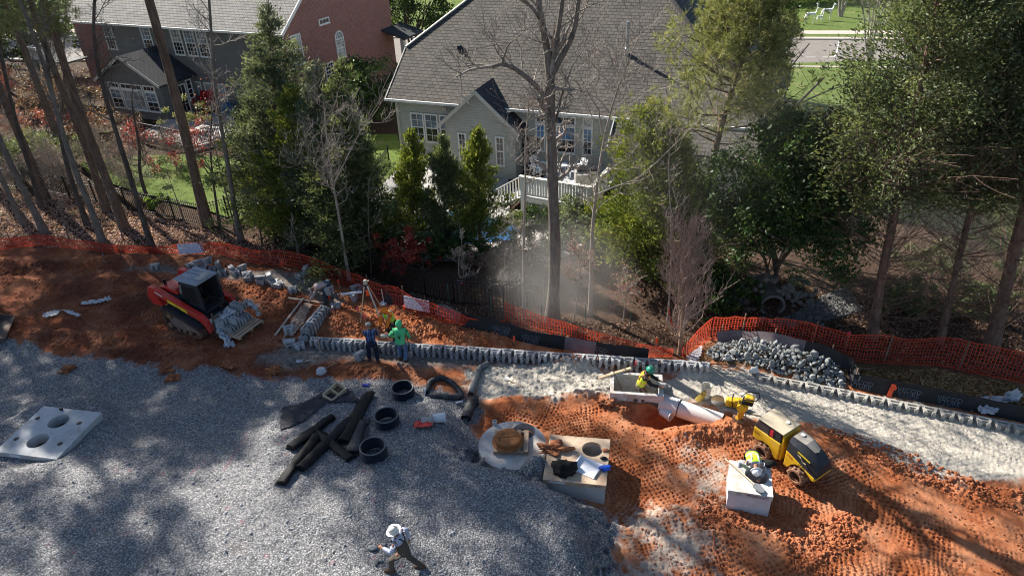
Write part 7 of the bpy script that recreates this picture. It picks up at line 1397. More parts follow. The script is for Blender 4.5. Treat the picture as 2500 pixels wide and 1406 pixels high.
for k, (px, py, lb) in enumerate(((1323, 800, 'green steel post in the dust by the forked trunk'), (1428, 800, 'green steel post in the hollow right of the forked trunk'), (1537, 815, 'green steel post in the dark hollow'), (1097, 745, 'grey green post at the end of the picket fence'), (1200, 775, 'pale thin post in front of the dusty hollow'))): stake_flag(lb, px, py, 1.0, 'g', 'steel posts in the hollow', 'fence_post')
M_TAPE = mat('orange_tape', (.80, .09, .04), .5)
for k, (pp, lb) in enumerate((([(247, 503), (262, 520), (264, 545), (268, 565)], 'long orange tape hanging between trunks at the left'), ([(286, 560), (290, 566), (291, 570)], 'short orange tape on a trunk foot'), ([(472, 446), (480, 448)], 'orange tape tied round the reddish pine'), ([(1632, 755), (1640, 790), (1655, 800), (1668, 790)], 'orange tape looped between the thin stem and the tan stem'))):
    Y = (33.0, 31.0, 34.2, 20.0)[k]; q = [Vector(tuple(PL(a, b, Y))) for a, b in pp]; o = thing('flagging_tape', lb, 'tape', q[0]); m = MB(); m.tube([p - q[0] for p in q], .02 if k == 0 else .018, 4); m.build('tape', M_TAPE, o)
q = Vector(tuple(PL(1116, 684, G(1125, 735).y - .1))); o = thing('flagging_tape', 'blue and pink ribbon on the pale twiggy sapling', 'tape', q); m = MB(); m.tube([(0, 0, 0), (.05, 0, -.06), (.08, 0, -.12)], .025, 4); m.build('tape', mat('blue_ribbon', (.03, .08, .55), .5), o); m = MB(); m.tube([(.05, 0, -.08), (.14, 0, -.14), (.26, 0, -.15)], .018, 4); m.build('tape', M_PINKF, o)
# plan roll on the upright block
g = GZ(862, 735); o = thing('plan_roll', 'white roll of drawings lying across the upright block', 'drawings', (g.x, g.y, g.z + .36), .15); m = MB(); m.lathe([(.0, -.4), (.05, -.4), (.05, .4), (.0, .4)], 14, rot=Matrix.Rotation(math.pi / 2, 3, 'Y')); m.build('roll', M_PAPER, o, smooth=30)
# hammer and level on the wall, sticks, broken stones by the walker
shovel('shovel stuck upright at the end of the long block wall', (783, 855), (783, 862), M_WOODP, .22, .95, .03)
for k, (a, b, lb) in enumerate((((795, 902), (835, 886), 'thin stick on the clay above the plastic bag'), ((250, 610), (262, 650), 'pale branch lying on the dark bank'), ((520, 645), (540, 630), 'pale dead branch on the bank behind the blocks'), ((2000, 890), (2140, 905), 'dead branch lying on the straw bank'), ((1755, 880), (1800, 868), 'dry stick in the corner of the netting'), ((1740, 1300), (1760, 1400), 'orange root lying across the clay at the bottom'), ((2040, 1062), (2140, 1092), 'pale hose line along the clay ridge'), ((1860, 1018), (1760, 992), 'dark edging bar pressed in the dust below the rammer'), ((2360, 1000), (2430, 1006), 'weathered stake lying by the lower wall'))):
    p0, p1 = gpt(*a), gpt(*b); rng = ev(k + 900); m = MB(); d = p1 - p0; pts = [Vector((0, 0, .02))]
    for i in range(1, 6): t = i / 5; x, y = p0.x + d.x * t + rng.gauss(0, .05), p0.y + d.y * t + rng.gauss(0, .04); pts.append(Vector((x - p0.x, y - p0.y, zat(x, y) - p0.z + .025)))
    m.tube(pts, [.022, .02, .018, .016, .013, .008], 5); o = m.build('stick', (M_WOODP, B_PALE, B_PALE, B_PALE, B_PALE, mat('orange_root', (.40, .13, .06), .9), mat('pale_hose', (.55, .45, .38), .8), M_STAKE, B_PALE)[k], None, p0); tag(o, lb, 'stick', 'sticks on the ground')
for k, (px, py, s, lb) in enumerate(((908, 1338, .2, 'dark flat stone beside the walking man'), (932, 1332, .17, 'pale flat stone above the walking man hand'), (918, 1374, .16, 'pale flat stone behind the walking man foot'), (930, 1370, .1, 'small pale stone by the walking man foot'))):
    g = GZ(px, py); q = link('stone', RM[k], None, (g.x, g.y, g.z + .03)); q.scale = (s * 1.5, s, s * .5); q.rotation_euler.z = k; tag(q, lb, 'stone', 'stones by the walking man')
# white wire deer across the street
def deer(label, px, py, s, seed, antl=False):
    g = P(px, py, .16); o = thing('deer_statue', label, 'statue', (g[0], g[1], .16), -.25, 'white lawn deer'); o.scale = (s,) * 3; W = M_WCH; m = MB()
    m.tube([(-.42, 0, .86), (-.3, 0, .9), (0, 0, .86), (.3, 0, .88), (.42, 0, .95)], [.07, .14, .15, .15, .1], 10); m.tube([(.36, 0, .92), (.5, 0, 1.15), (.55, 0, 1.38)], [.11, .07, .06], 8); m.tube([(.5, 0, 1.38), (.6, 0, 1.42), (.76, 0, 1.36)], [.06, .07, .035], 8); m.build('body', W, o, smooth=True)
    for x, y, b in ((-.38, .09, -.06), (-.34, -.09, .05), (.34, .08, .04), (.38, -.08, -.04)): m = MB(); m.tube([(x, y, .84), (x + b * 1.6, y, .5), (x + b * .3, y, .3), (x + b, y, 0)], [.07, .04, .03, .028], 6); m.build('leg', W, o, smooth=True)
    m = MB(); m.tube([(-.44, 0, .92), (-.54, 0, 1.02)], [.04, .02], 6); m.build('tail', W, o)
    for s_ in (-1, 1):
        m = MB(); m.tube([(.54, s_ * .05, 1.45), (.5, s_ * .14, 1.52)], [.03, .01], 5); m.build('ear', W, o)
        if antl: m = MB(); m.tube([(.54, s_ * .04, 1.46), (.46, s_ * .14, 1.66), (.5, s_ * .26, 1.86)], .018, 5); m.tube([(.47, s_ * .13, 1.62), (.6, s_ * .18, 1.78)], .014, 5); m.tube([(.46, s_ * .16, 1.7), (.34, s_ * .2, 1.84)], .014, 5); m.build('antler', W, o)
    return o
deer('white wire stag with antlers on the shaded lawn across the street', 1975, 58, 1.0, 1, True); deer('small white wire fawn between the stag and the doe', 1999, 54, .55, 2); deer('tall white wire doe on the lawn across the street', 2015, 50, 1.05, 3)
# loader bucket at the picture edge
g = GZ(8, 815); o = thing('loader_bucket', 'muddy steel machine bucket cut by the left picture edge', 'bucket', (g.x - .35, g.y, g.z), .35); M_STEEL = mat('muddy_steel', (.10, .085, .075), .7, metal=.3, var=.3, dirt=(.22, .12, .08), damt=.5)
m = MB(); m.prism([(-.6, 0), (.35, 0), (.62, .12), (.15, .10), (-.42, .12), (-.55, .5), (-.62, .5)], -.8, .8, lambda x, y, z: (x, z, y)); m.build('shell', M_STEEL, o, bevel=.015)
for s in (-1, 1): m = MB(); m.prism([(-.6, 0), (.4, 0), (.6, .1), (-.2, .5), (-.62, .52)], s * .82 - .02, s * .82 + .02, lambda x, y, z: (x, z, y)); m.build('side_plate', M_STEEL, o)
m = MB(); m.bar((-.5, 0, .5), (-1.1, 0, 1.1), .16); m.build('arm', mat('dusty_white_paint', (.45, .44, .43), .6, dirt=(.2, .13, .1), damt=.4), o)
# ================================================================ MACHINES
DIRTC = (.26, .12, .07)
M_MRED = mat('machine_red', (.55, .025, .018), .42, var=.12, sc=2, spec=.5, dirt=(.36, .16, .11), damt=.34); M_MDARK = mat('machine_charcoal', (.030, .034, .042), .5, var=.25, dirt=(.16, .11, .09), damt=.25); M_ROOF = mat('cab_roof_grey', (.22, .27, .34), .5, var=.15, sc=2, dirt=(.36, .33, .30), damt=.35, dsc=1.2)
M_TRACK = mat('muddy_rubber_track', (.085, .05, .038), .9, var=.3, sc=8, bump=.01, dirt=(.24, .115, .07), damt=.5); M_MORG = mat('orange_decal', (.60, .17, .03), .5); M_YEL = mat('machine_yellow', (.76, .46, .02), .42, var=.08, spec=.5, dirt=(.46, .31, .18), damt=.30); M_CGL = mat('cab_glass', (.03, .045, .05), .15, var=.3, spec=.7); M_MUDS = mat('mud_caked_steel', (.25, .15, .10), .9, var=.3, sc=5, bump=.012, dirt=(.36, .17, .09), damt=.5)
def hull(pts, n=10):
    return pts
def ext(m, poly, y0, y1): return m.prism(poly, y0, y1, lambda x, y, z: (x, z, y))       # side profile (x, z) pushed across the machine
# ---- compact track loader; x forward, y to its left
a = GZ(412, 796); b = GZ(512, 826); hd = math.atan2(b.y - a.y, b.x - a.x); ctr = (a + b) / 2; off = Vector((-math.sin(hd), math.cos(hd), 0)) * .8
zt_ = np.mean([zat(ctr.x + off.x + s * .6, ctr.y + off.y + t) for s in (-1, 0, 1) for t in (-.6, 0, .6)])
ld = thing('track_loader', 'red compact track loader with dark cab carrying a pallet of blocks', 'track loader', (ctr.x + off.x, ctr.y + off.y, zt_ - .03), hd)
for s in (-1, 1):
    yc = s * .78; w2 = .21
    outer = [(-.92, .16), (-.80, .05), (-.60, .0), (.62, .0), (.86, .06), (.98, .2), (.95, .34), (.82, .42), (-.48, .86), (-.68, .86), (-.84, .76), (-.93, .42)]
    cx0, cz0 = 0.0, .36; inner = [(cx0 + (x - cx0) * .86, cz0 + (z - cz0) * .82) for x, z in outer]
    m = MB(); n = len(outer)
    vs = [(x, yc + dy, z) for dy in (-w2, w2) for x, z in outer] + [(x, yc + dy, z) for dy in (-w2, w2) for x, z in inner]
    fs = []
    for i in range(n): j = (i + 1) % n; fs += [(i, j, n + j, n + i), (2 * n + i, 3 * n + i, 3 * n + j, 2 * n + j), (i, 2 * n + i, 2 * n + j, j), (n + i, n + j, 3 * n + j, 3 * n + i)]
    m.add(vs, fs); trk = m.build('track', M_TRACK, ld)
    per = resample([(x, 0, z) for x, z in outer + outer[:1]], 56); lm = MB().box((0, 0, 0), (.055, 2 * w2 * .98, .045)).mesh('grouser', M_TRACK)
    for i in range(55):
        d = per[(i + 1) % 55] - per[i - 1]; q = link('grouser', lm, trk, (per[i][0], yc, per[i][2])); q.rotation_euler = (0, -math.atan2(d[2], d[0]), 0)
    m = MB(); ext(m, [(-.74, .14), (.78, .14), (.80, .26), (-.5, .62), (-.72, .6)], yc - .12, yc + .14 if s > 0 else yc + .12); m.build('track_frame', mat('muddy_frame', (.20, .16, .14), .9, var=.25, dirt=(.3, .18, .13), damt=.5), ld, bevel=.02)
    for x, z, r in ((-.66, .66, .15), (.76, .22, .13), (-.72, .2, .12), (-.3, .12, .08), (.0, .12, .08), (.3, .12, .08)): m = MB(); m.lathe([(0, -.16), (r, -.16), (r, .17), (r * .6, .19), (0, .19)], 16, (x, yc, z), Matrix.Rotation(-s * math.pi / 2, 3, 'X')); m.build('roller', M_MUDS, ld, smooth=30)
    # fender and lift arm
    m = MB(); ext(m, [(-1.0, .84), (-.5, .93), (.5, .62), (.9, .52), (.9, .44), (.5, .52), (-.5, .89), (-1.0, .8)], yc - .2, yc + .2); m.build('fender', M_MDARK, ld)
    ya = s * .70; m = MB(); ext(m, [(-1.62, 1.42), (-1.50, 1.62), (-1.20, 1.60), (.35, 1.08), (.88, .92), (1.12, .72), (1.24, .30), (1.10, .22), (.98, .52), (.80, .68), (.3, .84), (-1.2, 1.30), (-1.5, 1.2)], ya - .10, ya + .10); la = m.build('lift_arm', M_MRED, ld, bevel=.02)
    m = MB(); ext(m, [(-.62, 1.285), (.30, 1.02), (.30, .89), (-.62, 1.155)], s * .812 - .004, s * .812 + .004); m.build('yellow_decal', mat('yellow_decal_paint', (.80, .58, .04), .5), ld); m = MB(); ext(m, [(-1.18, 1.50), (-.82, 1.38), (-.82, 1.33), (-1.18, 1.45)], s * .812 - .004, s * .812 + .004); m.build('white_decal', M_TRIM, ld)
    m = MB(); ext(m, [(-1.62, 1.38), (-1.18, 1.24), (-1.0, .9), (-1.5, .88), (-1.66, 1.1)], ya - .11, ya + .11); m.build('rear_link', M_MRED, ld, bevel=.015)
    m = MB(); m.tube([(-.9, ya - s * .16, .95), (-.1, ya - s * .16, 1.0)], .05, 10); m.tube([(-.1, ya - s * .16, 1.0), (.35, ya - s * .16, 1.0)], .03, 8); m.build('lift_cylinder', M_BLACK, ld, smooth=True)
    m = MB(); ext(m, [(-.30, 1.02), (-.28, 1.5), (-.16, 1.95), (.02, 1.98), (.62, 1.98), (.78, 1.9), (.82, 1.3), (.80, .95)], s * .44 - .03, s * .44 + .03); side = m.build('cab_side', M_MDARK, ld, bevel=.02)
    m = MB(); ext(m, [(-.18, 1.15), (-.15, 1.5), (-.06, 1.84), (.58, 1.84), (.66, 1.2)], s * .474 - .004, s * .474 + .004); m.build('side_window', mat('mesh_screen', (.022, .025, .028), .5, var=.4, sc=9), ld)
    for k in range(9): m = MB(); x = -.05 + .075 * k; m.bar((x, s * .482, 1.2), (x + .01, s * .482, 1.82), .012); m.build('screen_bar', M_BLACK, ld)
m = MB(); ext(m, [(-1.48, .42), (-1.52, 1.25), (-1.30, 1.40), (-.35, 1.28), (-.2, .95), (.85, .62), (.9, .35), (-1.2, .35)], -.55, .55); m.build('chassis', M_MDARK, ld, bevel=.03)
m = MB(); ext(m, [(-1.44, 1.05), (-1.12, 1.02), (-.9, .72), (-1.46, .80)], -.565, -.552); m.build('side_decal', M_MORG, ld); m = MB(); ext(m, [(-1.46, 1.36), (-.42, 1.32), (-.5, 1.55), (-1.3, 1.5)], -.48, .48); m.build('engine_hood', M_MRED, ld, bevel=.04)
text('lettering', 'SVL', .15, M_TRIM, ld, (-1.24, -.568, .94), (math.pi / 2, -.15, 0)); text('lettering', '97-2', .13, M_TRIM, ld, (-1.16, -.568, .82), (math.pi / 2, -.15, 0)); text('lettering', 'RENTAL', .07, M_BLACK, ld, (-.12, -.818, 1.04), (math.pi / 2, .28, 0))
m = MB(); m.box((.22, 0, 2.02), (1.15, 1.02, .07)); rf = m.build('cab_roof', M_ROOF, ld, bevel=.03)
for yy in (-.22, .1, .3): m = MB(); m.box((.2, yy, 2.065), (1.0, .05, .03)); m.build('roof_rib', M_ROOF, ld, bevel=.01)
m = MB(); m.box((.55, .05, 2.07), (.3, .55, .03)); m.build('roof_hatch', mat('dusty_roof_hatch', (.36, .36, .34), .6), ld)
for s in (-1, 1): m = MB(); m.bar((.80, s * .46, 1.0), (.70, s * .46, 2.0), .07); m.build('cab_post', M_MDARK, ld)
m = MB(); m.box((-.22, 0, 1.45), (.06, .86, .9)); m.build('rear_screen', M_MDARK, ld); m = MB(); m.box((.1, 0, 1.0), (.5, .5, .14)); m.box((-.1, 0, 1.3), (.12, .48, .6)); m.build('seat', M_BLACK, ld, bevel=.04)
for s in (-1, 1): m = MB(); m.tube([(.35, s * .33, .98), (.42, s * .33, 1.3)], .03, 8); m.build('control_lever', M_BLACK, ld)
m = MB(); m.box((.68, 0, .86), (.3, .9, .1)); m.build('cab_floor', M_MDARK, ld); m = MB(); m.tube([(-1.2, -.28, 1.5), (-1.2, -.28, 1.72)], .05, 10); m.build('exhaust', M_BLACK, ld, smooth=True)
for s in (-1, 1):
    m = MB(); ext(m, [(-.26, 1.45), (-.14, 1.84), (-.08, 1.84), (-.14, 1.45)], s * .478 - .003, s * .478 + .003); m.build('rear_quarter_window', mat('highlight_glass', (.22, .24, .24), .3, var=.3), ld)  # glass highlight painted as a lighter window strip
    m = MB(); m.box((.66, s * .38, 2.0), (.1, .14, .08)); m.build('work_lamp', mat('lamp_lens', (.6, .6, .58), .3), ld, bevel=.01); m = MB(); m.box((-1.53, s * .42, 1.05), (.04, .1, .2)); m.build('tail_lamp', mat('tail_lamp_red', (.35, .02, .02), .3), ld)
    m = MB(); m.tube([(.55, s * .60, .78), (.9, s * .62, .95), (1.15, s * .58, .6), (1.28, s * .45, .5)], .018, 6); m.build('hydraulic_hose', M_BLACK, ld); m = MB(); m.tube([(.82, s * .48, 1.05), (.9, s * .40, 1.3), (.86, s * .46, 1.55)], .018, 6); m.build('grab_handle', M_BLACK, ld)
for k in range(6): m = MB(); m.box((-1.52, 0, .62 + .09 * k), (.03, .8, .03)); m.build('grille_slat', M_BLACK, ld)
m = MB(); m.bar((1.12, -.72, .55), (1.12, .72, .55), .1); m.build('cross_tube', M_MRED, ld)
m = MB(); m.box((1.28, 0, .42), (.08, 1.3, .5)); m.box((1.28, 0, .80), (.06, 1.25, .06)); m.build('fork_frame', M_STEEL, ld)
for s in (-1, 1):
    m = MB(); m.bar((1.3, s * .35, .22), (2.45, s * .35, .20), .12, .045); m.build('fork', M_STEEL, ld)
    m = MB(); m.tube([(.75, s * .5, .75), (1.2, s * .5, .62)], .04, 8); m.build('tilt_cylinder', M_BLACK, ld, smooth=True); m = MB(); m.bar((1.25, s * .6, .35), (1.32, s * .6, 1.05), .05); m.build('load_guard', M_STEEL, ld)
# pallet of blocks on the forks
Rl = Matrix.Rotation(hd, 3, 'Z'); lo = Vector(ld.location); pc = lo + Rl @ Vector((1.92, -.05, .245))
pl = thing('pallet', 'wooden pallet of grey blocks held on the loader forks', 'pallet', pc, hd)
for k in range(7): m = MB(); m.box((-.5 + .167 * k, 0, .10), (.12, 1.2, .022)); m.build('deck_slat', M_WOODP, pl)
for yy in (-.56, 0, .56): m = MB(); m.box((0, yy, .045), (1.12, .09, .09)); m.build('runner', M_WOODP, pl)
rng = ev(12); k = 0; desc = ('nearest the cab', 'in the middle row', 'at the outer end'); od = ('first', 'second', 'third', 'fourth')
for lay in range(2):
    for i in range(3):
        for j in range(4):
            if lay == 1 and (i, j) in ((2, 0), (2, 3), (0, 3), (2, 2)): continue
            q = link('pallet_block', BM, None, pc + Rl @ Vector((-.53 + .32 * i + rng.gauss(0, .01), -.44 + .29 * j, .113 + .203 * lay))); q.rotation_euler = (0, 0, hd + math.pi / 2 + rng.gauss(0, .03)); q.scale = (.68, .95, 1)
            tag(q, f'{od[j]} block from the track side, {desc[i]}, {"top" if lay else "bottom"} layer on loader pallet', 'block', 'blocks on the loader pallet')
for i in range(2): q = link('pallet_block', BM, None, pc + Rl @ Vector((-.35 + .32 * i, .42, .113 + .203 * 2))); q.rotation_euler = (0, 0, hd + math.pi / 2); q.scale = (.68, .95, 1); tag(q, ('grey block on top of the pallet load beside the film', 'grey block on top of the pallet load, outer of the two')[i], 'block', 'blocks on the loader pallet')
def drape(name, label, paths, seed, w_=.3):
    """loose film hanging through a list of points"""
    o = thing(name, label, 'plastic film', paths[0]); P_ = resample([np.array(p) for p in paths], 26) - np.array(paths[0]); rs = np.random.RandomState(seed); cols = 9; d = np.gradient(P_, axis=0); V = []
    for i, p in enumerate(P_):
        s = np.cross(d[i], [0.3, .2, 1]); s /= np.linalg.norm(s) + 1e-9; u = np.cross(s, d[i]); u /= np.linalg.norm(u) + 1e-9; wv = w_ * (1 + .35 * math.sin(i * .8 + seed))
        for c_ in range(cols): t = c_ / (cols - 1) - .5; V.append(p + s * t * wv + u * (.06 * math.sin(t * 14 + i * .5) + .05 * rs.normal()))
    j, i = np.meshgrid(np.arange(25), np.arange(cols - 1), indexing='ij'); b = (j * cols + i).ravel(); mesh_np('film', np.array(V), np.stack([b, b + 1, b + cols + 1, b + cols], 1), M_FILM, o, smooth=True); return o
T = lambda x, y, z: tuple(lo + Rl @ Vector((x, y, z))); e1 = GZ(560, 848)
drape('plastic_wrap', 'white plastic wrap hanging from the pallet load down to the clay', [T(1.5, .15, .85), T(1.45, -.35, .75), T(1.52, -.68, .4), (e1.x - .12, e1.y + .3, e1.z + .25), (e1.x - .05, e1.y + .1, e1.z + .08), (e1.x + .12, e1.y - .05, e1.z + .06)], 1, .34)
drape('plastic_wrap', 'cloudy plastic wrap bunched over the far side of the pallet load', [T(1.62, .62, .92), T(1.8, .72, .85), T(2.02, .74, .6), T(2.05, .76, .35)], 2, .3)

# ---- articulated trench roller
a = GZ(1866, 1118); b = GZ(1935, 1172); hd2 = math.atan2(b.y - a.y, b.x - a.x); mid_ = (a + b) / 2; off = Vector((-math.sin(hd2), math.cos(hd2), 0)) * .36
zr = np.mean([zat(mid_.x + off.x + s * .5, mid_.y + off.y + t * .3) for s in (-1, 0, 1) for t in (-1, 1)])
tr = thing('trench_roller', 'yellow articulated trench roller with padded drums and dark engine hood', 'trench roller', (mid_.x + off.x, mid_.y + off.y, zr - .03), hd2)
def drum(x, s, rz=0.0):
    m = MB(); yc = s * .31; m.lathe([(.16, -.17), (.215, -.17), (.22, -.15), (.22, .15), (.215, .17), (.16, .17)], 28, (x, yc, .26), Matrix.Rotation(math.pi / 2, 3, 'X'), True); d = m.build('drum', M_MUDS, tr, smooth=30); pm = MB().box((0, 0, 0), (.06, .10, .05), taper=.7).mesh('drum_pad', M_MUDS)
    for r_ in range(3):
        for k in range(10):
            t = 2 * math.pi * (k + .5 * (r_ % 2)) / 10; q = link('drum_pad', pm, d, (x + .24 * math.cos(t), yc - .11 + .11 * r_, .26 + .24 * math.sin(t))); q.rotation_euler = (0, math.pi / 2 - t, 0)
    m = MB(); m.lathe([(0, .0), (.165, .0)], 20, (x, yc - s * .02 + s * .05, .26), Matrix.Rotation(-s * math.pi / 2, 3, 'X')); m.build('drum_disc', mat('brown_shadow_steel', (.12, .075, .05), .9, var=.3), tr); m = MB(); m.bar((x - .08, yc + s * .12, .16), (x + .1, yc + s * .12, .16), .035); m.build('drum_bracket', M_MUDS, tr)  # disc colour paints the shadow inside the drum
for x in (-.56, .56):
    for s in (-1, 1): drum(x, s)
# rear module
m = MB(); ext(m, [(-.98, .50), (-.98, .86), (-.10, .86), (-.10, .28), (-.24, .28), (-.32, .44), (-.44, .55), (-.68, .55), (-.80, .48)], -.36, .36); m.build('rear_body', M_YEL, tr, bevel=.02)
m = MB(); ext(m, [(-1.0, .865), (-.88, 1.20), (-.14, 1.20), (-.10, .865)], -.345, .345); m.build('rear_cover', M_MDARK, tr, bevel=.025); m = MB(); ext(m, [(-.90, 1.205), (-.90, 1.235), (-.06, 1.235), (-.06, 1.205)], -.37, .37); m.build('rear_lid', mat('dusty_tan_lid', (.46, .40, .30), .8, var=.15), tr, bevel=.012)
m = MB(); ext(m, [(-.098, .30), (-.098, 1.18), (-.03, 1.14), (-.03, .30)], -.33, .33); m.build('yellow_bulkhead', M_YEL, tr, bevel=.015); m = MB(); m.box((-.42, -.352, 1.02), (.10, .014, .2)); m.build('red_label', mat('red_label_paint', (.6, .03, .05), .5), tr); m = MB(); m.box((-.50, -.348, 1.0), (.05, .012, .26)); m.build('dark_slot', M_BLACK, tr); text('lettering', '8500', .09, M_BLACK, tr, (-.84, -.364, .72), (math.pi / 2, 0, 0))
m = MB(); m.lathe([(0, 0), (.055, 0), (.055, .03), (0, .035)], 14, (-.3, .12, 1.236)); m.build('cap', M_TRIM, tr)
# articulation
m = MB(); m.box((.0, 0, .40), (.22, .2, .26)); m.build('joint', M_YEL, tr, bevel=.03); m = MB(); m.tube([(-.06, .18, .45), (.12, .18, .5)], .035, 8); m.build('hydraulic_hose', M_BLACK, tr)
# front module
m = MB(); ext(m, [(.10, .28), (.10, .80), (1.02, .50), (1.06, .42), (.98, .38), (.80, .50), (.68, .56), (.44, .55), (.32, .44), (.24, .28)], -.36, .36); m.build('front_body', M_YEL, tr, bevel=.02)
m = MB(); hr = [[(.10, y, z) for y, z in ((-.34, .80), (-.32, 1.10), (-.22, 1.22), (.22, 1.22), (.32, 1.10), (.34, .80))], [(.48, y, z) for y, z in ((-.355, .70), (-.33, 1.05), (-.2, 1.2), (.2, 1.2), (.33, 1.05), (.355, .70))], [(.86, y, z) for y, z in ((-.35, .56), (-.30, .88), (-.17, 1.04), (.17, 1.04), (.30, .88), (.35, .56))], [(1.06, y, z) for y, z in ((-.33, .49), (-.27, .74), (-.15, .86), (.15, .86), (.27, .74), (.33, .49))]]
m.loft(hr); m.build('engine_hood', M_MDARK, tr, smooth=25); m = MB(); m.add([(.12, -.2, 1.232), (.5, -.18, 1.212), (.76, -.13, 1.10), (.80, 0, 1.085), (.76, .13, 1.10), (.5, .18, 1.212), (.12, .2, 1.232)], [tuple(range(7))]); m.build('hood_panel', mat('dusty_hood_panel', (.30, .28, .25), .7, var=.2), tr)
m = MB(); m.lathe([(0, 0), (.055, 0), (.055, .02), (0, .025)], 14, (.24, .05, 1.235)); m.build('cap', M_TRIM, tr)
for k in range(5): m = MB(); m.bar((1.05 - .035 * k - .0, -.2, .60 + .06 * k), (1.05 - .035 * k, .2, .60 + .06 * k), .018); m.build('grille_slat', M_BLACK, tr)
m = MB(); m.bar((.42, -.352, 1.0), (.80, -.325, .88), .02, .03); m.build('yellow_stripe', _MC['yellow_decal_paint'], tr); text('lettering', 'JMS', .15, mat('dark_stencil', (.04, .035, .03), .6), tr, (.62, -.364, .60), (math.pi / 2, .33, 0)); text('lettering', 'MB', .13, mat('red_stencil', (.55, .10, .04), .6), tr, (.25, -.364, .68), (math.pi / 2, .33, 0))
m = MB(); m.tube([(.45, -.37, .93), (.55, -.375, .90), (.62, -.37, .80), (.72, -.37, .79)], .014, 6); m.build('side_emblem', mat('tan_line', (.55, .46, .28), .6), tr)
# ---- tamping rammer and cut-off saw
g = GZ(1802, 1028); rm = thing('tamping_rammer', 'yellow upright tamping rammer on the clay ridge', 'rammer', (g.x, g.y, g.z), -.5)
m = MB(); m.box((0, 0, .05), (.34, .28, .06)); m.build('foot_plate', M_MUDS, rm, bevel=.015); m = MB(); m.tube([(0, 0, .08), (.02, 0, .18), (.05, 0, .40), (.07, 0, .52)], [.11, .085, .10, .11], 14); m.build('bellows', mat('amber_bellows', (.70, .36, .03), .5), rm, smooth=True); m = MB(); m.box((.06, 0, .64), (.30, .26, .26)); m.build('engine', M_YEL, rm, bevel=.05); m = MB(); m.box((.17, 0, .80), (.32, .30, .10)); m.build('engine_shroud', M_BLACK, rm, bevel=.03); m = MB(); m.box((.20, .0, .92), (.26, .22, .16)); m.build('fuel_tank', M_YEL, rm, bevel=.05)
m = MB(); m.lathe([(0, 0), (.13, 0), (.13, .05), (0, .06)], 20, (.04, -.14, .62), Matrix.Rotation(math.pi / 2, 3, 'X')); m.build('recoil_cover', M_YEL, rm, smooth=30)
for s in (-1, 1): m = MB(); m.tube([(-.05, s * .15, .78), (.1, s * .2, .98), (.40, s * .2, 1.04), (.46, 0, 1.05)], .018, 8); m.build('handle', M_BLACK, rm, smooth=True)
g = GZ(1787, 992); sw_ = thing('cutoff_saw', 'yellow cut-off saw lying behind the rammer on the stone dust', 'saw', (g.x, g.y, g.z), 2.9); m = MB(); m.box((0, 0, .17), (.42, .24, .24)); m.build('motor_body', M_YEL, sw_, bevel=.05); m = MB(); m.box((-.15, 0, .28), (.2, .2, .08)); m.build('air_filter', M_YEL, sw_, bevel=.03); m = MB(); m.lathe([(0, -.015), (.19, -.015), (.19, .015), (0, .015)], 24, (.45, .04, .2), Matrix.Rotation(math.pi / 2, 3, 'X')); m.build('blade', M_GALV, sw_); m = MB(); m.lathe([(.0, -.03), (.2, -.03), (.2, .03), (0, .03)], 24, (.45, .04, .2), Matrix.Rotation(math.pi / 2, 3, 'X'), arc=.5); m.build('blade_guard', mat('tan_guard', (.55, .43, .22), .6), sw_); m = MB(); m.tube([(-.05, -.16, .12), (.0, -.17, .36), (.05, .17, .36), (.0, .16, .12)], .016, 6); m.build('front_handle', M_BLACK, sw_); m = MB(); m.tube([(-.2, 0, .22), (-.4, 0, .26), (-.42, 0, .12), (-.22, 0, .10)], .02, 6); m.build('rear_handle', M_BLACK, sw_)
# ================================================================ PEOPLE
def cloth(name, col, var=.15, rough=.9): return mat(name, col, rough, var=var, sc=6, bump=.012, bsc=16, spec=.15)
M_SKIN = mat('skin', (.30, .15, .095), .6, var=.1); M_BOOT = cloth('brown_boots', (.10, .06, .04)); M_HAIR = cloth('black_hair', (.012, .010, .009)); M_GLOVE = cloth('grey_gloves', (.30, .30, .30)); M_LIME = cloth('lime_vest', (.42, .80, .03), .06); M_YLV = cloth('yellow_lime_vest', (.66, .78, .05), .06); M_REFL = mat('reflective_band', (.58, .60, .62), .35, var=.05); M_ORB = mat('orange_band', (.85, .30, .12), .6)
def plaid(name):
    t = NT(name); c = t.coord('Object'); sp = t.n('SeparateXYZ'); t.l(c, sp.inputs[0]); k = (.025, .05, .17)
    for ax, s, col, th in ((2, 11, (.28, .33, .44), .72), (1, 11, (.28, .33, .44), .72), (2, 5.5, (.012, .02, .06), .6), (1, 5.5, (.012, .02, .06), .6)):
        f = t.math('FRACT', t.math('MULTIPLY', sp.outputs[ax], s)); k = t.mix(t.math('MULTIPLY', t.math('GREATER_THAN', f, th), .55), k, col)
    return t.bsdf(k, .9, 0, .1)
def ik(a, b, l1, l2, pole):
    a, b, pole = Vector(a), Vector(b), Vector(pole); d = b - a; L = min(d.length, (l1 + l2) * .999); d = d.normalized(); x = (l1 * l1 - l2 * l2 + L * L) / (2 * L); h = math.sqrt(max(0, l1 * l1 - x * x)); p = pole - d * pole.dot(d); p = p.normalized() if p.length > 1e-5 else Vector((0, 1, 0))
    return a + d * x + p * h, a + d * L
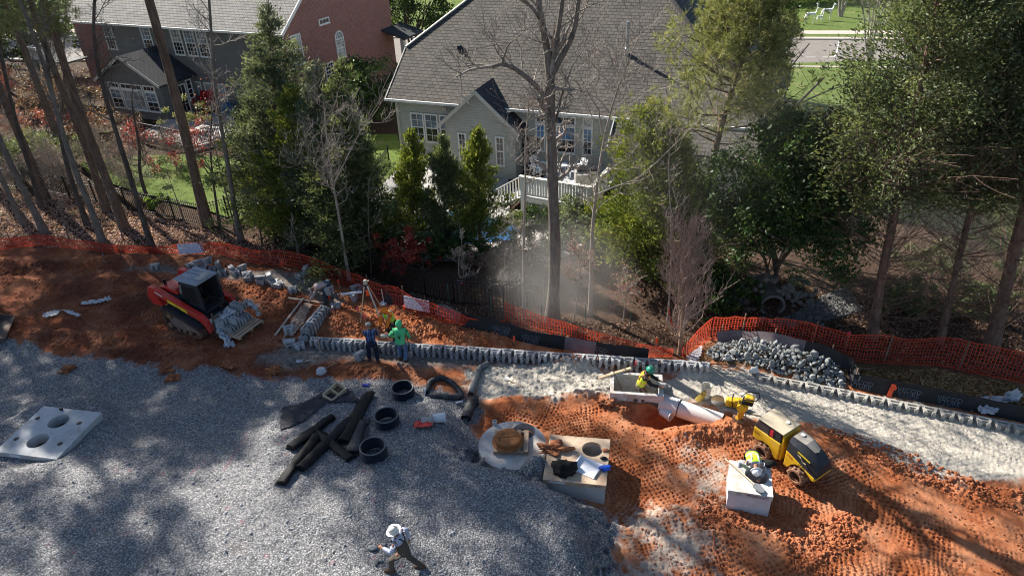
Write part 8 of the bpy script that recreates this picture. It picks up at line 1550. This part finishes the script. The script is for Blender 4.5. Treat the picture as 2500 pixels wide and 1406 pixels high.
def person(label, loc, rz, pelvis, spine, head, hands, feet, fit, elbow=None, sc=1.0):
    """spine, head: directions; hands, feet: (left, right) targets; all in the body's own frame, x ahead, y to its left"""
    o = thing('person', label, 'person', loc, rz); o.scale = (sc,) * 3; pv = Vector(pelvis); sd = Vector(spine).normalized(); hd_ = Vector(head).normalized(); side = Vector((0, 1, 0)); side = (side - sd * side.dot(sd)).normalized(); fw = side.cross(sd).normalized()
    chest = pv + sd * .34; neck = pv + sd * .50; hb = neck + hd_ * .09; ht = neck + hd_ * .25; hside = (side - hd_ * side.dot(hd_)).normalized(); hf = hside.cross(hd_).normalized()
    bm = bmesh.new(); sk = bm.verts.layers.skin.verify()
    def V(p, r, root=False): v = bm.verts.new(p); v[sk].radius = (r, r); v[sk].use_root = root; return v
    def E(a, b): bm.edges.new((a, b))
    vp = V(pv, .115, True); vc = V(pv + sd * .18, .105); vch = V(chest, .12); vn = V(neck, .06); vh1 = V(hb, .07); vh2 = V(neck + hd_ * .16, .095); vh3 = V(ht, .06)
    for a, b in ((vp, vc), (vc, vch), (vch, vn), (vn, vh1), (vh1, vh2), (vh2, vh3)): E(a, b)
    nose = V(neck + hd_ * .145 + hf * .115, .018); E(vh2, nose)
    arms = []; legs = []
    for i, s in ((0, 1), (1, -1)):
        sh = neck - sd * .045 + side * s * .185; ep = (elbow[i] if elbow else (-.4, s * .6, -.6)); el, wr = ik(sh, hands[i], .29, .26, ep); arms.append((sh, el, wr)); a = V(sh, .06); b = V(el, .042); c = V(wr, .03); E(vch, a); E(a, b); E(b, c); fd = (wr - el).normalized(); q = V(wr + fd * .07, .03); E(c, q); pl_ = side.cross(fd); pl_ = pl_.normalized() if pl_.length > .1 else Vector((0, 0, 1)); ws = fd.cross(pl_).normalized()
        for k in range(4): t = V(wr + fd * (.13 + .012 * (k in (1, 2))) + ws * (k - 1.5) * .022 - pl_ * .012, .009); t2 = V(wr + fd * (.16 + .012 * (k in (1, 2))) + ws * (k - 1.5) * .023 - pl_ * .035, .008); E(q, t); E(t, t2)
        t = V(wr + fd * .06 + ws * .05 * s - pl_ * .01, .011); t2 = V(wr + fd * .095 + ws * .055 * s - pl_ * .03, .009); E(c, t); E(t, t2)
        hp = pv + side * s * .095 - sd * .02; kn, an = ik(hp, feet[i], .44, .43, (1, s * .12, .1)); legs.append((hp, kn, an)); a = V(hp, .085); b = V(kn, .058); c = V(an, .042); E(vp, a); E(a, b); E(b, c); t = V(an + Vector((.1, s * .02, -.05)), .035); E(c, t)
    me = bpy.data.meshes.new('body'); bm.to_mesh(me); bm.free(); me.materials.append(M_SKIN); bo = link('body', me, o); md = bo.modifiers.new('skin', 'SKIN'); md.use_smooth_shade = True; bo.modifiers.new('sub', 'SUBSURF').levels = 1; bo.modifiers['sub'].render_levels = 1
    def ring(c, rx, ry, n=16): return [c + fw * (rx * math.cos(2 * math.pi * k / n)) + side * (ry * math.sin(2 * math.pi * k / n)) for k in range(n)]
    prof = ((-.10, .128, .172), (.0, .135, .178), (.10, .125, .165), (.2, .128, .172), (.32, .14, .195), (.41, .128, .215), (.47, .10, .19), (.505, .075, .10))
    m = MB(); bulge = fit.get('bulk', 1.0); m.loft([ring(pv + sd * t, a * bulge, b * bulge) for t, a, b in prof])
    for sh, el, wr in arms: m.tube([sh - side * 0, sh * .5 + el * .5, el, el * .5 + wr * .5, wr - (wr - el) * .06], [.078 * bulge, .070 * bulge, .062 * bulge, .055, .047], 12)
    m.build('shirt' if 'hood' not in fit else 'hooded_sweatshirt', fit['top'], o, smooth=70)
    m = MB(); m.loft([ring(pv + sd * t, a, b) for t, a, b in ((-.16, .10, .14), (-.09, .138, .178), (.0, .136, .176), (.08, .128, .166))])
    for hp, kn, an in legs: m.tube([hp, hp * .5 + kn * .5, kn, kn * .45 + an * .55, an + Vector((0, 0, .02))], [.11, .095, .078, .072, .07], 12)
    m.build('trousers', fit['legs'], o, smooth=70)
    for hp, kn, an in legs:
        m = MB(); f0 = an + Vector((-.07, 0, -.03)); m.loft([[f0 + Vector((x, y * w_, z)) for y, z in ((-1, -.055), (1, -.055), (1, .02 + hh), (.6, .05 + hh), (-.6, .05 + hh), (-1, .02 + hh))] for x, w_, hh in ((0, .04, .05), (.06, .048, .06), (.13, .05, .02), (.22, .05, -.01), (.27, .035, -.03))]); m.build('boot', fit.get('boots', M_BOOT), o, smooth=60)
    if 'gloves' in fit:
        for sh, el, wr in arms: d = (wr - el).normalized(); m = MB(); m.tube([wr - d * .03, wr + d * .03, wr + d * .09], [.04, .045, .035], 8); m.build('glove', fit['gloves'], o, smooth=True)
    HR = Matrix((hf, hside, hd_)).transposed(); hc = neck + hd_ * .165
    if 'helmet' in fit:
        mt, brim = fit['helmet']; m = MB(); pr = [(.158 + brim, -.005), (.158 + brim, .008), (.128, .014), (.126, .06), (.108, .105), (.07, .135), (.025, .147), (0, .148)]; m.lathe(pr, 24, hc + hd_ * .012, HR); m.build('helmet', mt, o, smooth=60); m = MB(); m.loft([[hc + hd_ * .012 + HR @ Vector((x, y, .125 + z - .9 * (x * x))) for y, z in ((-.014, 0), (0, .03), (.014, 0))] for x in (-.1, -.05, 0, .05, .1)]); m.build('helmet_ridge', mt, o)
        if brim < .03: m = MB(); m.add([hc + HR @ Vector((.10 * math.cos(a) + .06, .12 * math.sin(a), .018)) for a in np.linspace(-1.4, 1.4, 9)] + [hc + HR @ Vector((.10 * math.cos(a) + .06, .12 * math.sin(a), .026)) for a in np.linspace(-1.4, 1.4, 9)], [tuple(range(9)), tuple(range(9, 18))]); m.build('helmet_peak', mt, o)
    if 'cap' in fit: m = MB(); m.lathe([(.106, -.01), (.108, .04), (.09, .085), (.05, .108), (0, .112)], 20, hc + hd_ * .0, HR); m.build('cap', fit['cap'], o, smooth=60); m = MB(); m.add([hc + HR @ Vector((.09 + .09 * math.cos(a), .09 * math.sin(a), -.0)) for a in np.linspace(-1.5, 1.5, 9)], [tuple(range(9))]); m.build('cap_peak', fit['cap'], o)
    if 'hair' in fit: m = MB(); m.lathe([(.05, -.13), (.088, -.06), (.103, .0), (.10, .05), (.07, .09), (0, .105)], 16, hc - hf * .022, HR); m.build('hair', fit['hair'], o, smooth=60)
    if 'hood' in fit:
        m = MB(); vs = []; n, k = 14, 10; vmap = {}
        for i in range(k):
            th = math.pi * (i + .3) / k
            for j in range(n): ph = 2 * math.pi * j / n; p = Vector((math.sin(th) * math.cos(ph), math.sin(th) * math.sin(ph), math.cos(th))); vs.append(hc - hf * .012 + HR @ Vector((p.x * .135, p.y * .125, p.z * .155 - .005)))
        fs = []
        for i in range(k - 1):
            for j in range(n):
                ph = 2 * math.pi * (j + .5) / n; th = math.pi * (i + .8) / k
                if math.sin(th) * math.cos(ph) < .72 or i < 2: fs.append((i * n + j, i * n + (j + 1) % n, (i + 1) * n + (j + 1) % n, (i + 1) * n + j))
        fs.append(tuple(range(n))); m.add(vs, fs); m.build('hood', fit['top'], o, smooth=60)
    if 'vest' in fit:
        base, band = fit['vest']; m = MB(); pr = [(.02, .140, .185), (.10, .140, .180), (.125, .140, .180), (.165, .142, .182), (.19, .142, .184), (.30, .152, .196), (.42, .135, .165), (.485, .105, .13)]
        for i in range(len(pr) - 1): m.mat(1 if i in (1, 3) else 0).loft([ring(pv + sd * t, a * bulge * 1.05, b * bulge * 1.05) for t, a, b in pr[i:i + 2]], False)
        m.build('safety_vest', [base, band], o, smooth=60)
        for s in (-1, 1): m = MB(); m.tube([pv + sd * .2 - fw * .155 + side * s * .08, pv + sd * .38 - fw * .15 + side * s * .09, pv + sd * .48 - fw * .06 + side * s * .10, pv + sd * .47 + fw * .07 + side * s * .1, pv + sd * .36 + fw * .15 + side * s * .09, pv + sd * .2 + fw * .155 + side * s * .08], .022, 6); m.build('vest_strap', band, o)
    if 'bib' in fit:
        m = MB(); m.loft([ring(pv + sd * t, a * 1.05, b * 1.05) for t, a, b in prof[1:5]], False); m.build('overall_bib', fit['legs'], o, smooth=60)
        for s in (-1, 1): m = MB(); m.tube([pv + sd * .3 - fw * .15 + side * s * .05, pv + sd * .44 - fw * .12 + side * s * .09, pv + sd * .50 + side * s * .10, pv + sd * .42 + fw * .13 + side * s * .09, pv + sd * .3 + fw * .15 + side * s * .08], .018, 6); m.build('overall_strap', M_BLACK, o)
    return o
# walking man on the gravel
fa = GZ(960, 1388); fb = GZ(1030, 1394); mid_ = (fa + fb) / 2; hdg = math.atan2(fa.y - fb.y, fa.x - fb.x); D2 = (fa - fb).to_2d().length / 2 / .88
person('person in white wide brimmed hard hat and brown overalls walking over the gravel', (mid_.x, mid_.y, mid_.z - .03), hdg, (.02, 0, .84), (.22, 0, 1), (.3, 0, 1), ((.46, .16, 1.02), (-.05, -.30, .84)), ((D2, .09, .09), (-D2, -.09, .10)), dict(top=cloth('pale_blue_shirt', (.42, .46, .60)), legs=cloth('brown_overalls', (.085, .075, .065)), bib=1, helmet=(mat('white_hard_hat', (.76, .74, .66), .35, var=.05), .03), hair=M_HAIR), sc=.88)
# plaid shirt, seen from behind
g = GZ(914, 884); g2 = GZ(900, 862); fwd = math.atan2(.9, -.15)
person('person in blue plaid shirt and grey cap leaning over the block wall', (g.x, g.y, g.z - .02), fwd, (.0, 0, .90), (.42, 0, 1), (.75, .1, 1), ((.52, .14, .72), (.62, -.28, .72)), ((.16, .17, .09), (-.06, -.13, .09)), dict(top=plaid('blue_plaid_flannel'), legs=cloth('dark_jeans', (.016, .022, .04)), cap=cloth('grey_cap', (.42, .40, .36)), gloves=M_GLOVE), sc=.92)
m = None
# green hooded sweatshirt, seen from behind
g = GZ(984, 882)
gp = person('person in bright green hooded sweatshirt and blue jeans seen from behind', (g.x, g.y, g.z - .02), math.atan2(.95, .1), (.0, 0, .93), (.18, 0, 1), (.35, 0, 1), ((.22, .30, .95), (.30, -.30, .85)), ((.12, .13, .09), (-.08, -.12, .09)), dict(top=cloth('green_sweatshirt', (.10, .52, .24), .08), legs=cloth('blue_jeans', (.10, .17, .30)), hood=1, bulk=1.1, gloves=M_GLOVE), sc=.93)
m = MB()
for k in range(3): m.bar((-.165, -.07, 1.20 - .05 * k), (-.165, .05 - .02 * k, 1.24 - .05 * k), .018, .014)
m.tube([(-.155, .07 * math.cos(a) - .01, 1.27 + .06 * math.sin(a)) for a in np.linspace(.3, 5, 10)], .008, 4); q = m.build('back_print', M_BLACK, gp)
# orange hood, lime vest, beyond the wall
g = GZ(960, 830)
person('person in orange hooded sweatshirt and lime vest stooping beyond the wall', (g.x, g.y + .12, g.z - .04), math.atan2(-.85, -.45), (.0, 0, .88), (.5, 0, 1), (.8, .15, .85), ((.55, .14, .72), (.58, -.16, .68)), ((.08, .15, .09), (-.1, -.14, .09)), dict(top=cloth('orange_sweatshirt', (.85, .22, .03), .06), legs=cloth('dark_trousers', (.03, .03, .035)), hood=1, vest=(M_LIME, M_REFL), gloves=cloth('dark_gloves', (.03, .03, .03))), sc=.95)
# bent double over the wall base
fa = GZ(784, 740); fb = GZ(812, 732); g = (fa + fb) / 2
person('person in pinkish grey shirt bent double to the ground near the blocks', (g.x, g.y, g.z - .03), math.pi + .35, (-.12, 0, .90), (1.0, 0, -.12), (.9, 0, -.5), ((.74, .16, .22), (.70, -.2, .24)), ((.05, .22, .09), (-.12, -.22, .09)), dict(top=cloth('pinkish_grey_shirt', (.44, .34, .33)), legs=cloth('slate_jeans', (.05, .07, .10)), cap=cloth('grey_cap', (.42, .40, .36))), sc=.93)
# in the catch basin with a saw
bp = Vector((cb_.x, cb_.y, 0)) + Matrix.Rotation(rzb, 3, 'Z') @ Vector((.22, .02, 0))
person('person in yellow reflective vest and green hard hat standing in the catch basin', (bp.x, bp.y, zb - 1.05 + .17), rzb - .12, (-.10, 0, .88), (.38, 0, 1), (.6, -.1, 1), ((.46, .18, .98), (.48, -.16, 1.0)), ((.1, .12, .09), (-.1, -.12, .09)), dict(top=cloth('black_sleeves', (.03, .03, .032)), legs=cloth('tan_trousers', (.30, .24, .17)), helmet=(mat('green_hard_hat', (.04, .30, .20), .35), .0), hair=M_HAIR, vest=(M_YLV, M_ORB)), sc=.97)
o = thing('grinder', 'grey hand grinder held at the rim of the catch basin', 'grinder', bp + Matrix.Rotation(rzb - .12, 3, 'Z') @ Vector((.56, 0, zb + .06)), rzb); m = MB(); m.box((0, 0, 0), (.28, .12, .12)); m.build('motor', mat('grey_tool', (.45, .45, .46), .5), o, bevel=.03); m = MB(); m.lathe([(0, -.01), (.09, -.01), (.09, .01), (0, .01)], 18, (.2, 0, -.02)); m.build('disc', M_GALV, o)
# leaning into the lettered box
kp = Vector((c3.x, c3.y, 0)) + Matrix.Rotation(rz3, 3, 'Z') @ Vector((h3_.x - .12, h3_.y + .62, 0))
person('person in lime vest and white helmet leaning head down into the lettered box', (kp.x, kp.y, zat(kp.x, kp.y) - .02), rz3 - math.pi / 2 + .12, (.0, 0, .88), (.95, 0, .22), (1.0, .05, -.25), ((.62, .16, .66), (.46, -.42, .68)), ((-.02, .14, .09), (-.16, -.16, .09)), dict(top=cloth('grey_sleeves', (.40, .42, .44)), legs=cloth('dark_trousers', (.03, .03, .035)), helmet=(mat('white_helmet', (.72, .73, .75), .35, var=.05), .0), vest=(M_LIME, M_REFL), gloves=M_GLOVE), sc=.96)
# hammers and long tools in hand
g = GZ(920, 868); o = thing('mallet', 'long handled mallet laid on the wall beside the man in plaid', 'mallet', (g.x + .25, g.y + .55, .45)); m = MB(); m.tube([(0, 0, 0), (.32, -.28, .02)], .016, 6); m.build('handle', M_WOODL, o); m = MB(); m.box((0, 0, .02), (.26, .1, .1)); m.build('head', M_CAST, o, bevel=.01)
g = GZ(1003, 874); o = thing('shovel', 'dark shovel held upright beside the man in green', 'shovel', (g.x, g.y, g.z)); m = MB(); m.tube([(0, 0, .05), (-.03, .02, 1.15)], .018, 8); m.build('handle', M_STAKE, o); m = MB(); m.add([(-.09, 0, .3), (.09, 0, .3), (.1, -.04, .1), (0, -.06, 0), (-.1, -.04, .1)], [(0, 1, 2, 3, 4)]); m.build('blade', M_GALV, o)
# ================================================================ DUST HANGING IN THE HOLLOW
def dust(name, label, px, py, dz, sx, sy, sz, dens, seed):
    g = G(px, py); m = MB(); prof = [(math.sin(math.pi * k / 10), -math.cos(math.pi * k / 10)) for k in range(11)]; m.lathe([(max(r, 1e-3), z) for r, z in prof], 20)
    t = NT(name + '_volume'); c = t.coord('Object'); n = t.noise(c, 1.6, 2, .5); ln = t.n('VectorMath', operation='LENGTH'); t.l(c, ln.inputs[0]); fall = t.ramp(ln.outputs['Value'], (.15, 1), (.98, 0))
    v = t.n('VolumePrincipled'); v.inputs['Color'].default_value = (.95, .93, .90, 1); v.inputs['Anisotropy'].default_value = .35; t.l(t.math('MULTIPLY', t.math('MULTIPLY', fall, t.ramp(n, (.3, .25), (.7, 1))), dens), v.inputs['Density']); t.l(v.outputs[0], t.out.inputs[1])
    o = m.build(name, t.m, None, (g.x, g.y, g.z + dz), smooth=True); o.scale = (sx, sy, sz); tag(o, label, 'dust', kind='stuff'); return o
dust('dust_cloud', 'pale dust drifting round the foot of the forked trunk', 1360, 780, 1.4, 3.2, 1.8, 3.3, .26, 1)


# a thinner veil of the same dust drifts on between the trees to the right
t = NT('thin_dust'); v = t.n('VolumePrincipled'); v.inputs['Color'].default_value = (.95, .94, .92, 1); v.inputs['Density'].default_value = .012; v.inputs['Anisotropy'].default_value = .35; t.l(v.outputs[0], t.out.inputs[1])
m = MB(); m.lathe([(max(math.sin(math.pi * k / 12), 1e-3), -math.cos(math.pi * k / 12)) for k in range(13)], 28); o = m.build('dust_cloud', t.m, None, (13.5, 23.5, 5.0), smooth=True); o.scale = (9.5, 4.2, 5.6); tag(o, 'faint veil of dust between the tall cypresses on the right', 'dust', kind='stuff')
